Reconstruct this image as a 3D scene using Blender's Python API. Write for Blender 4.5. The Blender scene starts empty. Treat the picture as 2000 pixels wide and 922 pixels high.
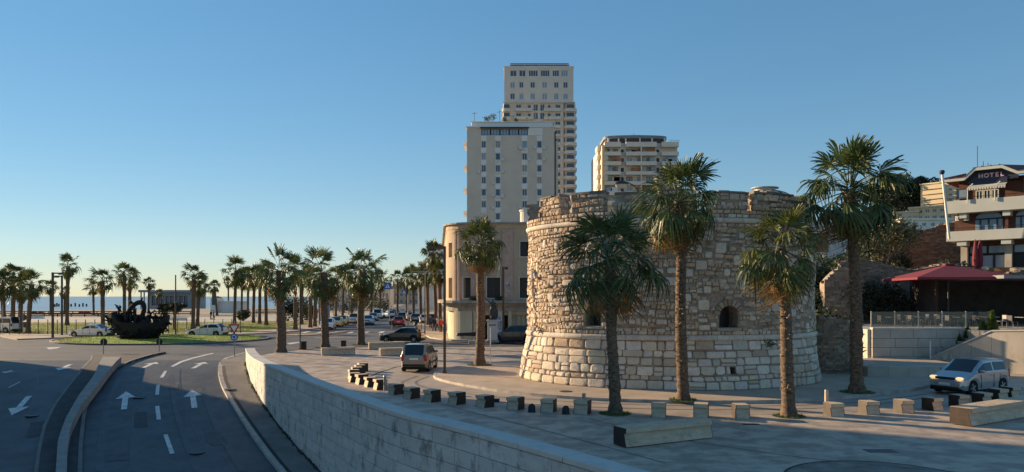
import bpy, bmesh, math, random
from mathutils import Vector, Matrix
R = math.radians
random.seed(7)
sc = bpy.context.scene
col = sc.collection
# ---------------------------------------------------------------- camera, sky, sun, exposure
EYE, F, HOR = 4.5, 1450.0, 579.0
cam_d = bpy.data.cameras.new('camera'); cam = bpy.data.objects.new('camera', cam_d); col.objects.link(cam)
cam.location = (0, 0, EYE); cam.rotation_euler = (R(90), 0, 0)
cam_d.sensor_width = 36; cam_d.lens = 36*F/2000; cam_d.shift_y = (HOR-461)/2000
cam_d.clip_start = .1; cam_d.clip_end = 60000
sc.camera = cam
SUN_AZ, SUN_EL = 60.0, 13.5              # degrees left of the view axis, above the horizon
w = bpy.data.worlds.new('World'); sc.world = w; w.use_nodes = True
nt = w.node_tree; bg = nt.nodes['Background']
sky = nt.nodes.new('ShaderNodeTexSky'); sky.sky_type = 'NISHITA'; sky.sun_disc = False
sky.sun_elevation = R(SUN_EL); sky.sun_rotation = R(-SUN_AZ)
sky.altitude = 0; sky.air_density = 1.0; sky.dust_density = 0; sky.ozone_density = 4.0
hs = nt.nodes.new('ShaderNodeHueSaturation'); hs.inputs['Saturation'].default_value = 1.42      # one grade for the whole sky: softer contrast, fuller blue
gm = nt.nodes.new('ShaderNodeGamma'); gm.inputs[1].default_value = .55
nt.links.new(sky.outputs[0], gm.inputs[0]); nt.links.new(gm.outputs[0], hs.inputs['Color']); nt.links.new(hs.outputs[0], bg.inputs[0]); bg.inputs[1].default_value = .14
sl = bpy.data.lights.new('sun', 'SUN'); sun = bpy.data.objects.new('sun', sl); col.objects.link(sun)
sl.energy = 4.9; sl.angle = R(.53); sl.color = (1, .73, .44)
sd = Vector((-math.sin(R(SUN_AZ))*math.cos(R(SUN_EL)), math.cos(R(SUN_AZ))*math.cos(R(SUN_EL)), math.sin(R(SUN_EL))))
sun.rotation_euler = (-sd).to_track_quat('-Z', 'Y').to_euler(); sun.location = (-60, 40, 60)
sc.view_settings.view_transform = 'Standard'; sc.view_settings.look = 'None'
sc.view_settings.exposure = 1.0; sc.view_settings.gamma = 1

# ---------------------------------------------------------------- helpers
def lerp(a, b, t): return a+(b-a)*t
def interp(tab, x):
    if x <= tab[0][0]: return tab[0][1]
    for (a, va), (b, vb) in zip(tab, tab[1:]):
        if x <= b: return lerp(va, vb, (x-a)/(b-a))
    return tab[-1][1]
def sstep(a, b, x):
    t = max(0, min(1, (x-a)/(b-a))); return t*t*(3-2*t)
RZ = [(14, -2.95), (20, -2.9), (28, -2.62), (32, -2.28), (36.5, -1.68), (41, -.92), (46, -.25), (50, 0), (500, 0)]
def roadz(y):                                                  # the carriageway dips towards an underpass
    return sum(interp(RZ, y+d) for d in (-2, -1, 0, 1, 2))/5 if y < 52 else 0.0
def gp(px, py, z=0.0):                                         # a spot on level ground seen at a photograph pixel
    y = (EYE-z)*F/(py-HOR); return ((px-1000)/F*y, y)
def rp(px, py):                                                # the same on the dipping road
    a, b = 8.0, 300.0
    for _ in range(60):
        m = (a+b)/2
        if HOR+F*(EYE-roadz(m))/m > py: a = m
        else: b = m
    return ((px-1000)/F*a, a)
def pt(px, py, y): return Vector(((px-1000)/F*y, y, EYE+(HOR-py)/F*y))

class MB:
    def __init__(s): s.v = []; s.f = []; s.m = []; s.c = []
    def face(s, pts, mi=0, c=None):
        n = len(s.v); s.v.extend([tuple(p) for p in pts]); s.f.append(tuple(range(n, n+len(pts)))); s.m.append(mi); s.c.append(c)
    def poly(s, verts, faces, mi=0, c=None):
        n = len(s.v); s.v.extend([tuple(p) for p in verts])
        for f in faces: s.f.append(tuple(i+n for i in f)); s.m.append(mi); s.c.append(c)
    def box(s, x0, x1, y0, y1, z0, z1, mi=0, c=None):
        s.poly([(x0,y0,z0),(x1,y0,z0),(x1,y1,z0),(x0,y1,z0),(x0,y0,z1),(x1,y0,z1),(x1,y1,z1),(x0,y1,z1)],
               [(0,3,2,1),(4,5,6,7),(0,1,5,4),(1,2,6,5),(2,3,7,6),(3,0,4,7)], mi, c)
    def obox(s, ctr, size, M3=None, mi=0, c=None):
        hx, hy, hz = size[0]/2, size[1]/2, size[2]/2
        P = [Vector(p) for p in ((-hx,-hy,-hz),(hx,-hy,-hz),(hx,hy,-hz),(-hx,hy,-hz),(-hx,-hy,hz),(hx,-hy,hz),(hx,hy,hz),(-hx,hy,hz))]
        if M3 is not None: P = [M3 @ p for p in P]
        ctr = Vector(ctr)
        s.poly([p+ctr for p in P], [(0,3,2,1),(4,5,6,7),(0,1,5,4),(1,2,6,5),(2,3,7,6),(3,0,4,7)], mi, c)
    def bbox(s, x0, x1, y0, y1, z0, z1, b=.02, mi=0, c=None):   # box with chamfered edges on all sides
        V = []
        for z, i in ((z0, b), (z0+b, 0), (z1-b, 0), (z1, b)):
            for (x, y) in ((x0+b+i,y0+i),(x1-b-i,y0+i),(x1-i,y0+b+i),(x1-i,y1-b-i),(x1-b-i,y1-i),(x0+b+i,y1-i),(x0+i,y1-b-i),(x0+i,y0+b+i)):
                V.append((x, y, z))
        Fc = [tuple(range(7, -1, -1)), tuple(range(24, 32))]
        for k in range(3):
            for i in range(8): j = (i+1) % 8; Fc.append((k*8+i, k*8+j, k*8+8+j, k*8+8+i))
        s.poly(V, Fc, mi, c)
    def tube(s, path, rad, n=8, mi=0, c=None, cap=True):
        path = [Vector(p) for p in path]
        if not hasattr(rad, '__len__'): rad = [rad]*len(path)
        b0 = len(s.v); prev = None
        for i, p in enumerate(path):
            d = (path[min(i+1, len(path)-1)]-path[max(i-1, 0)]).normalized()
            if prev is None: a = d.orthogonal().normalized()
            else:
                a = prev-d*prev.dot(d)
                a = a.normalized() if a.length > 1e-5 else d.orthogonal().normalized()
            prev = a; b = d.cross(a)
            for k in range(n):
                t = 2*math.pi*k/n; s.v.append(tuple(p+(a*math.cos(t)+b*math.sin(t))*rad[i]))
        for i in range(len(path)-1):
            for k in range(n):
                k2 = (k+1) % n
                s.f.append((b0+i*n+k, b0+i*n+k2, b0+i*n+n+k2, b0+i*n+n+k)); s.m.append(mi); s.c.append(c)
        if cap:
            s.f.append(tuple(b0+k for k in range(n-1, -1, -1))); s.m.append(mi); s.c.append(c)
            e = b0+(len(path)-1)*n; s.f.append(tuple(e+k for k in range(n))); s.m.append(mi); s.c.append(c)
    def lathe(s, prof, ctr=(0,0,0), n=16, mi=0, c=None, sx=1, sy=1):
        b0 = len(s.v)
        for r, z in prof:
            for k in range(n):
                t = 2*math.pi*k/n; s.v.append((ctr[0]+r*sx*math.cos(t), ctr[1]+r*sy*math.sin(t), ctr[2]+z))
        for i in range(len(prof)-1):
            for k in range(n):
                k2 = (k+1) % n
                s.f.append((b0+i*n+k, b0+i*n+k2, b0+i*n+n+k2, b0+i*n+n+k)); s.m.append(mi); s.c.append(c)
        s.f.append(tuple(b0+k for k in range(n-1, -1, -1))); s.m.append(mi); s.c.append(c)
        e = b0+(len(prof)-1)*n; s.f.append(tuple(e+k for k in range(n))); s.m.append(mi); s.c.append(c)
    def prism(s, poly, z0, z1, mi=0, c=None):
        n = len(poly); V = [(p[0], p[1], z0) for p in poly]+[(p[0], p[1], z1) for p in poly]
        s.poly(V, [tuple(range(n-1, -1, -1)), tuple(range(n, 2*n))]+[(i, (i+1) % n, n+(i+1) % n, n+i) for i in range(n)], mi, c)
    def extr(s, poly, axis_fn, mi=0, c=None):                   # poly of (a,b); axis_fn(a,b,k) with k=0,1
        n = len(poly); V = [axis_fn(a, b, 0) for a, b in poly]+[axis_fn(a, b, 1) for a, b in poly]
        s.poly(V, [tuple(range(n-1, -1, -1)), tuple(range(n, 2*n))]+[(i, (i+1) % n, n+(i+1) % n, n+i) for i in range(n)], mi, c)
    def mesh(s, name, mats, smooth=None, fix=False):
        me = bpy.data.meshes.new(name); me.from_pydata(s.v, [], s.f)
        mats = mats if isinstance(mats, (list, tuple)) else [mats]
        for m in mats: me.materials.append(m)
        if len(mats) > 1: me.polygons.foreach_set('material_index', s.m)
        if any(c is not None for c in s.c):
            at = me.color_attributes.new('Col', 'FLOAT_COLOR', 'CORNER'); buf = []
            for f, c in zip(s.f, s.c):
                c = c or (1, 1, 1)
                buf.extend(((c[0], c[1], c[2], 1.0)*len(f)))
            at.data.foreach_set('color', buf)
        if fix:
            bm = bmesh.new(); bm.from_mesh(me); bmesh.ops.recalc_face_normals(bm, faces=bm.faces); bm.to_mesh(me); bm.free()
        if smooth:
            me.polygons.foreach_set('use_smooth', [True]*len(me.polygons)); me.set_sharp_from_angle(angle=R(smooth))
        me.update(); return me
    def obj(s, name, mats, parent=None, loc=(0,0,0), rot=None, smooth=None, fix=False):
        return link(name, s.mesh(name, mats, smooth, fix), parent, loc, rot)
def link(name, me, parent=None, loc=(0,0,0), rot=None):
    o = bpy.data.objects.new(name, me); col.objects.link(o); o.location = loc
    if rot is not None:
        if isinstance(rot, Matrix): o.rotation_euler = rot.to_euler()
        elif isinstance(rot, (int, float)): o.rotation_euler = (0, 0, rot)
        else: o.rotation_euler = rot
    if parent is not None: o.parent = parent
    return o
def thing(name, label, cat, loc=(0,0,0), rz=0, group=None):
    o = bpy.data.objects.new(name, None); col.objects.link(o); o.location = loc; o.rotation_euler = (0,0,rz)
    o.empty_display_size = .3
    return tag(o, label, cat, group)
def tag(o, label, cat, group=None):
    o['label'] = label; o['category'] = cat
    if group: o['group'] = group
    return o
def struct(o, kind='structure'): o['kind'] = kind; return o
def copy_thing(r, loc, rz=None, label=None, group=None, scale=None):
    n = r.copy(); col.objects.link(n); n.location = loc
    if rz is not None: n.rotation_euler = (0,0,rz)
    if scale: n.scale = (scale,)*3
    if label: n['label'] = label
    if group: n['group'] = group
    for ch in list(r.children):
        c = ch.copy(); col.objects.link(c); c.parent = n
        for g in list(ch.children):
            d = g.copy(); col.objects.link(d); d.parent = c
    return n
ORD = 'first second third fourth fifth sixth seventh eighth ninth tenth eleventh twelfth thirteenth fourteenth fifteenth sixteenth seventeenth eighteenth nineteenth'.split()

# ---------------------------------------------------------------- materials
def mat(name, c, rough=.8, var=.2, scale=3, bump=0, bscale=30, metal=0, spec=.5, c2=None, attr=False, world=False,
        stretch=(1,1,1), stain=0, stain_c=(.05,.05,.05), stain_scale=1.2, stain_stretch=(1,1,1), transl=0, emis=None, coat=0, lo=.35, hi=.65):
    m = bpy.data.materials.new(name); m.use_nodes = True; t = m.node_tree; N = t.nodes; L = t.links
    b = N['Principled BSDF']; b.inputs['Roughness'].default_value = rough; b.inputs['Metallic'].default_value = metal
    b.inputs['Specular IOR Level'].default_value = spec
    if coat: b.inputs['Coat Weight'].default_value = coat; b.inputs['Coat Roughness'].default_value = .05
    if world: src = N.new('ShaderNodeNewGeometry').outputs['Position']
    else: src = N.new('ShaderNodeTexCoord').outputs['Object']
    def noise(sca, st=(1,1,1), detail=5, rgh=.6):
        mp = N.new('ShaderNodeMapping'); mp.inputs['Scale'].default_value = st; L.new(src, mp.inputs[0])
        n = N.new('ShaderNodeTexNoise'); n.inputs['Scale'].default_value = sca; n.inputs['Detail'].default_value = detail
        n.inputs['Roughness'].default_value = rgh; L.new(mp.outputs[0], n.inputs['Vector']); return n.outputs[0]
    def ramp(v, a, bb):
        r = N.new('ShaderNodeMapRange'); r.inputs[1].default_value = a; r.inputs[2].default_value = bb; L.new(v, r.inputs[0]); return r.outputs[0]
    def mix(fac, A, B, mode='MIX'):
        x = N.new('ShaderNodeMix'); x.data_type = 'RGBA'; x.blend_type = mode
        if isinstance(fac, float): x.inputs[0].default_value = fac
        else: L.new(fac, x.inputs[0])
        for i, q in ((6, A), (7, B)):
            if isinstance(q, tuple): x.inputs[i].default_value = (*q, 1)
            else: L.new(q, x.inputs[i])
        return x.outputs[2]
    if c2 is None: a, d = tuple(q*(1-var) for q in c), tuple(min(1, q*(1+var)) for q in c)
    else: a, d = c, c2
    cc = mix(ramp(noise(scale, stretch), lo, hi), a, d)
    if attr:
        at = N.new('ShaderNodeAttribute'); at.attribute_name = 'Col'; cc = mix(1.0, cc, at.outputs[0], 'MULTIPLY')
    if stain:
        f = ramp(noise(stain_scale, stain_stretch, 6, .7), .52, .68)
        k = N.new('ShaderNodeMath'); k.operation = 'MULTIPLY'; k.inputs[1].default_value = stain; L.new(f, k.inputs[0])
        cc = mix(k.outputs[0], cc, stain_c)
    L.new(cc, b.inputs['Base Color'])
    if bump:
        bp = N.new('ShaderNodeBump'); bp.inputs['Strength'].default_value = min(1, bump); bp.inputs['Distance'].default_value = .03*max(1, bump)
        L.new(noise(bscale), bp.inputs['Height']); L.new(bp.outputs[0], b.inputs['Normal'])
    if emis: b.inputs['Emission Color'].default_value = (*emis[0], 1); b.inputs['Emission Strength'].default_value = emis[1]
    if transl:
        tr = N.new('ShaderNodeBsdfTranslucent'); L.new(cc, tr.inputs[0]); ms = N.new('ShaderNodeMixShader'); ms.inputs[0].default_value = transl
        out = N['Material Output']; L.new(b.outputs[0], ms.inputs[1]); L.new(tr.outputs[0], ms.inputs[2]); L.new(ms.outputs[0], out.inputs[0])
    return m
def glassy(name, c, rough=.06, alpha=None):
    m = bpy.data.materials.new(name); m.use_nodes = True; b = m.node_tree.nodes['Principled BSDF']
    b.inputs['Base Color'].default_value = (*c, 1); b.inputs['Roughness'].default_value = rough; b.inputs['Specular IOR Level'].default_value = .6
    if alpha is not None: b.inputs['Alpha'].default_value = alpha
    return m
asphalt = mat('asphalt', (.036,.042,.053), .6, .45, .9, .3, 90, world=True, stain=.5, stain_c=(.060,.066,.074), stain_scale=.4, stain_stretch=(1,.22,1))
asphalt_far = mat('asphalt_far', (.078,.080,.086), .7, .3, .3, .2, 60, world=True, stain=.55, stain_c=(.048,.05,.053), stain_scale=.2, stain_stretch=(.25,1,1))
plaza_m = mat('plaza_paving', (.43,.345,.27), .62, .24, 1.1, .3, 60, world=True, stain=.75, stain_c=(.29,.24,.195), stain_scale=.8, stain_stretch=(1,2.2,1), lo=.42, hi=.58)
drive_m = mat('driveway_paving', (.38,.315,.255), .62, .2, .6, .15, 50, world=True, stain=.5, stain_c=(.27,.23,.19), stain_scale=.5, stain_stretch=(.25,1.5,1))
pave_m = mat('pavement', (.43,.34,.255), .8, .14, .7, .2, 60, world=True)
pave_dark = mat('dark_pavement', (.045,.045,.047), .85, .3, 1.2, .3, 40, world=True, stain=.5, stain_c=(.02,.02,.02), stain_scale=.8)
side_m = mat('side_pavement', (.17,.155,.14), .85, .2, .8, .2, 50, world=True)
kerb_m = mat('kerb_stone', (.40,.36,.31), .8, .25, 2, .2, 40, world=True)
sand_m = mat('sand', (.25,.215,.165), .95, .15, .15, .2, 5, world=True)
earth_m = mat('earth', (.20,.17,.13), .95, .3, .12, .3, 4, world=True)
lawn_m = mat('lawn_grass', (.21,.20,.035), .9, .4, .25, .6, 14, world=True, stain=.5, stain_c=(.25,.2,.06), stain_scale=.12)
ring_m = mat('ring_grass', (.085,.125,.03), .9, .4, 6, .6, 30, world=True)
isle_m = mat('island_grass', (.19,.28,.025), .9, .35, .4, .6, 20, world=True)
hill_m = mat('hillside', (.10,.10,.05), .95, .4, .08, .6, 2, world=True, stain=.6, stain_c=(.22,.17,.11), stain_scale=.05)
sea_m = mat('sea_water', (.22,.31,.38), .3, .2, .02, 0, world=True)
def sea_bump():
    t = sea_m.node_tree; N = t.nodes; L = t.links; g = N.new('ShaderNodeNewGeometry'); mp = N.new('ShaderNodeMapping'); mp.inputs['Scale'].default_value = (.12, .35, 1)
    n = N.new('ShaderNodeTexNoise'); n.inputs['Scale'].default_value = 1; n.inputs['Detail'].default_value = 4
    b = N.new('ShaderNodeBump'); b.inputs['Strength'].default_value = 1; b.inputs['Distance'].default_value = .3
    L.new(g.outputs['Position'], mp.inputs[0]); L.new(mp.outputs[0], n.inputs['Vector']); L.new(n.outputs[0], b.inputs['Height']); L.new(b.outputs[0], N['Principled BSDF'].inputs['Normal'])
sea_bump()
paint_w = mat('road_paint', (.60,.60,.58), .7, .15, 3, .1, 30, world=True, stain=.75, stain_c=(.16,.17,.18), stain_scale=4.5)
stone_m = mat('limestone', (1,1,1), .9, .18, 7, .7, 14, attr=True, stain=.40, stain_c=(.25,.18,.13), stain_scale=.8)
mortar_m = mat('mortar', (.29,.235,.185), .95, .3, 3, .5, 20)
slab_m = mat('travertine', (1,1,1), .75, .16, 1.6, .4, 22, attr=True, stretch=(1,1,3), stain=.85, stain_c=(.12,.12,.12), stain_scale=2.2, stain_stretch=(1,1,.6), world=True)
cope_m = mat('coping', (.54,.51,.47), .75, .12, 2, .2, 30, world=True, stain=.3, stain_c=(.2,.19,.17), stain_scale=2)
conc_m = mat('concrete', (.46,.41,.345), .85, .12, .7, .2, 18, world=True, stain=.45, stain_c=(.22,.2,.17), stain_scale=.8, stain_stretch=(1,1,.4))
median_m = mat('median_stone', (.26,.245,.225), .8, .15, 2, .2, 30, world=True, stain=.4, stain_c=(.2,.19,.18), stain_scale=1.5)
dark_gap = mat('dark_joint', (.035,.033,.03), .95, .2, 5)
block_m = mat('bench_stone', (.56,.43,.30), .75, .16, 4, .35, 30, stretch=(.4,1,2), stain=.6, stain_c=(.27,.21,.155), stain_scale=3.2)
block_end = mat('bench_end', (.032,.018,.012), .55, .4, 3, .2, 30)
brick_m = mat('old_brick', (1,1,1), .95, .2, 4, .5, 20, attr=True)
white_m = mat('white_render', (.72,.70,.64), .85, .06, .4)
black_m = mat('black_metal', (.012,.012,.014), .55, .3, 4)
scul_m = mat('sculpture_iron', (.010,.010,.012), .8, .3, 4, .3, 12)
steel_m = mat('grey_steel', (.33,.33,.33), .4, .1, 5, metal=.7)
post_brown = mat('brown_post', (.10,.055,.032), .55, .15, 4)
post_tan = mat('tan_post', (.36,.29,.19), .6, .1, 4)
post_dark = mat('dark_post', (.03,.035,.035), .6, .1, 4)
rubber = mat('rubber', (.012,.012,.012), .85, .2, 8)
alloy = mat('alloy', (.45,.46,.48), .35, .05, 5, metal=.8)
plate_m = mat('plate', (.72,.72,.70), .5, .03, 5)
car_glass = glassy('car_glass', (.012,.016,.02), .04)
glass_b = glassy('window_glass', (.05,.085,.14), .08)  # blue raised to carry part of the sky's reflection
glass_l = glassy('sky_tint_glass', (.22,.31,.42), .12)  # pale blue stands in for sky reflected in the panes
glass_d = glassy('dark_opening', (.006,.006,.007), .5)
rail_glass = glassy('rail_glass', (.05,.09,.10), .05, .55)
head_m = mat('headlamp', (.75,.75,.72), .12, .05, 8, spec=.8)
lit_head = mat('lit_headlamp', (.9,.8,.6), .2, .05, 8, emis=((1,.62,.26), .55))
tail_m = mat('tail_lamp', (.35,.012,.01), .2, .1, 8, spec=.7)
trunk_m = mat('palm_trunk', (.125,.085,.056), .95, .55, 6, .9, 16, stretch=(1,1,2.2))
stub_m = mat('palm_stub', (.23,.16,.10), .9, .4, 6, .4, 20)
leaf_m = mat('palm_leaf', (.052,.080,.021), .5, .5, 2.0, transl=.22)
leaf_y = mat('palm_leaf_yellow', (.10,.115,.026), .55, .35, 2.5, transl=.3)
leaf_dead = mat('palm_leaf_dead', (.27,.155,.065), .85, .35, 3, transl=.25)
foliage_m = mat('foliage', (.045,.060,.022), .7, .45, 1.2, transl=.2)
foliage_o = mat('olive_foliage', (.105,.105,.05), .75, .4, 1.2, transl=.2)
foliage_d = mat('pine_foliage', (.022,.034,.018), .8, .4, .8, transl=.1)
conifer_m = mat('conifer_foliage', (.07,.12,.02), .7, .35, 3, transl=.25)
bark_m = mat('bark', (.09,.07,.05), .95, .3, 6, .5, 20)
blade_m = mat('grass_blade', (.17,.24,.03), .8, .4, 3, transl=.25)
red_cloth = mat('red_canvas', (.20,.028,.042), .85, .08, 2, transl=.1)
red_m = mat('red_sign', (.45,.02,.02), .5, .05, 5)
blue_m = mat('blue_sign', (.02,.12,.42), .45, .05, 5)
sign_w = mat('white_sign', (.8,.8,.8), .45, .02, 5)
bronze_m = mat('bronze', (.055,.06,.055), .5, .3, 6, metal=.5)
# ---------------------------------------------------------------- ground, roads, pavements
def chaikin(p, n=2):
    for _ in range(n):
        q = [p[0]]
        for a, b in zip(p, p[1:]):
            q += [tuple(lerp(a[i], b[i], .25) for i in range(len(a))), tuple(lerp(a[i], b[i], .75) for i in range(len(a)))]
        p = q+[p[-1]]
    return p
WTOP = 1.0
wall_px = [(481,681),(498,703),(603.5,744),(695,778),(787,810),(860,825),(986,858.6),(1133,900)]
wall_pl = [gp(x, y, WTOP) for x, y in wall_px]
wall_pl = [(-18.0, 50.2), (-16.6, 46.5)]+wall_pl[1:]+[(2.9, 13.6), (5.2, 10.2), (7.5, 7.0)]
wall_pl = chaikin(wall_pl, 2)                                     # outer (road side) top edge, far to near
wS = [0]
for a, b in zip(wall_pl, wall_pl[1:]): wS.append(wS[-1]+math.hypot(b[0]-a[0], b[1]-a[1]))
WL = wS[-1]
def wall_at(s, out=0.0):
    for i in range(len(wS)-1):
        if s <= wS[i+1] or i == len(wS)-2:
            t = (s-wS[i])/(wS[i+1]-wS[i]); a, b = wall_pl[i], wall_pl[i+1]
            d = Vector((b[0]-a[0], b[1]-a[1])).normalized(); n = Vector((d.y, -d.x))      # right of travel = road side? fixed below
            if n.x > 0: n = -n
            return Vector((lerp(a[0], b[0], t), lerp(a[1], b[1], t)))+n*out
wall_tab = sorted([(p[1], p[0]) for p in wall_pl])
def wall_x(y): return interp(wall_tab, y)

g = MB()
coast = [(-900,190),(-300,222),(-150,236),(-95,300),(-70,420),(-60,900),(-60,9000),(9000,9000),(9000,52.3),(-900,52.3)]
g.face([(x, y, -.03) for x, y in coast], 0)
for a, b in zip(coast[:6], coast[1:7]): g.face([(a[0],a[1],-.03),(b[0],b[1],-.03),(b[0]-12,b[1]+14,-1.9),(a[0]-12,a[1]+14,-1.9)], 0)
struct(g.obj('ground', sand_m))
s_ = MB(); s_.face([(-40000,120,-1.5),(3000,120,-1.5),(3000,40000,-1.5),(-40000,40000,-1.5)]); 
ys = [150, 220, 300, 420, 700, 1500, 4000, 12000, 40000]
s_ = MB()
for a, b in zip(ys, ys[1:]):
    s_.face([(-40000,a,-1.5),(4000,a,-1.5),(4000,b,-1.5),(-40000,b,-1.5)])
struct(s_.obj('sea', sea_m))
# the dipping carriageways
rows = [6+.75*i for i in range(60)]; rows = [r for r in rows if r < 50]+[50.0, 51.0, 52.0, 52.6]
xs_of = lambda y: [-130, -60, -45, -36, -30, -26, -22, -18, -14, -10, -6, -2, 2]
m = MB(); nx = 14
for y in rows:
    xr = wall_x(y)+.25
    for i in range(nx): m.v.append((lerp(-130, xr, (i/(nx-1))**.45), y, roadz(y)-(.003 if y > 51.5 else 0)))
for j in range(len(rows)-1):
    for i in range(nx-1):
        a = j*nx+i; m.f.append((a, a+1, a+nx+1, a+nx)); m.m.append(0); m.c.append(None)
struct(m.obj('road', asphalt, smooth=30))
m = MB()
edge = [gp(*p) for p in [(-40,657),(0,658),(33,664),(90,662),(146,660),(230,657.5),(330,657),(440,655.5),(540,651),(585,647),(623,641.5)]]
av_l = edge[-1]; AV = Vector((-.105, 1)).normalized()
def av(x0, y0, t): return (x0+AV.x*t, y0+AV.y*t)
asph = [(-130,52),(-130,edge[0][1])]+edge+[(-33.5,170),(-60,420),(-44,420),(-21.5,170)]
asph += [gp(*p) for p in [(818,640),(829,655),(840,661),(862,664),(890,666)]]+[(6,74.5),(60,72),(60,66.5),(3,66.8)]
asph += [gp(*p) for p in [(820,677.5),(700,678),(640,681),(585,683),(530,689),(500,695)]]+[(-17.9,52)]
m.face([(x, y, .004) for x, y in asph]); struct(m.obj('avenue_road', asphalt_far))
# plaza
inner = [tuple(wall_at(wS[i], -.3)) for i in range(len(wS))]
pl = inner+[(7.5,-6),(130,-6),(130,62)]+[(60,66.4),(3,66.7)]+[gp(*p) for p in [(820,678),(700,678.5),(640,681.5),(585,683.5),(530,689.5),(500,695.6)]]
m = MB(); m.face([(x, y, .0) for x, y in pl]); struct(m.obj('plaza', plaza_m))
# driveway sheet
far = [gp(*p) for p in [(723,737),(745,727),(777,717),(851,707.5),(930,701),(1020,693)]]+[(8,53),(14,53)]
isl_px = [(1035,705),(960,711),(873,721),(852,729),(845,735),(850,742),(880,750),(920,758),(1000,770),(1100,779),(1200,785),(1400,789.5),(1600,785),(1750,770),(1830,755)]
isl = chaikin([gp(*p) for p in isl_px], 2)
drive_near = [gp(*p) for p in [(2100,752),(1981,774),(1880,792),(1770,801),(1632,807),(1450,811),(1290,810),(1140,805),(1000,798),(900,789),(810,779),(760,769),(730,752)]]
m = MB(); m.face([(x, y, .005) for x, y in far+[(30,53),(44,47)]+drive_near]); struct(m.obj('driveway', drive_m))
m = MB()
for (a, b) in zip(far[:6], far[1:6]):
    d = Vector((b[0]-a[0], b[1]-a[1])); n = Vector((-d.y, d.x)).normalized()*.16
    m.poly([(a[0],a[1],.0),(b[0],b[1],.0),(b[0]+n.x,b[1]+n.y,.0),(a[0]+n.x,a[1]+n.y,.0),(a[0],a[1],.012),(b[0],b[1],.012),(b[0]+n.x,b[1]+n.y,.012),(a[0]+n.x,a[1]+n.y,.012)],[(4,5,6,7),(0,1,5,4),(2,3,7,6)])
struct(m.obj('drain_channel', dark_gap))
# raised pavement round the tower
back = [(23.7,40.25),(24.5,41.5),(27.5,41.5),(27,46.8),(22.5,47.5),(22,52),(12,56),(2.5,56)]
P = isl+back
m = MB(); m.face([(x, y, .125) for x, y in P]); struct(m.obj('pavement', pave_m))
def kerb(name, path, wid, h, zfn=None, closed=False, mt=None, step=0):
    k = MB(); n = len(path); L_, R_ = [], []
    for i in range(n):
        a = path[i-1] if i or closed else path[i]; b = path[(i+1) % n] if i < n-1 or closed else path[i]
        d = Vector((b[0]-a[0], b[1]-a[1])).normalized(); nn = Vector((-d.y, d.x))*wid
        L_.append(path[i]); R_.append((path[i][0]+nn.x, path[i][1]+nn.y))
    rng = range(n if closed else n-1)
    for i in rng:
        j = (i+1) % n; z0 = zfn(L_[i][1]) if zfn else 0; z1 = zfn(L_[j][1]) if zfn else 0
        k.poly([(*L_[i],z0-.05),(*L_[j],z1-.05),(*R_[j],z1-.05),(*R_[i],z0-.05),(*L_[i],z0+h),(*L_[j],z1+h),(*R_[j],z1+h),(*R_[i],z0+h)],[(0,1,5,4),(4,5,6,7),(2,3,7,6)])
    return k.obj(name, mt or kerb_m)
struct(kerb('kerb', isl, .16, .132))
# pavement along the foot of the retaining wall and the median strip
def pcurve(px): return sorted([(rp(*p)[1], rp(*p)[0]) for p in px])
rk = pcurve([(600,985),(542,922),(496,860),(460,805),(437,768),(429,747),(426,731),(426,719)])
mk_r = pcurve([(324,690),(300,695),(260,707),(214,732),(183,762),(168,808),(162,869),(160.5,922),(162,985)])
mk_l = pcurve([(180,690),(176,706),(150,735),(128,762),(101,799),(82.5,839),(72,885),(66,930),(60,985)])
mw_r = pcurve([(238.5,693.5),(190,726),(159,762),(138,808),(131.5,854),(130,922),(131,985)])
mw_l = pcurve([(202,693.5),(183,713),(153,744),(128,790),(113,839),(108,922),(106,985)])
def strip(name, fl, fr, ya, yb, dz, mt, n=50, sides=True):
    k = MB(); prev = None
    for i in range(n+1):
        y = lerp(ya, yb, i/n); cur = ((fl(y), y, roadz(y)+dz), (fr(y), y, roadz(y)+dz))
        if prev: k.face([prev[0], prev[1], cur[1], cur[0]])
        if prev and sides:
            for q in (0, 1): k.face([prev[q], cur[q], (cur[q][0],cur[q][1],cur[q][2]-.3), (prev[q][0],prev[q][1],prev[q][2]-.3)])
        prev = cur
    if sides: k.face([prev[0], prev[1], (prev[1][0],prev[1][1],prev[1][2]-.3), (prev[0][0],prev[0][1],prev[0][2]-.3)])
    return struct(k.obj(name, mt))
yk = rk[-1][0]
strip('foot_pavement', lambda y: interp(rk, y)+.22, lambda y: wall_x(y)+.1, 12, yk, .13, side_m)
cap = [(interp(rk, yk)+.22, yk)]+[gp(*p) for p in [(430,710),(440,704),(475,693),(497,691)]]+[(-17.6,50.2),(wall_x(yk)+.1, yk)]
k = MB(); k.face([(x, y, (.13 if y > 49.8 else roadz(y)+.13)) for x, y in cap]); struct(k.obj('foot_pavement', side_m))
kp = [(x, y) for y, x in rk if y > 11][::1]; kp = chaikin(kp, 2)+[gp(*p) for p in [(428,711),(438,703.5),(475,692)]]
struct(kerb('kerb', kp, -.24, .145, lambda y: roadz(y)))
ky = [12+i*.8 for i in range(47)]
strip('gutter', lambda y: interp(rk, y)+.26, lambda y: interp(rk, y)+.44, 12, yk, .137, dark_gap, sides=False)
ymr = mk_r[-1][0]; yml = min(mk_l[-1][0], 56.0)
strip('median_strip', lambda y: interp(mk_l, y) if y < yml else lerp(interp(mk_l, yml), interp(mk_r, ymr)-.3, (y-yml)/(ymr-yml)), lambda y: interp(mk_r, y), 12, ymr, .12, pave_dark, 60)
kpl = [(interp(mk_l, y), y) for y in [12+.9*i for i in range(49)] if y < yml]
struct(kerb('kerb', kpl, -.14, .13, lambda y: roadz(y), mt=side_m))
kpr = [(interp(mk_r, y), y) for y in [12+.9*i for i in range(60)] if y < ymr]
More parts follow.
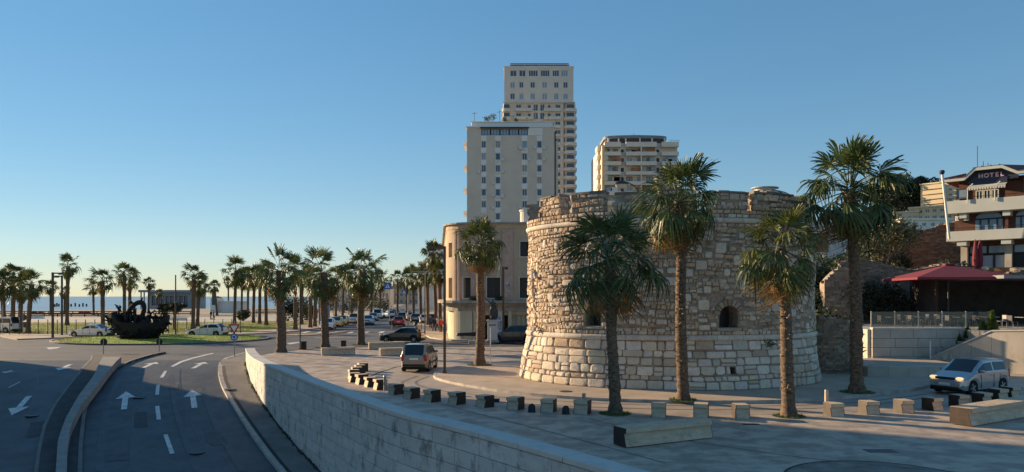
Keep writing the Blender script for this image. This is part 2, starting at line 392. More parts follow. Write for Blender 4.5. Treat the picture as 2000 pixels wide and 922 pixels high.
struct(kerb('kerb', kpr, .16, .14, lambda y: roadz(y), mt=side_m))
# painted markings, laid on the road surface
def mark(px, name='road_marking', mt=None):
    k = MB(); P = [rp(*p) for p in px]
    k.face([(x, y, roadz(y)+.016) for x, y in P]); return struct(k.obj(name, mt or paint_w))
for q in ([(319,850),(327.5,849),(341,886),(332,887.5)], [(303,794),(311,793),(314.5,820),(306,820)], [(305.5,752.5),(312,752),(310.5,771.5),(303,771.5)], [(321,725),(327,724.5),(319.5,738),(312,738)]): mark(q, 'lane_dash')
arc = [(333,716),(352,706),(375,699),(400,693),(415,690)]; arc2 = [(418,691),(402,694.6),(378,700.6),(356,708),(338,717)]; mark(arc+arc2, 'lane_line')
def arrow(tail, tip, wpx, head):
    a, b = Vector(rp(*tail)), Vector(rp(*tip)); d = (b-a).normalized(); n = Vector((-d.y, d.x)); L = (b-a).length
    k = MB(); hl = L*head; c = b-d*hl
    def z(p, o=.016): return (p.x, p.y, roadz(p.y)+o)
    k.face([z(a+n*wpx), z(a-n*wpx), z(c-n*wpx), z(c+n*wpx)]); k.face([z(c+n*wpx*3.4-d*.12), z(c-n*wpx*3.4-d*.12), z(b)])
    return struct(k.obj('lane_arrow', paint_w))
arrow((242,800), (246.5,765), .14, .36); arrow((380,797), (374.5,762), .14, .34)
arrow((277,720), (306,707.5), .14, .34); arrow((377,720), (400,707.5), .14, .3)
arrow((57,774), (23,812), .14, .36); arrow((138,712), (114,724), .14, .36); arrow((23,724), (9,729), .12, .4)
mark([(16,757),(39,745.5),(40,746.5),(17,758)], 'lane_line')
mark([(180,694.5),(193,703),(196,702),(184,694)], 'lane_line'); mark([(90,679),(120,678),(112,681),(96,683)], 'road_marking')
mark([(560,670.5),(584,668),(587,669.5),(566,673)], 'road_marking')
# zebra stripes across the avenue mouth
zx = MB()
for i in range(9):
    x0 = -26.0+i*1.9
    zx.face([(x0,91,.010),(x0+.6,91,.010),(x0+.2,95.5,.010),(x0-.4,95.5,.010)])
struct(zx.obj('zebra_crossing', paint_w))
zx = MB()
for (a, b) in (((-21.5,80.8),(-11.2,83.6)), ((-30,118),(-18,118))):
    zx.face([(a[0],a[1],.011),(b[0],b[1],.011),(b[0],b[1]+.4,.011),(a[0],a[1]+.4,.011)])
struct(zx.obj('stop_line', paint_w))
# pavement, lawn, promenade on the sea side
lawn = [gp(*p) for p in [(-90,653),(140,653),(300,652),(470,650),(545,644),(575,638),(640,629),(560,627.5),(300,630),(-90,630)]]
m = MB(); m.face([(x, y, .035) for x, y in lawn]); struct(m.obj('lawn', lawn_m))
pe = [(x, y) for x, y in edge]; m = MB()
inner_e = [gp(*p) for p in [(640,629),(575,638),(545,644),(470,650),(300,652),(140,653),(-90,653)]]
m.face([(x, y, .10) for x, y in [(-130,edge[0][1])]+pe+[(-33.5,170),(-38,205)]+inner_e]); struct(m.obj('lawn_pavement', pave_m))
struct(kerb('kerb', [(-130,edge[0][1])]+pe+[(-33.5,170),(-50,330)], .18, .115, mt=median_m))
m = MB(); m.face([(x, y, .02) for x, y in [gp(-90,630),gp(300,630),gp(560,627.5),gp(640,629),(-38,205),(-60,205),gp(500,619),gp(200,620),gp(-90,620)]]); struct(m.obj('promenade', conc_m))
m = MB(); m.face([(x, y, .01) for x, y in [gp(-90,620),gp(200,620),gp(500,619),gp(500,614),gp(200,615.5),gp(-90,616)]]); struct(m.obj('planting_bed', earth_m))
# traffic island at the avenue mouth
ti = [gp(*p) for p in [(545,655.2),(590,654.6),(630,653),(668,649),(682,648.2),(655,651.5),(620,655),(580,656.6)]]
m = MB(); m.prism(ti[::-1], -.02, .13); struct(m.obj('traffic_island', pave_m))
# right-hand pavement along the avenue and in front of the old building
rp_ = [gp(*p) for p in [(829,655.2),(840,661.2),(862,664.2),(890,666.2)]]+[(6,74.7),(60,72.2),(60,110),(-6,110),(-18,200),(-23,200),(-14.2,110)]
m = MB(); m.face([(x, y, .12) for x, y in rp_]); struct(m.obj('avenue_pavement', pave_m))
struct(kerb('kerb', [(-22,172),(-15,112)]+[gp(*p) for p in [(829,655.2),(840,661.2),(862,664.2),(890,666.2)]]+[(6,74.7),(60,72.2)], .2, .13))
# roundabout island
RC = Vector((-36.2, 77.3)); RRX, RRY = 10.6, 9.0
ell = lambda r, n=64: [(RC.x+RRX*r*math.cos(2*math.pi*i/n), RC.y+RRY*r*math.sin(2*math.pi*i/n)) for i in range(n)]
m = MB(); m.prism(ell(1.0), -.02, .10); struct(m.obj('roundabout_apron', side_m))
struct(kerb('kerb', ell(1.0), .22, .15, closed=True, mt=median_m))
m = MB(); rings = [(.93,.13),(.75,.19),(.5,.24),(.25,.26),(.02,.27)]
for (r, z) in rings:
    m.v += [(x, y, z) for x, y in ell(r)]
for j in range(len(rings)-1):
    for i in range(64):
        i2 = (i+1) % 64; m.f.append((j*64+i, j*64+i2, j*64+64+i2, j*64+64+i)); m.m.append(0); m.c.append(None)
struct(m.obj('roundabout_lawn', isle_m, smooth=60))
rnd = random.Random(3)
def grass(name, pts, h, mt=blade_m):
    k = MB()
    for (x, y, z) in pts:
        a = rnd.random()*6.28; w_ = .012+.012*rnd.random(); hh = h*(.5+rnd.random()); dx, dy = math.cos(a)*w_, math.sin(a)*w_
        lx, ly = rnd.uniform(-.5,.5)*hh, rnd.uniform(-.5,.5)*hh
        k.face([(x-dx,y-dy,z),(x+dx,y+dy,z),(x+lx,y+ly,z+hh)])
    return struct(k.obj(name, mt), 'stuff')
pts = []
for i in range(7000):
    r = math.sqrt(rnd.random())*.93; t = rnd.random()*6.283; pts.append((RC.x+RRX*r*math.cos(t), RC.y+RRY*r*math.sin(t), .12+.12*(1-r)))
grass('island_grass', pts, .16)
lp = []
for i in range(16000):
    px = rnd.uniform(-20, 600); py = rnd.uniform(631, 652); x, y = gp(px, py)
    if px > 470 and py > 650-(px-470)*.12: continue
    lp.append((x, y, .03))
grass('lawn_grass', lp, .22)
# ---------------------------------------------------------------- retaining wall of the plaza
rw = thing('retaining_wall', 'long curving grey stone slab wall between the sunken road and the plaza', 'wall', (0,0,0))
def wbase(s): y = wall_at(s).y; return roadz(y)-.1
k = MB(); N_ = 90
for i in range(N_):
    s0, s1 = WL*i/N_, WL*(i+1)/N_
    a, b, c_, d = wall_at(s0,-.03), wall_at(s1,-.03), wall_at(s1,-.52), wall_at(s0,-.52)
    zb = min(wbase(s0), wbase(s1))
    k.poly([(a.x,a.y,zb),(b.x,b.y,zb),(c_.x,c_.y,-.1),(d.x,d.y,-.1),(a.x,a.y,.84),(b.x,b.y,.84),(c_.x,c_.y,.84),(d.x,d.y,.84)],[(0,1,5,4),(2,3,7,6),(4,5,6,7)])
a, d = wall_at(0,-.03), wall_at(0,-.52); k.face([(a.x,a.y,-.3),(d.x,d.y,-.3),(d.x,d.y,.84),(a.x,a.y,.84)])
k.obj('core', dark_gap, rw)
rz_ = [.85, .40, -.05, -.5, -.95, -1.4, -1.85, -2.3, -2.75, -3.2]
rr = random.Random(11); nsl = 0
def slabpiece(s0, s1, z0, z1, o0, o1, name, mt, c):
    k = MB(); n = 3 if s1-s0 > 1.0 else 2; bv = .016
    V = []
    for i in range(n):
        s = lerp(s0, s1, i/(n-1)); e = bv if i == 0 else (-bv if i == n-1 else 0)
        for (o, z, ee) in ((o0, z0, 0), (o1-bv, z0, 0), (o1, z0+bv, e), (o1, z1-bv, e), (o1-bv, z1, 0), (o0, z1, 0)):
            p = wall_at(max(0, min(WL, s+ee)), o); V.append((p.x, p.y, z))
    Fc = []
    for i in range(n-1):
        for q in range(5): Fc.append((i*6+q, i*6+6+q, i*6+7+q, i*6+q+1))
        Fc.append((i*6+5, i*6+11, i*6+6, i*6))
    Fc.append((0,1,2,3,4,5)); e = (n-1)*6; Fc.append((e+5,e+4,e+3,e+2,e+1,e))
    k.poly(V, Fc, 0, c); return k.obj(name, mt, rw, fix=True)
for r_, (zt, zb) in enumerate(zip(rz_, rz_[1:])):
    s = -.5+rr.random()*.6
    while s < WL-.6:
        L_ = rr.choice((1.15, 1.3, 1.5, 1.7)); s0, s1 = max(0, s), min(WL, s+L_); s += L_
        if zt < max(wbase(s0), wbase(s1))+.06 or s1-s0 < .15: continue
        v = rr.uniform(.9, 1.06); t = rr.uniform(-.012,.012)
        slabpiece(s0+.006, s1-.006, zb+.006, zt-.006, -.10, .008+rr.uniform(-.008,.008), 'stone_slab', slab_m, (.585*v+t,.57*v,.54*v-t)); nsl += 1
s = 0
while s < WL-.2:
    s1 = min(WL, s+1.7); v = rr.uniform(.95, 1.05)
    slabpiece(s+.004, s1-.004, .86, WTOP+rr.uniform(-.004,.004), -.56, .035, 'coping_stone', cope_m, None); s += 1.7; nsl += 1
print('wall pieces', nsl)
# low wall on the median
mw = thing('median_wall', 'low curving light stone wall on the strip between the two carriageways', 'wall', (0,0,0))
ym = [12+i*1.15 for i in range(38)]; ym = [y for y in ym if y < mw_r[-1][0]-.4]+[mw_r[-1][0]-.4]
Hm = .46
for i in range(len(ym)-1):
    ya, yb = ym[i]+.006, ym[i+1]-.006; k = MB()
    V = []
    for y in (ya, yb):
        # the wall top was read at its own height, so its foot is found a little nearer
        for (f, z) in ((mw_l, 0), (mw_l, Hm), (mw_r, Hm), (mw_r, 0)):
            yy = y; x = interp(f, yy); sc_ = (EYE-roadz(yy)-.12-Hm)/(EYE-roadz(yy)); V.append((x*sc_, yy*sc_, roadz(yy*sc_)+.10+z))
    k.poly(V, [(0,1,5,4),(1,2,6,5),(2,3,7,6),(3,2,1,0),(4,5,6,7)])
    k.obj('stone_block', median_m, mw)

# ---------------------------------------------------------------- the round tower
TC = Vector((8.6, 41.0)); TA, TB = 7.7, 6.0
tw = thing('stone_tower', 'massive round medieval stone tower with a battered foot, arched windows and battlements', 'tower', (TC.x, TC.y, .12))
NT = 1440; tt = [-math.pi+2*math.pi*i/NT for i in range(NT+1)]; ta = [0]
tp = [(TA*math.sin(t), -TB*math.cos(t)) for t in tt]
for a, b in zip(tp, tp[1:]): ta.append(ta[-1]+math.hypot(b[0]-a[0], b[1]-a[1]))
TL = ta[-1]; half = TL/2                                            # u = 0 faces the camera, positive to the right
import bisect
def tsurf(u, z, o=0.0):
    q = (u+half) % TL; i = min(NT-1, max(0, bisect.bisect_right(ta, q)-1)); f = (q-ta[i])/(ta[i+1]-ta[i]); t = lerp(tt[i], tt[i+1], f)
    n = Vector((math.sin(t)/TA, -math.cos(t)/TB)).normalized()
    b = .42*max(0, (2.4-z)/2.4)**1.1 if z < 2.4 else 0
    b += .045*math.sin(u*1.15+z*.8)+.035*math.sin(u*.43-z*1.4+1)+.02*math.sin(u*2.9+z*2.3)     # centuries of settling
    return Vector((TA*math.sin(t)+n.x*(o+b), -TB*math.cos(t)+n.y*(o+b), z))
def u_at(px, z, o=0.0):
    best = None
    for i in range(-240, 241):
        u = i*half*.62/240; p = tsurf(u, z, o); x = 1000+F*(p.x+TC.x)/(p.y+TC.y); d = abs(x-px)
        if best is None or d < best[0]: best = (d, u)
    return best[1]
def facade(mb, fm, u0, u1, v0, v1, holes, depth, du=None, dv=None, mi=0, ri=None):
    us = {round(u0, 4), round(u1, 4)}; vs = {round(v0, 4), round(v1, 4)}
    for h in holes: us |= {round(h[0], 4), round(h[1], 4)}; vs |= {round(h[2], 4), round(h[3], 4)}
    def fill(st, d):
        st = sorted(st); o = []
        for a, b in zip(st, st[1:]):
            n = max(1, math.ceil((b-a)/d)) if d else 1; o += [lerp(a, b, k/n) for k in range(n)]
        return o+[st[-1]]
    us, vs = fill(us, du), fill(vs, dv); nb = len(mb.v); W = len(us)
    for v in vs:
        for u in us: mb.v.append(tuple(fm(u, v, 0)))
    for j in range(len(vs)-1):
        for i in range(W-1):
            cu, cv = (us[i]+us[i+1])/2, (vs[j]+vs[j+1])/2
            if any(h[0] < cu < h[1] and h[2] < cv < h[3] for h in holes): continue
            a = nb+j*W+i; mb.f.append((a, a+1, a+W+1, a+W)); mb.m.append(mi); mb.c.append(None)
    for h in holes:
        a, b, c_, d = h[:4]; P = [fm(a,c_,0),fm(b,c_,0),fm(b,d,0),fm(a,d,0)]; Q = [fm(a,c_,-depth),fm(b,c_,-depth),fm(b,d,-depth),fm(a,d,-depth)]
        for i in range(4): mb.face([P[i], P[(i+1) % 4], Q[(i+1) % 4], Q[i]], mi if ri is None else ri)
ZC1, ZC2, ZP, ZM = 2.42, 7.98, 8.5, 9.45
w1 = (u_at(1145, 3.3), u_at(1172, 3.3)); w2 = (u_at(1406, 3.3), u_at(1441, 3.3))
hole_win = [(w1[0], w1[1], 2.95, 4.0), (w2[0], w2[1], 2.9, 3.95)]
us_ = u_at(1437, .9, .3); hole_sm = (us_-.12, us_+.14, .72, 1.05); ur_ = u_at(1577, 3.2); hole_r = (ur_-.2, ur_+.2, 2.95, 3.4)
core = MB(); ofm = lambda u, v, d: tsurf(u, v, d-.035)
facade(core, ofm, -half, half, 0, ZP-.03, hole_win+[hole_sm, hole_r], .9, du=.6, dv=.5)
NV = 120
top = [tsurf(-half+TL*i/NV, ZP-.03, -.035) for i in range(NV)]; topi = [tsurf(-half+TL*i/NV, ZP-.03, -.75) for i in range(NV)]; lowi = [Vector((p.x,p.y,7.9)) for p in topi]
for i in range(NV):
    j = (i+1) % NV; core.face([top[i],top[j],topi[j],topi[i]]); core.face([topi[i],topi[j],lowi[j],lowi[i]])
core.face(lowi)
core.obj('core_wall', mortar_m, tw)
# openings: dark inside, arch heads
for (a, b, c_, d) in hole_win:
    k = MB(); n = 10; uc, hw = (a+b)/2, (b-a)/2; rise = (d-c_)*.42
    for sgn in (-1, 1):
        prev = None
        for i in range(n+1):
            t = math.pi/2*i/n; u = uc+sgn*hw*math.cos(t); v = d-rise+rise*math.sin(t); cur = (u, v)
            if prev:
                k.face([tsurf(prev[0], prev[1], -.04), tsurf(cur[0], cur[1], -.04), tsurf(cur[0], d, -.04), tsurf(prev[0], d, -.04)])
                k.face([tsurf(prev[0], prev[1], -.04), tsurf(cur[0], cur[1], -.04), tsurf(cur[0], cur[1], -.9), tsurf(prev[0], prev[1], -.9)])
            prev = cur
    k.obj('arch_head', mortar_m, tw)
    k = MB(); k.face([tsurf(a, c_, -.88), tsurf(b, c_, -.88), tsurf(b, d, -.88), tsurf(a, d, -.88)]); k.obj('dark_opening', glass_d, tw)
for (a, b, c_, d) in (hole_sm, hole_r):
    k = MB(); k.face([tsurf(a, c_, -.6), tsurf(b, c_, -.6), tsurf(b, d, -.6), tsurf(a, d, -.6)]); k.obj('dark_opening', glass_d, tw)
rs = random.Random(5)
def stone(mb, u0, u1, z0, z1, c, proud=.05, fm=tsurf, rough=.12):
    w_, h_ = u1-u0, z1-z0
    if w_ < .06 or h_ < .05: return
    j = lambda s: rs.uniform(-s, s)
    cx, cz = min(w_*.28, .12), min(h_*.28, .10)
    ring = [(u0+cx*rs.random()*1.2, z0), (u1-cx*rs.random()*1.2, z0+j(.012)), (u1, z0+cz*rs.random()*1.2), (u1-max(0,j(.02)), z1-cz*rs.random()*1.2),
            (u1-cx*rs.random()*1.2, z1), (u0+cx*rs.random()*1.2, z1+j(.012)), (u0+max(0,j(.02)), z1-cz*rs.random()*1.2), (u0, z0+cz*rs.random()*1.2)]
    p = proud*rs.uniform(.6, 1.3); uc, zc = (u0+u1)/2, (z0+z1)/2; k1 = 1-min(.035/max(w_, .1), .2)*1.0; k2 = 1-min(.09/max(min(w_, h_), .1), .36)
    V = [fm(u, z, -.06) for u, z in ring]+[fm(uc+(u-uc)*k1, zc+(z-zc)*k1, p*.6) for u, z in ring]+[fm(uc+(u-uc)*k2, zc+(z-zc)*k2, p+j(.008)) for u, z in ring]
    V.append(fm(uc+j(w_*.15), zc+j(h_*.15), p+rs.uniform(-.005, .018)))
    Fc = []
    for q in (0, 8):
        for i in range(8): i2 = (i+1) % 8; Fc.append((q+i, q+i2, q+8+i2, q+8+i))
    for i in range(8): Fc.append((16+i, 16+(i+1) % 8, 24))
    mb.poly(V, Fc, 0, c)
def shade(c, a=.14):
    v = rs.uniform(1-a, 1+a); return (c[0]*v, c[1]*v*rs.uniform(.97, 1.03), c[2]*v*rs.uniform(.94, 1.05))
pal_lo = [(0.695,0.602,0.486),(0.732,0.637,0.531),(0.659,0.555,0.441),(0.610,0.507,0.395),(0.708,0.602,0.475),(0.610,0.543,0.463)]
pal_up = [(0.525,0.397,0.282),(0.563,0.433,0.310),(0.486,0.366,0.265),(0.602,0.470,0.345),(0.499,0.366,0.253),(0.640,0.512,0.385),(0.448,0.342,0.253),(0.525,0.348,0.236)]
pal_big = [(0.683,0.590,0.486),(0.647,0.555,0.452),(0.610,0.531,0.452),(0.708,0.614,0.508)]
rub = MB(); nparts = 0
UR = half*.56
def hit(u0, u1, z0, z1, H): return any(u0 < h[1] and u1 > h[0] and z0 < h[3] and z1 > h[2] for h in H)
# battered foot: squared blocks, each a part
zz = [0.0, .42, .66, 1.10, 1.48, 1.82, 2.30]
for z0, z1 in zip(zz, zz[1:]):
    u = -UR-rs.random()*.5; ph = rs.random()*6
    while u < UR:
        wv = rs.uniform(.36, 1.02) if z1-z0 > .3 else rs.uniform(.26, .62); u1 = u+wv
        w0 = .03*math.sin(u*.9+ph); a, b = z0+.018+w0*(z0 > 0), z1-.018+w0
        if hit(u, u1, z0, z1, [hole_sm]):
            if u < hole_sm[0]-.12: stone(rub, u+.02, hole_sm[0], a, b, shade(rs.choice(pal_lo)))
            if u1 > hole_sm[1]+.12: stone(rub, hole_sm[1], u1-.02, a, b, shade(rs.choice(pal_lo)))
        else:
            pieces = [(a, b)]
            if b-a > .33 and rs.random() < .22: mz = lerp(a, b, rs.uniform(.35,.65)); pieces = [(a, mz-.015), (mz+.015, b)]
            for (pa, pb) in pieces:
                c = shade(rs.choice(pal_lo if rs.random() < .87 else pal_up[:4]))
                if nparts < 200 and abs(u) < half*.5:
                    s1 = MB(); stone(s1, u+.018, u1-.018, pa, pb, c, .05); s1.obj('stone', stone_m, tw, fix=True); nparts += 1
                else: stone(rub, u+.018, u1-.018, pa, pb, c, .05)
        u = u1
# string courses: rounded mouldings cut in lengths
def moulding(zc, r, upto, lim):
    u = -upto; n = 0
    while u < upto:
        L_ = rs.uniform(.9, 1.7); ns = 4; V = []; q = 8
        for i in range(ns+1):
            uu = lerp(u+.012, u+L_-.012, i/ns)
            for kk in range(q):
                t = 2*math.pi*kk/q; V.append(tsurf(uu, zc+r*math.sin(t)+.0, r*.75*math.cos(t)+.05))
        Fc = [(i*q+kk, i*q+(kk+1) % q, i*q+q+(kk+1) % q, i*q+q+kk) for i in range(ns) for kk in range(q)]+[tuple(range(q)), tuple(range(ns*q+q-1, ns*q-1, -1))]
        s1 = MB(); s1.poly(V, Fc, 0, shade(rs.choice(pal_big), .08)); s1.obj('moulding_stone', stone_m, tw, smooth=50, fix=True); u += L_; n += 1
    return n
nm = moulding(ZC1, .13, half*.54, 40)+moulding(ZC2, .12, half*.54, 40)
# big pale blocks set in the rubble of the upper wall
big = []
tries = 0
while len(big) < 90 and tries < 6000:
    tries += 1
    u = rs.uniform(-half*.5, half*.5); z = rs.uniform(2.7, 7.6)
    if rs.random() < .55: u = rs.uniform(-1.5, half*.45)
    wv, hv = rs.uniform(.28, .8)*rs.uniform(.7,1), rs.uniform(.22, .52); b = (u, u+wv, z, z+hv)
    if z+hv > 7.8 or hit(b[0]-.08, b[1]+.08, b[2]-.06, b[3]+.06, big) or hit(b[0]-.3, b[1]+.3, b[2]-.2, b[3]+.35, hole_win+[hole_r]): continue
    big.append(b)
for b in big:
    s1 = MB(); stone(s1, *b, shade(rs.choice(pal_big), .08), .05); s1.obj('stone', stone_m, tw, fix=True); nparts += 1
# voussoirs and jambs of the two windows
for (a, b, c_, d) in hole_win:
    uc, hw = (a+b)/2, (b-a)/2; rise = (d-c_)*.42
    for i in range(9):
        t0, t1 = math.pi*i/9+.03, math.pi*(i+1)/9-.03; V = []
        for o in (-.05, .05):
            for (t, k_) in ((t0, 1.0), (t1, 1.0), (t1, 1.5), (t0, 1.5)):
                V.append(tsurf(uc-(hw+(.28 if k_ > 1 else 0))*math.cos(t), d-rise+(rise+(.3 if k_ > 1 else 0))*math.sin(t), o))
        s1 = MB(); s1.poly(V, [(0,3,2,1),(4,5,6,7),(0,1,5,4),(1,2,6,5),(2,3,7,6),(3,0,4,7)], 0, shade((.36,.27,.2), .2)); s1.obj('arch_stone', stone_m, tw, fix=True)
    s1 = MB(); stone(s1, a-.15, b+.15, c_-.16, c_-.02, (.4,.34,.28), .07); s1.obj('sill_stone', stone_m, tw, fix=True)
keep = [(a-.04, b+.04, c_-.18, d+.04) for a, b, c_, d in hole_win]+[hole_r]
vz = [(a-.22, b+.22, d-.45, d+.28) for a, b, c_, d in hole_win]
# rubble in wavering courses; courses finer towards the left, as there
def rubble(z0, z1, hmin, hmax, wmin, wmax, ulo, uhi, obst, pal, fm=tsurf):
    z = z0
    while z < z1-.08:
        h_ = rs.uniform(hmin, hmax); zt = min(z1, z+h_)
        if z1-zt < .1: zt = z1
        u = ulo-rs.random()*.2; ph, am = rs.random()*6, (.085 if zt < z1-.05 and z > z0+.05 else 0)
        while u < uhi:
            wv = rs.uniform(wmin, wmax)*(1.0 if rs.random() < .8 else 1.5); u1 = min(u+wv, uhi)
            o_ = am*math.sin(u*1.3+ph)+am*.5*math.sin(u*3.1+ph*2)
            a, b = z+.010+o_, zt-.010+o_
            if hit(u+.015, u1-.015, a+.03, b-.03, obst):
                for h in obst:                                     # trim against one obstacle
                    if u < h[1] and u1 > h[0] and a < h[3] and b > h[2]:
                        if h[0]-u > .14 and not hit(u+.015, h[0]-.02, a+.03, b-.03, obst): stone(rub, u+.012, h[0]-.015, a, b, shade(rs.choice(pal), .17), .045, fm)
                        elif u1-h[1] > .14 and not hit(h[1]+.02, u1-.015, a+.03, b-.03, obst): stone(rub, h[1]+.015, u1-.012, a, b, shade(rs.choice(pal), .17), .045, fm)
                        break
            else:
                if rs.random() < .16 and b-a > .2:
                    mz = lerp(a, b, rs.uniform(.4,.6)); stone(rub, u+.012, u1-.012, a, mz-.01, shade(rs.choice(pal), .17), .045, fm); stone(rub, u+.012, u1-.012, mz+.01, b, shade(rs.choice(pal), .17), .045, fm)
                else: stone(rub, u+.008, u1-.008, a, b, shade(rs.choice(pal if rs.random() < .9 else pal_big), .17), rs.uniform(.03,.06), fm)
            u = u1
        z = zt
ob = big+keep+vz
rubble(ZC1+.12, ZC2-.12, .13, .25, .12, .36, -UR, 0.2, ob, pal_up[:6]+pal_big[:1])
rubble(ZC1+.12, ZC2-.12, .12, .29, .13, .50, 0.2, UR, ob, pal_up)
rubble(ZC2+.12, ZP-.02, .14, .24, .14, .42, -UR, UR, [], pal_up)
# battlements
mer_px = [(1030,1044),(1057,1093),(1117,1180),(1201,1262),(1287,1360),(1386,1461),(1472,1562),(1575,1592)]
mer = [(u_at(a, 9.2), u_at(b, 9.2)) for a, b in mer_px]
ml = mer[-1][1]
for q in range(9): mer.append((ml+.7+q*2.6, ml+.7+q*2.6+1.8))
for qi, (a, b) in enumerate(mer):
    zt = ZM+rs.uniform(-.2, .16)-(.2 if qi == 6 else 0)+(.1 if qi < 2 else 0); k = MB(); n = 4
    for i in range(n):
        u0, u1 = lerp(a+.03, b-.03, i/n), lerp(a+.03, b-.03, (i+1)/n)
        P = [tsurf(u0, ZP-.05, -.035), tsurf(u1, ZP-.05, -.035), tsurf(u1, ZP-.05, -.66), tsurf(u0, ZP-.05, -.66)]; Q = [Vector((p.x,p.y,zt-.03)) for p in P]
        k.face([P[0],P[1],Q[1],Q[0]]); k.face([Q[0],Q[1],Q[2],Q[3]]); k.face([P[2],P[3],Q[3],Q[2]])
        if i == 0: k.face([P[0],P[3],Q[3],Q[0]])
        if i == n-1: k.face([P[1],P[2],Q[2],Q[1]])
    k.obj('merlon', mortar_m, tw)
    if qi < 9:
        if a < -half*.5 or b > half*.5: pass
        rubble(ZP, zt-.08, .15, .27, .16, .42, a, b, [], pal_up+pal_big[:1])
        for u_e, sg in ((a, -1), (b, 1)):                          # the cheeks of each merlon
            fm2 = lambda uu, z, o, u_e=u_e, sg=sg: (lambda P, Q: Vector((P.x, P.y, z))+(Vector((Q.x-P.x, Q.y-P.y, 0)).normalized()*(o*sg)))(tsurf(u_e-sg*.03, z, -uu), tsurf(u_e+.1, z, -uu))
            rubble(ZP, zt-.06, .22, .32, .22, .36, .02, .66, [], pal_up, fm2)
        k = MB(); u = a-.03
        while u < b:
            u1 = min(b+.04, u+rs.uniform(.3,.7)); V = []
            if rs.random() < .16 and u > a: u = u1; continue
            lift_ = rs.uniform(-.03,.05)
            for z in (zt-.08, zt+lift_):
                for (uu, o) in ((u+.008, .06), (u1-.008, .06), (u1-.008, -.70), (u+.008, -.70)): V.append(tsurf(uu, z+rs.uniform(-.008,.008), o))
            k.poly(V, [(0,3,2,1),(4,5,6,7),(0,1,5,4),(1,2,6,5),(2,3,7,6),(3,0,4,7)], 0, shade((.2,.17,.145), .2)); u = u1
        k.obj('merlon_capping', stone_m, tw)
struct(rub.obj('rubble_stone', stone_m, tw, fix=True), 'stuff')
print('tower parts', nparts, 'moulding', nm, 'rubble faces', len(rub.f))
# ---------------------------------------------------------------- palms
def fan_leaf(seed, droop, n=24, pet=.56, rad=.58, spread=112, fold=.045, limp=0.0, simple=False, ragged=.22):
    r = random.Random(seed); mb = MB(); pts = []
    segs = 3
    for i in range(segs+1):
        t = i/segs; pts.append(Vector((pet*t, 0, .05*math.sin(t*2.2)*(1-limp)-.06*limp*t*t)))
    mb.tube(pts, [.016, .012, .009, .007], 3 if simple else 4, 0, None, False)
    hub = pts[-1]
    for i in range(n):
        a = R(lerp(-spread, spread, (i+.5)/n)); da = R(spread/n)*1.02
        L_ = rad*(.74+.26*math.cos(a*.75))*(1-ragged*r.random()); d = Vector((math.cos(a), math.sin(a), 0)); s = Vector((-math.sin(a), math.cos(a), 0))
        zf = fold*(1 if i % 2 else -1); dk = r.uniform(.5, 2.3)
        def P(t, side, wid):
            q = hub+d*(L_*t*(1-.22*droop*t*t*min(1, t)))+s*(wid*side)
            z = -droop*.55*(t**2.4)*L_/rad*.62*dk-limp*.5*t*abs(math.sin(a*.5))
            return (q.x, q.y, q.z+z+zf*t*.35*side+r.uniform(-.004,.004))
        wm = math.tan(da)*L_*.5
        mb.face([tuple(hub), P(.5, -1, wm), P(.5, 1, wm)])
        mb.face([P(.5, -1, wm), P(.74, -1, wm*.52), P(.74, 1, wm*.52), P(.5, 1, wm)])
        if simple: mb.face([P(.74, -1, wm*.52), P(1, 0, 0), P(.74, 1, wm*.52)])
        else:
            mb.face([P(.74, -1, wm*.52), P(.9, -1, wm*.26), P(.9, 1, wm*.26), P(.74, 1, wm*.52)]); mb.face([P(.9, -1, wm*.26), P(1.0, 0, 0), P(.9, 1, wm*.26)])
    return mb
LEAF = {}
for k_, (dr, li) in enumerate(((.15, 0), (.5, 0), (.95, .1), (1.3, .2))):
    for v in range(2):
        LEAF[(k_, v)] = fan_leaf(10+k_*5+v, dr, limp=li).mesh('palm_leaf', leaf_m)
        LEAF[('y', k_, v)] = fan_leaf(60+k_*5+v, dr, limp=li, ragged=.25).mesh('palm_leaf', leaf_y)
DEAD = [fan_leaf(90+v, 1.5, n=16, pet=.42, rad=.55, spread=70, limp=.6, ragged=.45).mesh('dead_leaf', leaf_dead) for v in range(3)]
def leaf_rot(phi, e, roll=0): return Matrix.Rotation(phi, 3, 'Z') @ Matrix.Rotation(-e, 3, 'Y') @ Matrix.Rotation(roll, 3, 'X')
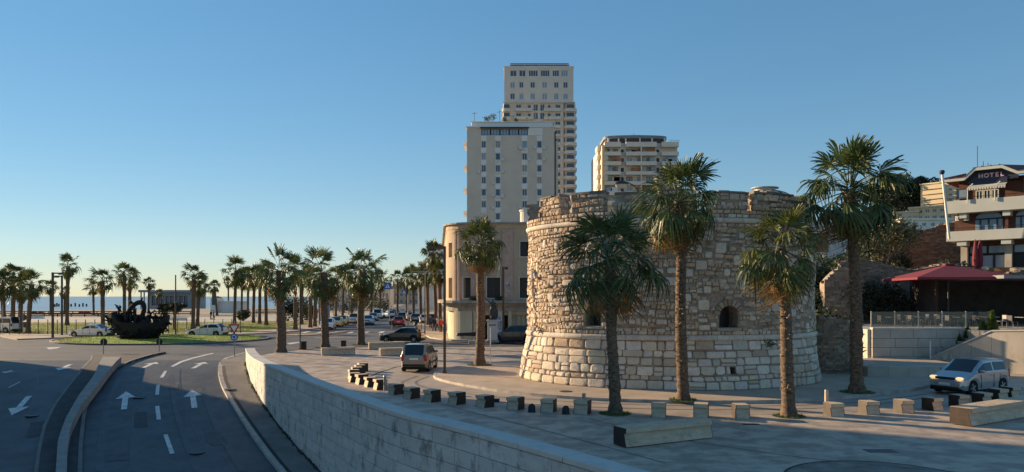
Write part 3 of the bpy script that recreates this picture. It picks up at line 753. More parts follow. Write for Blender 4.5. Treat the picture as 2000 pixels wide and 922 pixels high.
def trunk_mesh(h, lean, r0, r1, seed, stubs=120, n=12):
    r = random.Random(seed); mb = MB(); prof = []; K = max(10, int(h*5))
    for i in range(K+1):
        t = i/K; f = lerp(r0, r1, min(1, t*1.4)) if t < .7 else lerp(r1, r1*1.12, (t-.7)/.3)
        if t < .06: f *= 1+.35*(1-t/.06)
        wob = .035*h*.25*math.sin(math.pi*t)*math.sin(t*5+seed); ctr = Vector((lean[0]*t**1.5+wob, lean[1]*t**1.5+wob*.6, h*t)); prof.append((ctr, f*(1+r.uniform(-.05,.06)+(.05 if i % 2 else -.04))))
    b0 = len(mb.v)
    for ctr, f in prof:
        for k in range(n):
            a = 2*math.pi*k/n; q = f*(1+r.uniform(-.06,.06)); mb.v.append((ctr.x+q*math.cos(a), ctr.y+q*math.sin(a), ctr.z))
    for i in range(K):
        for k in range(n):
            k2 = (k+1) % n; mb.f.append((b0+i*n+k, b0+i*n+k2, b0+i*n+n+k2, b0+i*n+n+k)); mb.m.append(0); mb.c.append(None)
    st = MB()
    for s in range(stubs):
        t = r.uniform(.1, .99)**.8; i = int(t*K); ctr, f = prof[i]; a = r.random()*6.283; d = Vector((math.cos(a), math.sin(a), 0)); sd = Vector((-d.y, d.x, 0))
        L_ = r.uniform(.05, .14)+(.12 if r.random() < .12 else 0); wv = r.uniform(.03, .06); b = ctr+d*f*.93; up = r.uniform(.2, 1.3)
        tip = b+d*L_+Vector((0,0,L_*up))
        st.face([b-sd*wv, b+sd*wv, tip]); st.face([b+sd*wv+Vector((0,0,.07)), b-sd*wv+Vector((0,0,.07)), tip]); st.face([b-sd*wv, tip, b-sd*wv+Vector((0,0,.07))]); st.face([b+sd*wv, b+sd*wv+Vector((0,0,.07)), tip])
    return mb, st, prof[-1][0]
def palm(label, base, crown, rc, seed, nl=44, dead=10, r0=.27, yellow=.25, skirt=True, openness=0, group='tall fan palms', stubs=130, emin=-50, z0=0.0):
    """base, crown: world points. A fan palm whose leaves are parts."""
    r = random.Random(seed); b = Vector((base[0], base[1], z0)); c = Vector(crown)
    root = thing('palm_tree', label, 'palm tree', b, 0, group)
    h = c.z-b.z-rc*.12; mb, st, topc = trunk_mesh(h, (c.x-b.x, c.y-b.y), r0, r0*.80, seed, stubs)
    mb.obj('trunk', trunk_m, root, smooth=40)
    if stubs: struct(st.obj('leaf_stub', stub_m, root), 'stuff')
    for i in range(nl):
        t = (i+.5)/nl; e = lerp(84, emin, t**(.9))+r.uniform(-14, 14); phi = i*2.39996+r.uniform(-.5,.5)
        k_ = 0 if e > 55 else (1 if e > 20 else (2 if e > -18 else 3)); y = r.random() < yellow
        key = ('y', k_, r.randrange(2)) if y else (k_, r.randrange(2))
        s = rc*(lerp(.80, 1.02, min(1, t*2.2)))*r.uniform(.74, 1.16)
        o = link('leaf', LEAF[key], root, topc+Vector((math.cos(phi)*r0*.4, math.sin(phi)*r0*.4, lerp(.35, -.25, t)*rc*.4)), leaf_rot(phi, R(e), r.uniform(-.7,.7))); o.scale = (s, s*r.uniform(.72,1.05), s)
    for i in range(dead):
        phi = i*2.39996*1.3+r.random(); e = r.uniform(-88, -46); s = rc*r.uniform(.7, 1.12)
        o = link('dead_leaf', DEAD[r.randrange(3)], root, topc+Vector((math.cos(phi)*r0*.7, math.sin(phi)*r0*.7, -.08*rc-r.random()*.32*rc)), leaf_rot(phi, R(e), r.uniform(-1.2,1.2))); o.scale = (s, s, s)
    return root
def disc_grass(x, y, rad, z, seed, n=500, label='ring of green grass at the foot of a palm'):
    r = random.Random(seed); k = MB()
    ring = [(x+rad*math.cos(2*math.pi*i/20)*r.uniform(.92,1.06), y+rad*math.sin(2*math.pi*i/20)*r.uniform(.92,1.06), z+.012) for i in range(20)]
    k.face(ring)
    for i in range(n):
        q = math.sqrt(r.random())*rad*.99; t = r.random()*6.283; a = r.random()*6.28; hh = r.uniform(.03,.11); ww = r.uniform(.008,.02); px, py = x+q*math.cos(t), y+q*math.sin(t)
        k.face([(px-math.cos(a)*ww, py-math.sin(a)*ww, z), (px+math.cos(a)*ww, py+math.sin(a)*ww, z), (px+r.uniform(-.04,.04), py+r.uniform(-.04,.04), z+hh)])
    return struct(k.obj('grass_ring', ring_m), 'stuff')
def fp(label, bx, by, cx, cy, rpx, seed, z0=0.0, dy=0, **kw):
    """foreground palm measured off the photograph: foot pixel, crown pixel, crown radius in pixels"""
    x, y = gp(bx, by, z0); c = pt(cx, cy, y+dy); return palm(label, (x, y), c, rpx/F*y, seed, z0=z0, **kw), (x, y)
PF = []
_, p = fp('shaded fan palm in front of the tower, its broad dark crown below the battlements', 1201, 808, 1190, 494, 112, 21, nl=34, dead=5, r0=.235, yellow=.0, stubs=120, emin=-44); PF.append((p, .62, 0))
_, p = fp('tall fan palm rising above the middle of the tower, brown dead leaves under its crown', 1334, 781, 1326, 382, 90, 22, z0=.125, nl=42, dead=24, r0=.25, yellow=.2, stubs=200, emin=-45); PF.append((p, .6, .125))
_, p = fp('fan palm with a yellowish sunlit crown in front of the right side of the tower', 1541, 813, 1524, 474, 94, 23, nl=34, dead=12, r0=.25, yellow=.8, stubs=170, emin=-60); PF.append((p, .6, 0))
_, p = fp('tallest fan palm, right of the tower beside the low ruin', 1674, 766, 1660, 358, 98, 24, z0=.125, nl=46, dead=14, r0=.29, yellow=.15, stubs=220, emin=-55); PF.append((p, .75, .125))
_, p = fp('fan palm with a brown skirt in front of the old cream building', 937, 713, 939, 470, 52, 25, z0=.125, nl=44, dead=14, r0=.30, yellow=.3, stubs=120); PF.append((p, .8, .125))
_, p = fp('ragged dark fan palm just right of the roundabout signs', 549, 688, 547, 522, 52, 26, nl=26, dead=10, r0=.40, yellow=.05, stubs=60, emin=-74); PF.append((p, .4, 0))
_, p = fp('fan palm by the bench at the plaza edge, middle of the row of three', 635, 679, 632, 526, 52, 27, nl=27, dead=10, r0=.36, yellow=.1, stubs=60, emin=-72); PF.append((p, .9, 0))
_, p = fp('fan palm with a spiky top, rightmost of the three at the plaza edge', 705, 673.5, 708, 522, 52, 28, nl=26, dead=10, r0=.36, yellow=.1, stubs=60, emin=-74); PF.append((p, .9, 0))
for i, (p, rad, z) in enumerate(PF): disc_grass(p[0], p[1], rad, z, 300+i)
# far palms: crown in one mesh, three kinds shared
def crown_mesh(seed, nl=34, y=.2, emin=-50, dead=8):
    r = random.Random(seed); mb = MB()
    for i in range(nl+dead):
        if i < nl: t = (i+.5)/nl; e = lerp(82, emin, t)+r.uniform(-14,14); mi = 1 if r.random() < y else 0; dr = .3 if e > 40 else (.7 if e > 0 else 1.15)
        else: t = 1; e = r.uniform(-85,-60); mi = 2; dr = 1.1
        phi = i*2.39996+r.uniform(-.2,.2); lf = fan_leaf(seed*100+i, dr, n=13, simple=True, limp=.1 if mi < 2 else .4, spread=112 if mi < 2 else 60); M3 = leaf_rot(phi, R(e), r.uniform(-.4,.4)); s = r.uniform(.72, 1.15)*(1 if mi < 2 else .8)
        off = Vector((0,0,lerp(.12,-.1,t)))
        mb.poly([M3 @ (Vector(v)*s)+off for v in lf.v], lf.f, mi)
    return mb.mesh('crown', [leaf_m, leaf_y, leaf_dead])
CROWN = [crown_mesh(1), crown_mesh(2, 24, .35, -60), crown_mesh(3, 34, .1, -62, 14), crown_mesh(4, 20, .1, -30, 4), crown_mesh(5, 28, .5, -70, 10)]
FTR = {}
def far_palm(label, bx, by, cx, cy, rpx, seed, group, r0=.27):
    r = random.Random(seed); x, y = gp(bx, by); c = pt(cx, cy, y); rc = rpx/F*y
    root = thing('palm_tree', label, 'palm tree', (x, y, 0), 0, group); h = c.z
    mb = MB(); K = 9; pts = [Vector(((c.x-x)*(t/K)**1.4, 0, h*t/K)) for t in range(K+1)]
    mb.tube(pts, [r0*(1.35 if t == 0 else (1 if t % 2 else .9)*(1 if t < 7 else 1.12)) for t in range(K+1)], 8)
    mb.obj('trunk', trunk_m, root, smooth=40)
    o = link('crown', CROWN[r.randrange(5)], root, pts[-1], (r.uniform(-.18,.18), r.uniform(-.18,.18), r.random()*6.28)); o.scale = (rc*r.uniform(.85,1.15), rc, rc*r.uniform(.8,1.25)); return root
GP_ = 'fan palms on the seafront lawn'
for a in [
 ('fan palm cut by the left edge of the picture', 8, 649, 4, 556, 30, 31), ('tall seafront fan palm second from the left edge', 25, 646, 27, 538, 30, 32),
 ('dark fan palm behind the round sign on the left', 39, 649, 42, 560, 26, 33), ('bushy fan palm left of the twin lamp posts, sunlit leaves on its left', 55, 651, 62, 556, 30, 34),
 ('lone tall fan palm right beside the twin lamp posts, highest on the left', 131, 636, 133, 520, 24, 35), ('small distant fan palm left of the twin lamp posts', 99, 615, 99, 562, 16, 36),
 ('tiny distant fan palm seen between the twin lamp posts', 126, 613, 127, 572, 13, 37), ('fan palm above the white saloon car left of the sculpture', 201, 647, 200, 549, 30, 38),
 ('smaller fan palm behind the one above the white saloon car', 183, 615, 182, 563, 20, 39), ('taller fan palm of the pair behind the black sculpture', 243, 634, 243, 538, 27, 40),
 ('drooping fan palm of the pair behind the black sculpture', 253, 632, 254, 545, 25, 41), ('small far fan palm just right of the black sculpture', 290, 613, 291, 554, 13, 42),
 ('smallest fan palm in front of the grey beach pavilion', 311, 614, 311, 573, 9, 43), ('thick dark fan palm with a double crown right of the tall plain post', 377, 645, 379, 540, 30, 44),
 ('leaning fan palm crowding the thick dark one on its right', 386, 638, 389, 556, 24, 45), ('far fan palm leaning over the white kiosk', 424, 617, 418, 560, 15, 46),
 ('small upright fan palm behind the white kiosk', 446, 606, 446, 553, 11, 47), ('tall fan palm directly above the give way sign', 458, 633, 461, 530, 29, 48),
 ('fan palm close right of the one above the give way sign', 472, 616, 473, 545, 22, 49), ('brownish fan palm in the dense clump right of the give way sign', 484, 620, 485, 540, 22, 50),
 ('fan palm with golden leaf edges in the middle of the dense clump', 495, 631, 497, 543, 23, 51), ('golden fan palm at the front of the dense clump', 507, 633, 508, 540, 24, 52),
 ('fan palm with a sunlit left side just left of the ragged palm', 520, 636, 518, 536, 25, 53), ('fan palm behind the right side of the ragged palm', 577, 645, 577, 528, 32, 54),
 ('dark fan palm between the ragged palm and the blue panel', 589, 634, 590, 545, 24, 55), ('fan palm left of the blue advertising panel', 606, 641, 607, 545, 24, 56),
 ('sunlit fan palm just behind the blue advertising panel', 615, 639, 618, 543, 24, 57), ('fan palm above the yellow taxis', 656, 622, 657, 543, 26, 58),
 ('distant fan palm behind the yellow taxis', 669, 618, 671, 548, 20, 59), ('fan palm left of the last plaza palm', 687, 620, 687, 540, 25, 60),
 ('fan palm half hidden behind the last plaza palm', 725, 619, 726, 535, 26, 61), ('small fan palm behind the crossing signs', 742, 614, 744, 548, 19, 62)]:
    far_palm(*a, GP_)
GP2 = 'fan palms along the avenue'
for a in [
 ('tall fan palm on the avenue against the corner of the old building', 852, 640, 846, 497, 27, 71), ('brownish fan palm on the avenue left of the tall lamp post', 836, 636, 834, 535, 25, 72),
 ('fan palm with a dead brown skirt behind the tan lamp post', 822, 631, 820, 540, 24, 73), ('fan palm right of the second crossing sign', 808, 627, 806, 543, 22, 74),
 ('fan palm between the two crossing signs', 776, 618, 777, 546, 19, 75), ('farthest fan palm on the right of the avenue', 795, 620, 795, 545, 20, 76),
 ('brown fan palm trunk closest to the old building on the avenue', 860, 641, 858, 535, 22, 77)]:
    far_palm(*a, GP2)
# ---------------------------------------------------------------- broadleaf trees and shrubs
def leaf_cloud(mb, clumps, n, size, r, mi=0):
    for i in range(n):
        c, rad = clumps[r.randrange(len(clumps))]
        while True:
            v = Vector((r.uniform(-1,1), r.uniform(-1,1), r.uniform(-1,1)))
            if .25 < v.length < 1: break
        v = v.normalized()*(r.random()**.35)
        p = Vector(c)+Vector((v.x*rad[0], v.y*rad[1], v.z*rad[2])); a = Vector((r.uniform(-1,1), r.uniform(-1,1), r.uniform(-1,1))).normalized(); b = a.orthogonal().normalized(); s = size*r.uniform(.6,1.3)
        q = a.cross(b)
        mb.face([p-b*s, p+q*s*.45, p+b*s, p-q*s*.45], mi)
def tree(name, label, cat, base, h, rad, seed, mt, n=2500, leaf=.16, trunk_r=.14, low=.35, flat=.8, group=None, nc=12):
    r = random.Random(seed); root = thing(name, label, cat, base, 0, group); t = MB(); cl = []
    th = h*low
    t.tube([(0,0,-.1),(r.uniform(-.1,.1),r.uniform(-.1,.1),th*.6),(r.uniform(-.2,.2),r.uniform(-.2,.2),th+.3)], [trunk_r*1.3, trunk_r, trunk_r*.8], 8)
    for i in range(nc):
        a = i*2.4+r.random(); q = rad*r.uniform(.15,.72); z = lerp(th+.1*h, h-.18*h, r.random()); s = rad*r.uniform(.28,.5)
        c = (q*math.cos(a), q*math.sin(a), z); cl.append((c, (s, s, s*flat))); t.tube([(0,0,th*.8), (c[0]*.5, c[1]*.5, lerp(th*.9, c[2], .6)), c], [trunk_r*.5, trunk_r*.3, trunk_r*.12], 5, 0, None, False)
    t.obj('trunk', bark_m, root, smooth=40)
    k = MB(); leaf_cloud(k, cl, n, leaf, r); k.obj('crown', mt, root); return root
def shrub(name, label, cat, base, size, seed, mt, n=1200, leaf=.1, group=None, nc=9):
    r = random.Random(seed); root = thing(name, label, cat, base, 0, group); cl = []; t = MB()
    for i in range(nc):
        c = (r.uniform(-.6,.6)*size[0], r.uniform(-.6,.6)*size[1], r.uniform(.25,.75)*size[2]); s = r.uniform(.28,.45); cl.append((c, (size[0]*s, size[1]*s, size[2]*s*.8))); t.tube([(c[0]*.2, c[1]*.2, -.05), c], [.03,.012], 4, 0, None, False)
    t.obj('stem', bark_m, root); k = MB(); leaf_cloud(k, cl, n, leaf, r); k.obj('foliage', mt, root); return root
def conifer(label, base, h, rad, seed):
    r = random.Random(seed); root = thing('conifer_shrub', label, 'conifer', base, 0, 'small conifers by the ramp'); t = MB(); t.tube([(0,0,-.05),(0,0,h*.5)], [.05,.03], 6); t.obj('trunk', bark_m, root); k = MB()
    for i in range(1500):
        z = r.random()**1.2; rr_ = rad*(1-z)**.75*(.85+.3*r.random())*math.sqrt(r.uniform(.35,1)); a = r.random()*6.283; p = Vector((rr_*math.cos(a), rr_*math.sin(a), .06*h+z*h*.94)); d = Vector((math.cos(a)*.6, math.sin(a)*.6, 1)).normalized(); s = Vector((-math.sin(a), math.cos(a), 0)); q = r.uniform(.04,.08)
        k.face([p-s*q*.5, p+s*q*.5, p+d*q*2.0])
    k.obj('foliage', conifer_m, root); return root
# ---------------------------------------------------------------- buildings
beige = mat('beige_render', (.56,.485,.41), .88, .06, .25, stain=.2, stain_c=(.48,.42,.36), stain_scale=.3, stain_stretch=(1,1,.2))
cream = mat('cream_render', (.60,.55,.48), .88, .06, .25)
pale = mat('pale_render', (.68,.67,.65), .85, .05, .3)
roundw = mat('round_tower_render', (.64,.58,.50), .88, .06, .25)
deco_m = mat('ochre_render', (.46,.355,.25), .88, .09, .5, stain=.35, stain_c=(.33,.24,.15), stain_scale=.6, stain_stretch=(1,1,.25))
deco_p = mat('pink_pilaster', (.46,.32,.25), .88, .14, 2.5, stain=.3, stain_c=(.33,.22,.17), stain_scale=1.5)
deco_g = mat('ground_floor_render', (.58,.51,.36), .85, .08, .6, stain=.3, stain_c=(.38,.33,.22), stain_scale=.8, stain_stretch=(1,1,.3))
ledge_m = mat('weathered_ledge', (.34,.31,.27), .9, .2, 1.2, .2, 12, stain=.5, stain_c=(.17,.15,.13), stain_scale=1)
roof_g = mat('grey_roof', (.20,.21,.23), .7, .1, .4)
dark_wall = mat('dark_wall', (.035,.03,.03), .9, .3, 1.5)
hotel_b = mat('hotel_brick', (.13,.058,.040), .9, .2, 3, .2, 25, stain=.3, stain_c=(.09,.04,.03), stain_scale=3)
hotel_w = mat('balcony_band', (.52,.53,.48), .85, .05, .6)
tile_m = mat('roof_tile', (.17,.046,.036), .8, .3, 5, .2, 20)
navy_m = mat('navy_panel', (.014,.02,.05), .6, .1, 4)
ac_m = mat('ac_white', (.55,.55,.53), .6, .05, 4)
sun_w = mat('sunny_render', (.62,.50,.33), .9, .1, .2)
terra = mat('terracotta_wall', (.34,.15,.075), .9, .25, .6)
dome_m = mat('dome_metal', (.46,.43,.37), .6, .1, .6)
frame_w = mat('white_frame', (.62,.62,.6), .6, .05, 4)
frame_d = mat('dark_frame', (.03,.035,.045), .5, .1, 4)
frame_bl = mat('blue_frame', (.015,.035,.075), .5, .1, 4)
curtain = mat('shutter', (.30,.29,.27), .8, .1, 3, stretch=(1,1,8))
WINC = {}
def win(parent, pos, w_, h_, fm=None, gm=None, mull=1, rows_=1, rz=0, name='window', th=.07):
    fm = fm or frame_d; gm = gm or glass_b
    key = (round(w_, 2), round(h_, 2), fm.name, gm.name, mull, rows_, th)
    if key not in WINC:
        k = MB(); k.box(0, th, -.06, 0, 0, h_); k.box(w_-th, w_, -.06, 0, 0, h_); k.box(th, w_-th, -.058, 0, 0, th); k.box(th, w_-th, -.058, 0, h_-th, h_)
        for i in range(1, mull+1): x = w_*i/(mull+1); k.box(x-th*.45, x+th*.45, -.05, 0, th, h_-th)
        for i in range(1, rows_): z = h_*i/rows_; k.box(th, w_-th, -.045, 0, z-th*.4, z+th*.4)
        p = MB(); p.face([(th*.5,-.02,th*.5),(w_-th*.5,-.02,th*.5),(w_-th*.5,-.02,h_-th*.5),(th*.5,-.02,h_-th*.5)])
        WINC[key] = (k.mesh('window', fm), p.mesh('pane', gm))
    a, b = WINC[key]; o = link(name, a, parent, pos, rz); link('pane', b, o); return o
fr = lambda u, v, d: (u, -d, v)
def block(root, name, mt, x0, x1, y0, y1, z0, z1, holes=(), depth=.25, parent=None):
    """a wall block with a pierced front; other sides plain"""
    k = MB(); facade(k, lambda u, v, d: (u, y0-d, v), x0, x1, z0, z1, list(holes), depth)
    k.face([(x1,y0,z0),(x1,y1,z0),(x1,y1,z1),(x1,y0,z1)]); k.face([(x0,y1,z0),(x0,y0,z0),(x0,y0,z1),(x0,y1,z1)])
    k.face([(x1,y1,z0),(x0,y1,z0),(x0,y1,z1),(x1,y1,z1)]); k.face([(x0,y0,z1),(x1,y0,z1),(x1,y1,z1),(x0,y1,z1)])
    return k.obj(name, mt, root)
# --- beige slab block
Y1 = 185.0; s1 = Y1/F; X = lambda px: (px-912)*s1; Z = lambda py: EYE+(HOR-py)*s1
b1 = thing('apartment_block', 'plain beige apartment slab with four vertical window strips and a glazed top floor', 'apartment block', (pt(912,579,Y1).x, Y1, 0))
W1 = X(1083); zt = Z(249); cols = [(940.3,949.3),(967.6,977.2),(1019.6,1029.6),(1048.8,1058.2)]; rws = [282,305.6,329,352,375.7,399,422.5]
hol = []; wl = []
for ci, (a, b) in enumerate(cols):
    for ri, cy in enumerate(rws):
        if ri == 6 and ci in (0,): continue
        h = (X(a)+.05, X(b)-.05, Z(cy+6.5), Z(cy-6.5)); hol.append(h); wl.append((h, ci, ri))
band = (X(940), X(1031), Z(264), Z(251.5)); hol.append(band)
sm = (X(1032), X(1043), Z(263), Z(259)); hol.append(sm)
block(b1, 'wall', beige, 0, W1, 0, 14, 0, zt, hol, .3)
rr = random.Random(4)
for h, ci, ri in wl:
    win(b1, (h[0], .28, h[2]), h[1]-h[0], h[3]-h[2], frame_w, rr.choice([glass_b, glass_b, glass_b, glass_b, curtain, glass_l]), 1 if rr.random() < .5 else 0, th=.09)
for ci, (a, b) in enumerate(cols):
    for ri in range(7):
        top_ = Z(rws[ri]+6.7); bot = Z(rws[ri+1]-6.7) if ri < 6 else Z(440)
        k = MB(); k.box(X(a)-.1, X(b)+.1, -.06, 0, bot, top_); k.obj('spandrel_panel', pale, b1)
    k = MB(); k.box(X(a)-.1, X(b)+.1, -.06, 0, Z(rws[0]-6.7), Z(265)); k.obj('spandrel_panel', pale, b1)
n = 5
for i in range(n):
    x0, x1 = lerp(band[0], band[1], i/n), lerp(band[0], band[1], (i+1)/n); win(b1, (x0+.05, .26, band[2]), x1-x0-.1, band[3]-band[2], frame_d, glass_l, 2, th=.12)
win(b1, (sm[0], .26, sm[2]), sm[1]-sm[0], sm[3]-sm[2], frame_w, glass_b, 1, th=.08)
k = MB(); k.box(X(938), X(1033), -.7, .1, Z(251), Z(249.2)); k.obj('top_canopy', dark_wall, b1)
k = MB(); k.box(X(1031.5), X(1060), -.05, 0, Z(264), Z(250)); k.obj('top_panel', pale, b1)
k = MB(); k.box(X(921), X(1080), 1.2, 12, zt, Z(237)); k.box(X(919), X(1084), .9, 12.3, Z(237), Z(235.6)); k.obj('roof_storey', pale, b1)
k = MB(); k.box(-.25, W1+.25, -.2, 14.2, zt, zt+.25); k.obj('cornice', pale, b1)
for i in range(9):
    ci, ri = [(0,4),(1,1),(1,2),(2,0),(2,2),(3,2),(1,4),(2,4),(3,4)][i]; h = [q for q in wl if q[1] == ci and q[2] == ri][0][0]
    k = MB(); k.bbox(h[0]+.1, h[0]+.9, -.42, -.07, h[2]-.75, h[2]-.2, .03); k.obj('air_conditioner', ac_m, b1)
for q in (0, 2, 4, 6, 8, 10, 12):
    z0 = zt-4-q*2.9; k = MB(); k.box(-1.0, -.002, 3, 9, z0, z0+1.0); k.obj('balcony', pale, b1)
k = MB(); k.box(W1+.01, W1+.32, -.05, .25, 0, zt-1); k.obj('drainpipe', dark_wall, b1)
k = MB(); k.box(W1+.01, W1+1.1, 4, 12, 0, zt-2.5); k.obj('side_bay', cream, b1)
for i, (px, hh, ty) in enumerate(((930,1.2,0),(951,1.6,1),(962,2.2,1),(966,1.2,0),(985,1.3,1),(1008,1.0,1),(1020,.9,0))):
    r = random.Random(90+i); k = MB()
    if ty:
        leaf_cloud(k, [((0,0,hh*.6),(hh*.5,hh*.5,hh*.5))], 120, .22, r); t = tag(k.obj('roof_plant', foliage_o, None, (pt(px,579,Y1).x, Y1+2, Z(235.6))), 'green potted plant on the beige slab roof, %s from the left' % ORD[i], 'plant', 'plants on the beige roof')
for i in range(14):
    h, ci, ri = wl[rr.randrange(len(wl))]; x = h[0]+rr.uniform(-1.1,-.9) if i % 2 else h[1]+.15; k = MB(); k.bbox(x, x+.8, -.4, -.002, h[2]-.2-.4*rr.random(), h[2]+.4, .04); k.obj('air_conditioner', ac_m, b1)
for px, hh in ((925,3.2),(945,2.0),(975,3.6),(1002,2.4),(1030,1.8),(1046,4.4),(1072,3.0)):
    k = MB(); x = X(px); k.tube([(x,4,Z(235.6)),(x,4,Z(235.6)+hh)], .07, 5); k.tube([(x-.6,4,Z(235.6)+hh*.85),(x+.6,4,Z(235.6)+hh*.9)], .05, 4); k.obj('aerial', post_dark, b1)
k = MB(); k.box(X(1046), X(1062), 5, 9, Z(235.6), Z(233)); k.obj('lift_room', pale, b1)
# --- tall tower
Y2 = 263.0; s2 = Y2/F; X = lambda px: (px-985)*s2; Z = lambda py: EYE+(HOR-py)*s2
b2 = thing('apartment_tower', 'tallest cream apartment tower with three plain upper floors and rounded balconies below', 'apartment tower', (pt(985,579,Y2).x, Y2, 0))
hol = []; wl = []
for (py0, py1), xs in (((137,149),[(996.5,1009),(1014,1026.5),(1032.5,1050.5),(1056,1073.5),(1079,1092),(1096,1109)]), ((160,171.5),[(996.5,1005.5),(1014,1022.5),(1036,1045),(1059,1068.5),(1082,1091),(1100,1109)]), ((182.5,194),[(996.5,1005.5),(1014,1022.5),(1036,1045),(1059,1068.5),(1082,1091),(1100,1109)])):
    for a, b in xs: h = (X(a), X(b), Z(py1), Z(py0)); hol.append(h); wl.append((h, int((b-a)/4.2)))
block(b2, 'upper_wall', cream, 0, X(1120), 0, 20, Z(199.5), Z(131), hol, .3)
for h, m_ in wl: win(b2, (h[0], .28, h[2]), h[1]-h[0], h[3]-h[2], frame_w, glass_l if rr.random() < .5 else glass_b, max(1, m_-1), th=.13)
k = MB(); k.box(-.2, X(1120)+.2, -.2, 20.2, Z(131), Z(129.5)); k.obj('cornice', pale, b2)
k = MB(); k.poly([(X(994),1.5,Z(129.6)),(X(1113),1.5,Z(129.6)),(X(1113),18,Z(129.6)),(X(994),18,Z(129.6)),(X(997),3.5,Z(117.5)),(X(1112),3.5,Z(117.5)),(X(1112),16,Z(117.5)),(X(997),16,Z(117.5))],[(0,1,5,4),(1,2,6,5),(2,3,7,6),(3,0,4,7),(4,5,6,7)]); k.obj('roof', roof_g, b2)
for i in range(4):
    a = 998+i*28.5; k = MB(); k.box(X(a), X(a+25), .9, 1.4, Z(129.5), Z(125.5)); k.obj('roof_light', glass_b, b2)
k = MB(); k.box(X(996), X(1113), 1.2, 1.6, Z(125.2), Z(123.6)); k.obj('roof_beam', pale, b2)
k = MB(); k.box(X(983), X(1123), -.5, 20.4, Z(200.5), Z(199.4)); k.obj('string_course', pale, b2)
fl = [209+16.5*i for i in range(14)]; hol = []; wl = []
for i, cy in enumerate(fl):
    for (a, b, hh) in ((1008,1018,5.6),(1031,1037,5),(1042,1051,6.5),(1055,1064,6.5),(1070,1076,5),(1085,1095,5.6)):
        if i > 2 and a < 1084: continue
        h = (X(a), X(b), Z(cy+hh), Z(cy-hh)); hol.append(h); wl.append((h, 1 if b-a > 8 else 0))
lowx1 = X(1101)
block(b2, 'lower_wall', cream, X(984), lowx1, .6, 20, 0, Z(200.6), hol, .3)
for h, m_ in wl: win(b2, (h[0], .88, h[2]), h[1]-h[0], h[3]-h[2], frame_w, glass_b, m_, th=.12)
def bay(name, px0, px1, z0, z1, mt, y=0.4, bulge=1.3, th=None):
    k = MB(); n = 8; x0, x1 = X(px0), X(px1); P = [(lerp(x0, x1, i/n), y-bulge*math.sin(math.pi*i/n)**.7) for i in range(n+1)]
    k.prism(P+[(x1, 6), (x0, 6)], z0, z1); return k.obj(name, mt, b2)
for i, cy in enumerate(fl):
    if i < 3:
        for (a, b) in ((1007,1040),(1062,1095)): 
            k = MB(); k.box(X(a), X(b), -.7, .598, Z(cy+8.6), Z(cy+2.5)); k.obj('balcony', cream, b2)
    bay('balcony', 1100, 1127, Z(cy+9), Z(cy+3), cream)
    bay('bay_core', 1103, 1124.5, Z(cy+3), Z(cy-7.5), cream, 1.0, .8)
    win(b2, (X(1107), -.05, Z(cy+3)), X(1121)-X(1107), Z(cy-5)-Z(cy+3), frame_d, glass_b, 2, th=.14)
    if i > 2:
        k = MB(); k.box(X(1083), X(1094), -.6, .598, Z(cy+8.6), Z(cy+3.5)); k.obj('balcony', cream, b2)
    if i < 3:
        bay('balcony', 980, 999, Z(cy+9), Z(cy+3), cream); bay('bay_core', 982, 997, Z(cy+3), Z(cy-7.5), cream, 1.0, .8)
        win(b2, (X(984), .0, Z(cy+3)), X(995)-X(984), Z(cy-5)-Z(cy+3), frame_d, glass_b, 1, th=.14)
# --- round-topped tower
Y3 = 229.0; s3 = Y3/F; X = lambda px: (px-1170)*s3; Z = lambda py: EYE+(HOR-py)*s3
b3 = thing('apartment_tower', 'cream apartment tower with balcony bands and a rounded brown penthouse behind the stone tower', 'apartment tower', (pt(1170,579,Y3).x, Y3, 0))
k = MB(); k.box(X(1188), X(1326), 2.2, 24, 0, Z(277)); k.obj('core_wall', roundw, b3)
k = MB(); k.box(X(1171), X(1188)-.01, 5, 24, 0, Z(288)); k.obj('side_wing', roundw, b3)
k = MB(); k.box(X(1176), X(1181), .3, 5, 0, Z(283)); k.box(X(1181), X(1187.9), 2, 5, 0, Z(283)); k.obj('corner_pier', sun_w, b3)
rowsY = [(277,286.5),(296,303.5),(315,322.5),(334.5,341),(354,361),(373,381),(392,400)]
bays = [(1181,1213),(1223,1283),(1293,1326)]
for i, (p0, p1) in enumerate(rowsY):
    for (a, b) in bays:
        k = MB(); k.box(X(a), X(b), 0, 2.19, Z(p1), Z(p0)); k.obj('balcony', roundw, b3)
    if i < 6:
        q0, q1 = p1, rowsY[i+1][0]
        for (a, b) in bays:
            wv = X(b)-X(a); nn = 2 if b-a < 40 else 3
            for j in range(nn):
                if rr.random() < .2: continue
                x0 = X(a)+wv*(j+.12)/nn; win(b3, (x0, 2.18, Z(q1)), wv*.6/nn, Z(q0+2)-Z(q1), rr.choice([frame_w, frame_d]), rr.choice([glass_b, curtain, glass_l, glass_l]), 1, th=.12)
        k = MB(); k.box(X(1217)-.35, X(1217)+.5, 2.12, 2.19, Z(q1-1), Z(q0+3)); k.obj('slot_window', glass_d, b3)
        k = MB(); k.box(X(1287)-.35, X(1287)+.5, 2.12, 2.19, Z(q1-1), Z(q0+3)); k.obj('slot_window', glass_d, b3)
        k = MB(); k.box(X(1253)-.15, X(1253)+.15, .1, 2.18, Z(q1), Z(q0)); k.obj('fin_wall', roundw, b3)
        k = MB(); k.bbox(X(1168.5), X(1176)-.02, 3.2, 9, Z(p1+3), Z(p0+2), .25); k.obj('balcony', roundw, b3)
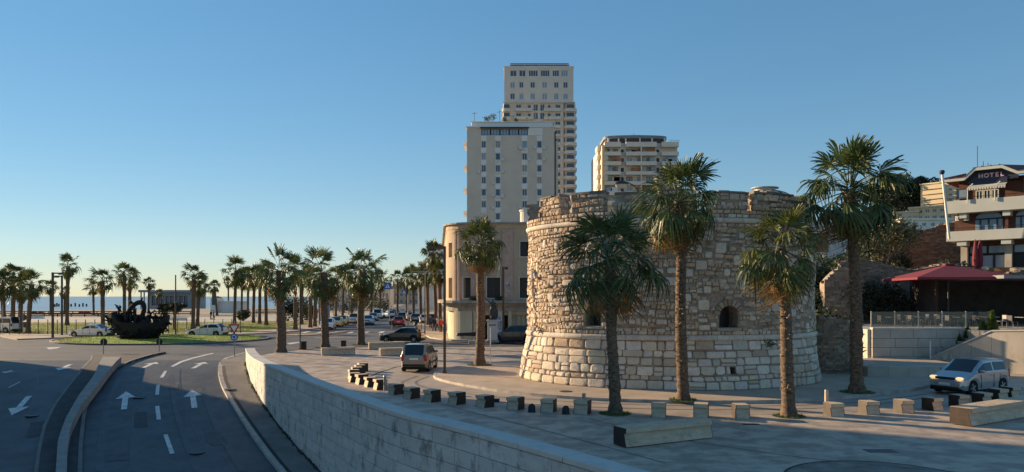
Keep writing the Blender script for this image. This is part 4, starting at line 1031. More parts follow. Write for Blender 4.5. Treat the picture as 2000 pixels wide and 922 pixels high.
for i in range(26):                                                # laundry, blinds and boxes on the balconies
    q = rr.randrange(5); a, b = bays[rr.randrange(3)]; x = X(rr.uniform(a+2, b-8)); k = MB(); w_ = rr.uniform(.7,2.4); z = Z(rowsY[q][1])-.05; k.box(x, x+w_, .9, 1.0, Z(rowsY[q+1][0]), z-rr.uniform(.0,.9)); k.obj('balcony_screen', rr.choice([curtain, pale, glass_l, beige, terra]), b3)
for i in (1, 2, 3, 5):                                             # rounded loggia frames on the left
    q0, q1 = rowsY[i][1], rowsY[i+1][0]; k = MB(); k.bbox(X(1180), X(1188), -.25, 2, Z(q1+.5), Z(q0-.5), .35); k.obj('loggia_frame', sun_w, b3)
    k = MB(); k.bbox(X(1181.5), X(1186.5), -.3, .2, Z(q1-1), Z(q0+1.5), .2); k.obj('loggia_panel', beige, b3)
def ring(px0, px1, z0, z1, mt, name, dep=8, y0=2.5, n=20, squash=.45):
    x0, x1 = X(px0), X(px1); cx, hw = (x0+x1)/2, (x1-x0)/2
    P = [(cx-hw*math.cos(math.pi*i/n), y0+dep*squash-dep*squash*math.sin(math.pi*i/n)**.6) for i in range(n+1)]
    k = MB(); k.prism(P+[(x1, 18), (x0, 18)], z0, z1); return k.obj(name, mt, b3)
brown_pent = mat('brown_penthouse', (.085,.045,.035), .8, .2, .6)
ring(1186, 1307, Z(276.9), Z(266.5), brown_pent, 'penthouse')
ring(1183, 1309, Z(266.4), Z(260.5), roof_g, 'roof_band')
for px in (1190,1210,1224,1252,1276,1301):
    k = MB(); k.box(X(px)-.15, X(px)+.3, 2.3, 2.9, Z(276.8), Z(266.6)); k.obj('column', roundw, b3)
k = MB(); k.box(X(1238), X(1258), 6, 11, Z(260.4), Z(255.5)); k.tube([(X(1246),8,Z(255.5)),(X(1246),8,Z(250))], .12, 6); k.obj('roof_plant_room', roof_g, b3)
k = MB()
for px in range(1309, 1328, 3): k.box(X(px)-.05, X(px)+.05, .1, .2, Z(277), Z(273.4))
k.box(X(1307), X(1326), .1, .2, Z(273.6), Z(273.2)); k.obj('roof_railing', steel_m, b3)
# --- old building with the curved corner
YD = 74.5; sD = YD/F; X = lambda px: (px-1000)*sD; Z = lambda py: EYE+(HOR-py)*sD
bd = thing('old_building', 'weathered cream and pink building with a curved left corner, tall dark windows and posters', 'building', (0, YD, 0))
RCn = 3.6; xl = X(866); cxD = xl+RCn
xr = 8.0; uF0 = 0.0; arc_l = RCn*math.pi/2; sideL = 34.0
def dsurf(u, v, d=0):                                              # u<0: round the corner and back along the avenue
    if u >= 0: return Vector((cxD+u, -d, v))
    if u > -arc_l:
        t = -u/RCn; return Vector((cxD-(RCn+d)*math.sin(t), RCn-(RCn+d)*math.cos(t), v))
    q = -u-arc_l; return Vector((xl-d-q*.10, RCn+q, v))
uX = lambda px: X(px)-cxD
zg, zl, zt = Z(604), Z(589), Z(446)
w1h = (Z(582), Z(542)); w2h = (Z(501), Z(472)); hol = []; wl = []
for (a, b, lo, hi) in ((904,920,0,1),(951,977,0,1),(1015,1034,0,1),(951,977,1,1),(1016,1033,1,1),(905,919,1,1),(1050,1066,0,1),(1050,1066,1,1)):
    z0, z1 = (w1h, w2h)[lo]; h = (uX(a), uX(b), z0, z1); hol.append(h); wl.append((h, lo))
for q in range(8):
    u = -arc_l-1.2-q*3.6; 
    for lo in (0, 1): z0, z1 = (w1h, w2h)[lo]; hol.append((u-1.2, u, z0, z1)); wl.append(((u-1.2, u, z0, z1), lo+2))
hol += [(-arc_l*.72-.0, -arc_l*.72+.8, *w1h), (-arc_l*.72, -arc_l*.72+.8, *w2h)]
k = MB(); facade(k, dsurf, -arc_l-sideL, xr-cxD, Z(596), zt, hol, .45, du=.5); k.obj('upper_wall', deco_m, bd)
for h, lo in wl:
    p = dsurf(h[0], h[2], -.40)
    if lo < 2:
        win(bd, p, h[1]-h[0], h[3]-h[2], frame_d, glass_d, 1 if h[1]-h[0] > 1 else 0, 2, th=.06)
        k = MB(); a, b, c_, d = h
        for (x0, x1, z0, z1) in ((a-.09, a, c_-.08, d+.08), (b, b+.09, c_-.08, d+.08), (a, b, d, d+.08), (a, b, c_-.09, c_)): k.box(cxD+x0, cxD+x1, -.07, .05, z0, z1)
        k.obj('window_surround', cream, bd)
for (a, b, c_, d) in hol[-2:]+[q[0] for q in wl if q[1] >= 2]:
    k = MB(); k.face([dsurf(a, c_, -.4), dsurf(b, c_, -.4), dsurf(b, d, -.4), dsurf(a, d, -.4)]); k.obj('window', glass_d, bd)
def dband(name, mt, u0, u1, z0, z1, o0, o1, n=60):
    k = MB()
    for i in range(n):
        a, b = lerp(u0, u1, i/n), lerp(u0, u1, (i+1)/n)
        V = [dsurf(a,z0,o0),dsurf(b,z0,o0),dsurf(b,z0,o1),dsurf(a,z0,o1),dsurf(a,z1,o0),dsurf(b,z1,o0),dsurf(b,z1,o1),dsurf(a,z1,o1)]
        f = [(0,1,2,3),(4,5,6,7),(2,3,7,6)]
        if i == 0: f.append((0,3,7,4))
        if i == n-1: f.append((1,2,6,5))
        k.poly(V, f)
    return k.obj(name, mt, bd)
dband('cornice', deco_m, -arc_l-sideL, xr-cxD, zt, Z(437), -.3, .05); dband('cornice_lip', ledge_m, -arc_l-sideL, xr-cxD, Z(437), Z(434), -.4, .34)
dband('roof_storey', pale, uX(940), xr-cxD, Z(434)+.0, Z(431), -2.6, -1.2, 6)
dband('ledge', ledge_m, -arc_l-sideL, xr-cxD, Z(592), Z(587), -.05, .95); dband('ledge_step', ledge_m, -arc_l-sideL, xr-cxD, Z(597), Z(592)-.003, -.3, .45)
dband('fascia', ledge_m, -arc_l-sideL, xr-cxD, Z(608), Z(597)-.003, -.3, .1)
for (a, b) in ((884,888),(892,897),(920,938),(981,1002),(1068,1090)): dband('pilaster', deco_p, uX(a), uX(b), Z(587)+.003, zt-.15, -.02, .22, 3)
dband('pilaster', deco_p, -arc_l*.42, -arc_l*.34, Z(587)+.003, zt-.15, -.02, .2, 3)
hg = [(uX(889), uX(903), .1, Z(608)-.35), (uX(905), uX(923), .5, Z(608)-.5), (uX(946), uX(968), .15, Z(608)-.4), (uX(985), uX(992), .1, Z(608)-.4), (uX(1000), uX(1036), .1, Z(608)-.35)]
k = MB(); facade(k, lambda u, v, d: dsurf(u, v, d-.25), -arc_l-sideL, xr-cxD, 0, Z(608), hg, .5, du=.5); k.obj('ground_wall', deco_g, bd)
for (a, b, c_, d), mt_ in zip(hg, (deco_g, glass_d, dark_wall, dark_wall, deco_g)):
    k = MB(); k.face([dsurf(a, c_, -.7), dsurf(b, c_, -.7), dsurf(b, d, -.7), dsurf(a, d, -.7)]); k.obj('door' if c_ < .3 else 'shop_window', mt_, bd)
k = MB()
for i in range(1, 4):
    u = lerp(hg[4][0], hg[4][1], i/4); p = dsurf(u, 0, -.66); k.box(p.x-.03, p.x+.03, p.y-.04, p.y+.03, .1, hg[4][3])
k.obj('shutter_post', ledge_m, bd)
for (a, b) in ((866,871),(876,889),(925,944),(970,984),(993,999)): dband('pier', deco_g, uX(a) if a > 880 else -arc_l*(.5 if a < 875 else .12), uX(b) if a > 870 else -arc_l*.3, 0, Z(608)-.002, -.26, .12, 4)
post_m = mat('poster', (.16,.22,.32), .6, .7, 2.2, c2=(.62,.66,.70), lo=.42, hi=.56)
for j, (a, b) in enumerate(((905.5,922.5),(969,980))):
    for i in range(2):
        z0, z1 = lerp(Z(660), Z(617), i/2)+.04, lerp(Z(660), Z(617), (i+1)/2)-.04; p = dsurf(uX(a), 0, -.55 if j == 0 else .14); q = dsurf(uX(b), 0, 0)
        k = MB(); k.box(p.x, q.x, p.y-.03, p.y, z0, z1); k.obj('poster', post_m, bd)
for px in (905, 956): 
    k = MB(); leaf_cloud(k, [((0,0,.2),(.5,.3,.25))], 160, .1, random.Random(px)); tag(k.obj('window_plant', foliage_m, None, (X(px)+1.0, YD-.5, Z(587)+.02)), 'dark weed clump growing on the ledge under the %s first floor window' % ('left' if px < 920 else 'middle'), 'plant')
k = MB(); k.lathe([(.9,0),(.9,1.35),(1.0,1.4),(1.0,1.55)], n=20); tag(k.obj('roof_drum', cream, None, (X(1034), YD+3.0, Z(434))), 'small round cream drum on the flat roof of the old building', 'roof drum')
# graffiti on the pilaster: a flat sprayed scribble
k = MB(); r = random.Random(8); spray = mat('spray_paint', (.42,.5,.6), .7, .2, 6)
for i in range(7):
    P = [(uX(985)+.1+.5*r.random(), Z(570)+(i*.14)+.12*r.random()) for _ in range(4)]
    for a, b in zip(P, P[1:]):
        d = Vector((b[0]-a[0], b[1]-a[1])); nn = Vector((-d.y, d.x)).normalized()*.03; k.face([(cxD+a[0]-nn.x,-.224,a[1]-nn.y),(cxD+b[0]-nn.x,-.224,b[1]-nn.y),(cxD+b[0]+nn.x,-.224,b[1]+nn.y),(cxD+a[0]+nn.x,-.224,a[1]+nn.y)])
k.obj('graffiti', spray, bd)
# --- dome behind the tower
YB = 88.0; sB = YB/F; X = lambda px: (px-1516)*sB; Z = lambda py: EYE+(HOR-py+4)*sB
db = thing('domed_building', 'white building with a ribbed metal dome and flat lantern behind the stone tower', 'building', (pt(1516,579,YB).x, YB+4, 0))
k = MB(); rd = X(1576); prof = [(rd, Z(401)), (rd*1.02, Z(397))]+[(rd*math.cos(t), Z(394)+(Z(367)-Z(394))*math.sin(t)) for t in [i*.16 for i in range(9)]]
k.lathe(prof, n=32); k.obj('dome', dome_m, db, smooth=30)
k = MB(); k.lathe([(rd*.34,Z(371)),(rd*.34,Z(363.5)),(rd*.46,Z(363)),(rd*.46,Z(361.6)),(rd*.2,Z(360))], n=24); k.obj('lantern', dome_m, db)
for i in range(16):
    a = 2*math.pi*i/16; k = MB(); k.tube([(rd*1.005*math.cos(t)*math.cos(a), rd*1.005*math.cos(t)*math.sin(a), Z(394)+(Z(366.6)-Z(394))*math.sin(t)) for t in [j*.2 for j in range(7)]], .05, 4); k.obj('dome_rib', dark_wall, db)
k = MB(); k.lathe([(rd*.98,5),(rd*.98,Z(401))], n=32); k.obj('drum', pale, db)
block(db, 'wall', white_m, X(1470), X(1700), -1, 12, 2, Z(432), [(X(1612),X(1640),Z(494),Z(455))], .4)
k = MB(); k.box(X(1612), X(1640), -.7, -.6, Z(494), Z(455)); k.obj('recess', terra, db)
k = MB(); n = 12; P = [(X(1600)+(X(1652)-X(1600))*i/n, Z(468)+(Z(440)-Z(468))*math.sin(math.pi*i/n)) for i in range(n+1)]
for a, b in zip(P, P[1:]): k.poly([(a[0],-1.35,a[1]),(b[0],-1.35,b[1]),(b[0],-1.01,b[1]),(a[0],-1.01,a[1]),(a[0],-1.35,a[1]+.35),(b[0],-1.35,b[1]+.35),(b[0],-1.01,b[1]+.35),(a[0],-1.01,a[1]+.35)],[(0,1,5,4),(4,5,6,7),(0,1,2,3)])
k.obj('arch', white_m, db)
# --- hotel
HY = 72.0; hx, hy = (1850-1000)/F*HY, HY; t_ = Vector((.72,-.694)).normalized(); sH = HY/F; Z = lambda py: EYE+(HOR-py)*sH
ht = thing('hotel', 'brown brick hotel with white balcony bands, arched windows and a red tiled roof', 'hotel', (hx, hy, 5.4), math.atan2(t_.y, t_.x))
def U(px):                                                          # along the facade from its left corner
    lo, hi = -6.0, 30.0
    for _ in range(50):
        m_ = (lo+hi)/2; p = 1000+F*(hx+t_.x*m_)/(hy+t_.y*m_)
        if p < px: lo = m_
        else: hi = m_
    return lo
ZH = lambda py: Z(py)-5.4
HW = 17.0; hz = [ZH(545), ZH(472), ZH(418), ZH(352)]
hol = [(U(1884), U(1960), 1.0, ZH(480)), (U(1972), U(2040), .3, ZH(480))]
block(ht, 'ground_wall', hotel_b, .9, HW, 1.4, 12, 0, hz[1], hol, .3)
a, b = U(1884), U(1960)
for i in range(2): win(ht, (lerp(a,b,i/2)+.02, 1.68, ZH(497)), (b-a)/2-.04, ZH(480)-ZH(497), frame_d, glass_l, 0, th=.08)
for i in range(3): win(ht, (lerp(a,b,i/3)+.02, 1.68, 1.0), (b-a)/3-.04, ZH(498.5)-1.0, frame_d, glass_l, 0, th=.08)
a, b = hol[1][:2]; win(ht, (a, 1.68, ZH(497)), b-a, ZH(480)-ZH(497), frame_d, glass_l, 1, th=.08)
k = MB(); k.box(a, b, 1.65, 1.7, .3, ZH(498)); k.obj('dark_opening', glass_d, ht)
for px in (1878, 1965): k = MB(); k.box(U(px)-.28, U(px)+.28, .9, 1.39, 0, hz[1]-.25); k.obj('pier', conc_m, ht); k = MB(); k.box(U(px)-.4, U(px)+.4, .0, 1.38, hz[1]-.45, hz[1]-.005); k.obj('corbel', hotel_w, ht)
# first floor with arched windows
def archwin(uc, hw, z0, zs):
    k = MB(); n = 14; P = [(uc-hw, z0)]+[(uc-hw*math.cos(math.pi*i/n), zs+hw*.62*math.sin(math.pi*i/n)) for i in range(n+1)]+[(uc+hw, z0)]
    k.face([(x, 1.36, z) for x, z in P]); g_ = k.obj('arched_window', glass_l, ht); f = MB()
    for x in (-hw*.62, hw*.0, hw*.62): f.box(uc+x-.06, uc+x+.06, 1.28, 1.355, z0, zs)
    f.box(uc-hw, uc+hw, 1.28, 1.355, zs-.06, zs+.08); f.obj('window_bar', frame_bl, g_)
    f = MB(); 
    for q, e in zip(P[1:-1], P[2:-1]): f.poly([(q[0],1.27,q[1]),(e[0],1.27,e[1]),(e[0],1.355,e[1]),(q[0],1.355,q[1]),(q[0],1.27,q[1]+.12),(e[0],1.27,e[1]+.12),(e[0],1.355,e[1]+.12),(q[0],1.355,q[1]+.12)],[(0,1,5,4),(4,5,6,7),(0,3,2,1)])
    f.obj('window_arch', frame_bl, g_)
block(ht, 'middle_wall', hotel_b, .3, HW, 1.4, 12, hz[1], hz[2]-.003)
archwin((U(1898)+U(1952))/2, (U(1952)-U(1898))/2, hz[1]+1.0, ZH(430)); archwin((U(1978)+U(2036))/2, (U(2036)-U(1978))/2, hz[1]+1.0, ZH(429))
k = MB(); k.box(U(1960), U(1966), .7, 1.39, hz[1]+.9, hz[2]-.3); k.obj('pier', hotel_b, ht)
block(ht, 'upper_wall', hotel_b, .6, HW, 1.8, 12, hz[2], hz[3]+.05)
win(ht, (U(1859), 1.74, ZH(387)), U(1880)-U(1859), ZH(367)-ZH(387), frame_d, glass_l, 0, th=.07)
for i in range(3): a, b = U(1897+i*15.5), U(1897+(i+1)*15.5); win(ht, (a, 1.74, ZH(391)), b-a-.03, ZH(373)-ZH(391), frame_w, glass_b, 1, th=.09)
win(ht, (U(1993), 1.74, ZH(382)), 1.6, ZH(357)-ZH(382), frame_w, glass_b, 1, th=.12)
for z0, z1, nm_ in ((hz[1], ZH(453), 'balcony'), (hz[2], ZH(394), 'balcony')):
    k = MB(); k.box(-.05, HW, -.14, 0, z0, z1); k.box(-.05, .1, 0, 6, z0, z1); k.box(0, HW, 0, 1.39, z0, z0+.15); o = k.obj(nm_, hotel_w, ht)
    k = MB(); k.tube([(-.05,-.07,z1+.28),(HW,-.07,z1+.28)], .025, 5)
    for i in range(40): k.tube([(.1+i*.42,-.07,z1),(.1+i*.42,-.07,z1+.28)], .012, 4, cap=False)
    k.obj('railing', black_m, o)
for px in (1880, 1965): k = MB(); k.box(U(px)-.3, U(px)+.3, .1, 1.2, hz[2]-.5, hz[2]-.004); k.obj('corbel', hotel_w, ht)
k = MB(); k.bbox(.5, 1.6, .85, 1.3, ZH(432), ZH(421), .04); ac = k.obj('air_conditioner', ac_m, ht)
k = MB(); n = 16; k.face([(1.0+.28*math.cos(2*math.pi*i/n), .845, (ZH(432)+ZH(421))/2+.28*math.sin(2*math.pi*i/n)) for i in range(n)]); k.obj('fan_grille', dark_wall, ac)
# roof with a raised gable over the sign
ev = hz[3]; g0, g1, g2, g3 = U(1884), U(1905), U(1957), U(1988); gz = ev+ (ZH(335)-ZH(352))
for (x0, x1, za, zb) in ((-.6, g0, ev, ev), (g0, g1, ev, gz), (g1, g2, gz, gz), (g2, g3, gz, ev+.15), (g3, HW, ev+.15, ev+.15)):
    k = MB(); k.poly([(x0,-.3,za-.22),(x1,-.3,zb-.22),(x1,0,zb-.22),(x0,0,za-.22),(x0,-.3,za+.08),(x1,-.3,zb+.08),(x1,0,zb+.08),(x0,0,za+.08)],[(0,1,5,4),(3,2,1,0),(4,5,6,7),(0,4,7,3),(1,2,6,5)]); k.obj('eaves_board', hotel_w, ht)
rdg = ev+1.0; k = MB()
k.face([(-.7,-.35,ev+.05),(g0,-.35,ev+.085),(1.6,4.2,rdg),(.6,4.2,rdg)]); k.face([(g0,-.35,ev+.085),(g1,-.35,gz+.085),(g1,4.2,rdg+.2),(1.6,4.2,rdg)]); k.face([(g1,-.35,gz+.085),(g2,-.35,gz+.085),(g2,4.2,rdg+.25),(g1,4.2,rdg+.2)])
k.face([(g2,-.35,gz+.085),(g3,-.35,ev+.2),(g3,4.2,rdg+.3),(g2,4.2,rdg+.25)]); k.face([(g3,-.35,ev+.2),(HW,-.35,ev+.2),(HW,4.2,rdg+.35),(g3,4.2,rdg+.3)]); k.face([(-.7,-.35,ev+.05),(.6,4.2,rdg),(.6,8,rdg),(-.7,12.4,ev+.05)]); k.face([(.6,4.2,rdg),(HW,4.2,rdg+.35),(HW,8,rdg),(.6,8,rdg)])
rf = k.obj('roof', tile_m, ht)
def rib(a, b): t = MB(); t.tube([a, b], .05, 5); return t
for i in range(26):
    f = i/25; x = lerp(-.5, HW-.2, f); za = ev+.1 if x < g0 or x > g3 else (gz+.13 if g1 <= x <= g2 else lerp(ev+.1, gz+.13, (x-g0)/(g1-g0)) if x < g1 else lerp(gz+.13, ev+.25, (x-g2)/(g3-g2)))
    rib((x, -.34, za), (max(.65, x+.3*(x < 2)), 4.2, rdg+.05+.35*max(0, x)/HW)).obj('tile_rib', tile_m, rf)
k = MB(); k.face([(g0,.3,ev-.1),(g3,.3,ev-.1),(g2,.3,gz-.1),(g1,.3,gz-.1)]); k.box(g0, g3, .31, 1.79, ev-.35, ev-.101); k.obj('gable_panel', navy_m, ht)
k = MB(); k.box(U(1892), U(1966), .26, .34, ZH(368), ZH(355)); k.obj('sign_board', navy_m, ht)
pink_let = mat('sign_letter', (.72,.42,.42), .5, .05, 4)
for ch, px in zip('HOTEL', (1914.5, 1925.5, 1936, 1946, 1956)):
    cu = bpy.data.curves.new('letter', 'FONT'); cu.body = ch; cu.size = .52; cu.extrude = .03; cu.align_x = 'CENTER'; cu.offset = .022
    o = bpy.data.objects.new('letter', cu); col.objects.link(o); bpy.context.view_layer.update()
    me = bpy.data.meshes.new_from_object(o.evaluated_get(bpy.context.evaluated_depsgraph_get())); bpy.data.objects.remove(o)
    me.materials.clear(); me.materials.append(pink_let); o = link('sign_letter', me, ht, (U(px), .22, ZH(353.0)), (R(90), 0, 0))
k = MB(); k.poly([(U(1893),-.4,ZH(371.5)),(U(1966),-.4,ZH(370.5)),(U(1966),.25,ZH(366)),(U(1893),.25,ZH(366))],[(0,1,2,3)])
for i in range(14): x0, x1 = lerp(U(1893), U(1966), i/14), lerp(U(1893), U(1966), (i+1)/14); k.face([(x0,-.4,ZH(371)),(x1,-.4,ZH(371)),((x0+x1)/2+.06,-.41,ZH(371)-.28),((x0+x1)/2-.06,-.41,ZH(371)-.28)])
k.obj('awning', hotel_w, ht)
for px in (1891, 1944): k = MB(); k.tube([(U(px),-.25,hz[2]+.9),(U(px),-.25,ZH(372)),(U(px)+.45,-.25,ZH(364))], .06, 6); k.obj('lamp_arm', hotel_w, ht)
k = MB(); 
for dx, h in ((0, 2.6), (.5, 1.0), (.9, .8)): k.tube([(1.8+dx,3.5,rdg-.3),(1.8+dx,3.5,rdg+h)], .035, 5)
k.tube([(1.6,3.5,rdg+.3),(3.1,3.5,rdg+.5)], .02, 4); k.obj('aerial', post_dark, ht)
# flue pipe leaning on the hotel corner
k = MB(); A = pt(1854,455,70.5); B = pt(1840,337,70.5); fl_ = thing('flue_pipe', 'tall leaning white flue pipe with a blue cap at the hotel corner', 'flue', (A.x, A.y, A.z-.6))
k.tube([(0,0,0),(B.x-A.x,0,B.z-A.z+.6)], [.12,.12], 8); k.obj('pipe', white_m, fl_)
k = MB(); d = Vector((B.x-A.x,0,B.z-A.z+.6)); k.tube([d*.97, d*1.0, d*1.02, d*1.035], [.14,.24,.24,.15], 12); k.obj('cap', navy_m, fl_)
# hotel terrace parapet
k = MB(); k.box(.5, HW, -3.2, -2.9, -.1, ZH(527)); k.obj('terrace_wall', terra, ht)
for px in (1941,): k = MB(); k.box(U(px)-.3, U(px)+.25, -3.3, -2.8, -.1, ZH(525)); k.obj('terrace_pier', conc_m, ht)
k = MB(); k.box(U(1992), HW, -4.4, -3.3, -1.2, ZH(529)); k.obj('terrace_pier', sun_w, ht)
for i, px in enumerate((1905, 1914)):
    P = pt(px, 522, 68.5); k = MB(); h = 2.9; r = random.Random(px); k.lathe([(.18,0),(.24,.3),(.26,1.0),(.2,1.8),(.12,2.5),(.03,2.75)], n=10, mi=0); u_ = thing('folded_parasol', 'folded red parasol standing on the hotel terrace, %s of the two' % ('left' if i == 0 else 'right'), 'parasol', (P.x, P.y, P.z-.6)); k.obj('canopy', red_cloth, u_, (0,0,.35)); k = MB(); k.tube([(0,0,0),(0,0,3.2)], .03, 6); k.obj('pole', post_dark, u_)
# --- hillside apartments
def simple_block(label, px0, px1, pyt, pyb, Y, mt, cols_, rows_, gm, fm=None, dep=10, ww=.5, wh=.5, rz=0, name='apartment_block', cat='apartment block', zb=None, balc=False, group=None):
    s = Y/F; x0 = (px0-1000)*s; W_ = (px1-px0)*s/math.cos(rz); z1 = EYE+(HOR-pyt)*s; z0 = zb if zb is not None else EYE+(HOR-pyb)*s; h = EYE+(HOR-pyb)*s; H_ = z1-h
    o = thing(name, label, cat, (x0, Y, z0), rz, group); hol = []; cw, rh = W_/cols_, H_/rows_
    for i in range(cols_):
        for j in range(rows_): hol.append((cw*(i+.5-ww/2), cw*(i+.5+ww/2), h-z0+rh*(j+.5-wh/2), h-z0+rh*(j+.5+wh/2)))
    block(o, 'wall', mt, 0, W_, 0, dep, 0, z1-z0, hol, .3)
    for q in hol: win(o, (q[0], .28, q[2]), q[1]-q[0], q[3]-q[2], fm or frame_w, gm, 1, th=.1)
    if balc:
        for j in range(rows_): k = MB(); k.box(W_*.1, W_*.62, -1.0, -.002, h-z0+rh*j-.1, h-z0+rh*j+.8); k.obj('balcony', mt, o)
    k = MB(); k.box(-.2, W_+.2, -.25, dep+.2, z1-z0, z1-z0+.3); k.obj('roof', mt, o); return o
simple_block('sunlit yellow apartment block high on the hillside left of the hotel', 1798, 1842, 362, 420, 172, sun_w, 6, 6, glass_b, dep=6, ww=.5, balc=True, zb=16, rz=R(-52))
simple_block('brown side block behind the flue pipe on the hillside', 1828, 1870, 358, 420, 182, terra, 3, 6, glass_b, zb=16)
simple_block('long low sunlit terrace of flats on the hillside below the yellow block', 1776, 1862, 408, 434, 140, sun_w, 9, 2, glass_b, dep=5, ww=.6, zb=12, rz=R(-40))
simple_block('lower pale yellow flats at the left end of the hillside terrace', 1736, 1776, 418, 440, 142, sun_w, 5, 1, glass_l, dep=5, ww=.6, wh=.4, zb=11, rz=R(-40))
simple_block('white house with a row of small windows above the brick rampart', 1762, 1866, 430, 447, 112, white_m, 6, 1, glass_b, ww=.45, wh=.4, zb=9)
# --- distant city along the avenue
simple_block('white far apartment block rising behind the avenue palms beside the old building', 838, 868, 478, 530, 250, white_m, 3, 5, glass_b, zb=0)
simple_block('grey far block just left of the white one', 816, 838, 512, 545, 290, pale, 3, 4, glass_b, zb=0)
simple_block('brownish long building behind the palms left of the avenue', 640, 705, 562, 606, 240, beige, 8, 3, glass_b, zb=0, wh=.45)
simple_block('low cream building behind the palms where the avenue vanishes', 706, 760, 566, 606, 262, cream, 7, 2, glass_b, zb=0, wh=.45)
simple_block('ochre building closing the far end of the avenue', 760, 846, 556, 608, 430, deco_m, 9, 4, glass_b, zb=0, wh=.45)
# --- beach pavilion and kiosk
Yp = 300.0; sp = Yp/F; X = lambda px: (px-282)*sp; Z = lambda py: EYE+(HOR-py)*sp
pv = thing('beach_pavilion', 'low grey modern pavilion with a flat overhanging roof on the waterline', 'pavilion', (pt(282,579,Yp).x, Yp, -1.6))
grey_p = mat('pavilion_grey', (.24,.26,.28), .7, .1, .2)
hol = [(X(296+i*9), X(303.5+i*9), Z(596)+1.6, Z(578)+1.6) for i in range(8)]
block(pv, 'wall', grey_p, X(290), X(374), 0, 14, 0, Z(571)+1.6, hol, .6)
for h in hol: win(pv, (h[0], .55, h[2]), h[1]-h[0], h[3]-h[2], frame_d, glass_b, 0, th=.2)
k = MB(); k.box(X(276), X(378), -2.5, 15, Z(571)+1.6, Z(566.5)+1.6); k.obj('roof', grey_p, pv)
k = MB(); 
for px in (279, 285): k.box(X(px), X(px)+.4, -2, -1.6, 0, Z(571)+1.6)
k.obj('column', grey_p, pv)
Yk = 205.0; sk = Yk/F; X = lambda px: (px-432)*sk; Z = lambda py: EYE+(HOR-py)*sk
kk = thing('beach_kiosk', 'white kiosk with an arched green doorway beside the seafront palms', 'kiosk', (pt(432,579,Yk).x, Yk, -1.0))
k = MB(); k.box(X(411), X(424), 0, 5, 0, Z(582)+1); k.obj('tower_block', white_m, kk)
k = MB(); k.lathe([(X(424)*.0+3.9,0),(3.9,Z(590)+1),(4.1,Z(590)+1.05),(4.1,Z(588)+1)], (X(440), 4.5, 0), 28, sx=1.15); k.obj('round_wall', white_m, kk)
k = MB(); P = [(X(414),0),(X(421),0),(X(421),3.0)]+[(X(417.5)+.5*math.cos(t), 3.0+.55*math.sin(t)) for t in [i*math.pi/8 for i in range(9)]]+[(X(414),3.0)]
k.face([(x,-.03,z+Z(596)+1) for x, z in P]); k.obj('doorway', mat('green_door', (.03,.10,.09), .6), kk)
k = MB(); k.lathe([(1.6,0),(.3,.5)], (X(417.5), 2.5, Z(582)+1), 4); k.obj('roof', roof_g, kk)
# --- block out of view that shades the foreground at this hour
cb = thing('apartment_block', 'large pale apartment block standing left of the sunken road, just out of view', 'apartment block', (-92, 2, -4))
hol = [(3+i*4.4, 4.6+i*4.4, 5+j*3.2, 6.8+j*3.2) for i in range(8) for j in range(7)]
block(cb, 'wall', cream, 0, 38, 0, 60.5, 0, 33, hol, .3)
for h in hol: win(cb, (h[0], .28, h[2]), 1.6, 1.8, frame_w, glass_b, 1)
# ---------------------------------------------------------------- hillside, ruins, restaurant terrace
def hill_h(x, y):
    if y < 86: h = 5.35
    else: h = 5.35+4.2*sstep(86, 88.5, y)+max(0, y-88)*.125
    h = min(h, 30); k = sstep(24, 33, x-(y-62)*.25)
    return lerp(-.05 if y > 64 else 2.2, h, k)
k = MB(); gx = [26+3*i for i in range(14)]+[70+12*i for i in range(26)]; gy = [60.5,62,64,66,69,73,78,82,85,86.5,88,89,92,98,106,116,130,150,175,205,240,290,360]
for y in gy:
    for x in gx: k.v.append((x, y, hill_h(x, y)))
n = len(gx)
for j in range(len(gy)-1):
    for i in range(n-1): a = j*n+i; k.f.append((a, a+1, a+n+1, a+n)); k.m.append(0); k.c.append(None)
struct(k.obj('hillside', hill_m, smooth=60))
TZ = 2.4
k = MB(); k.prism([(22.6,47.2),(28.6,47.2),(28.7,44.0),(30.2,42.45),(70,10),(110,30),(110,60.4),(22.6,60.4)], -.1, TZ); struct(k.obj('terrace', conc_m))
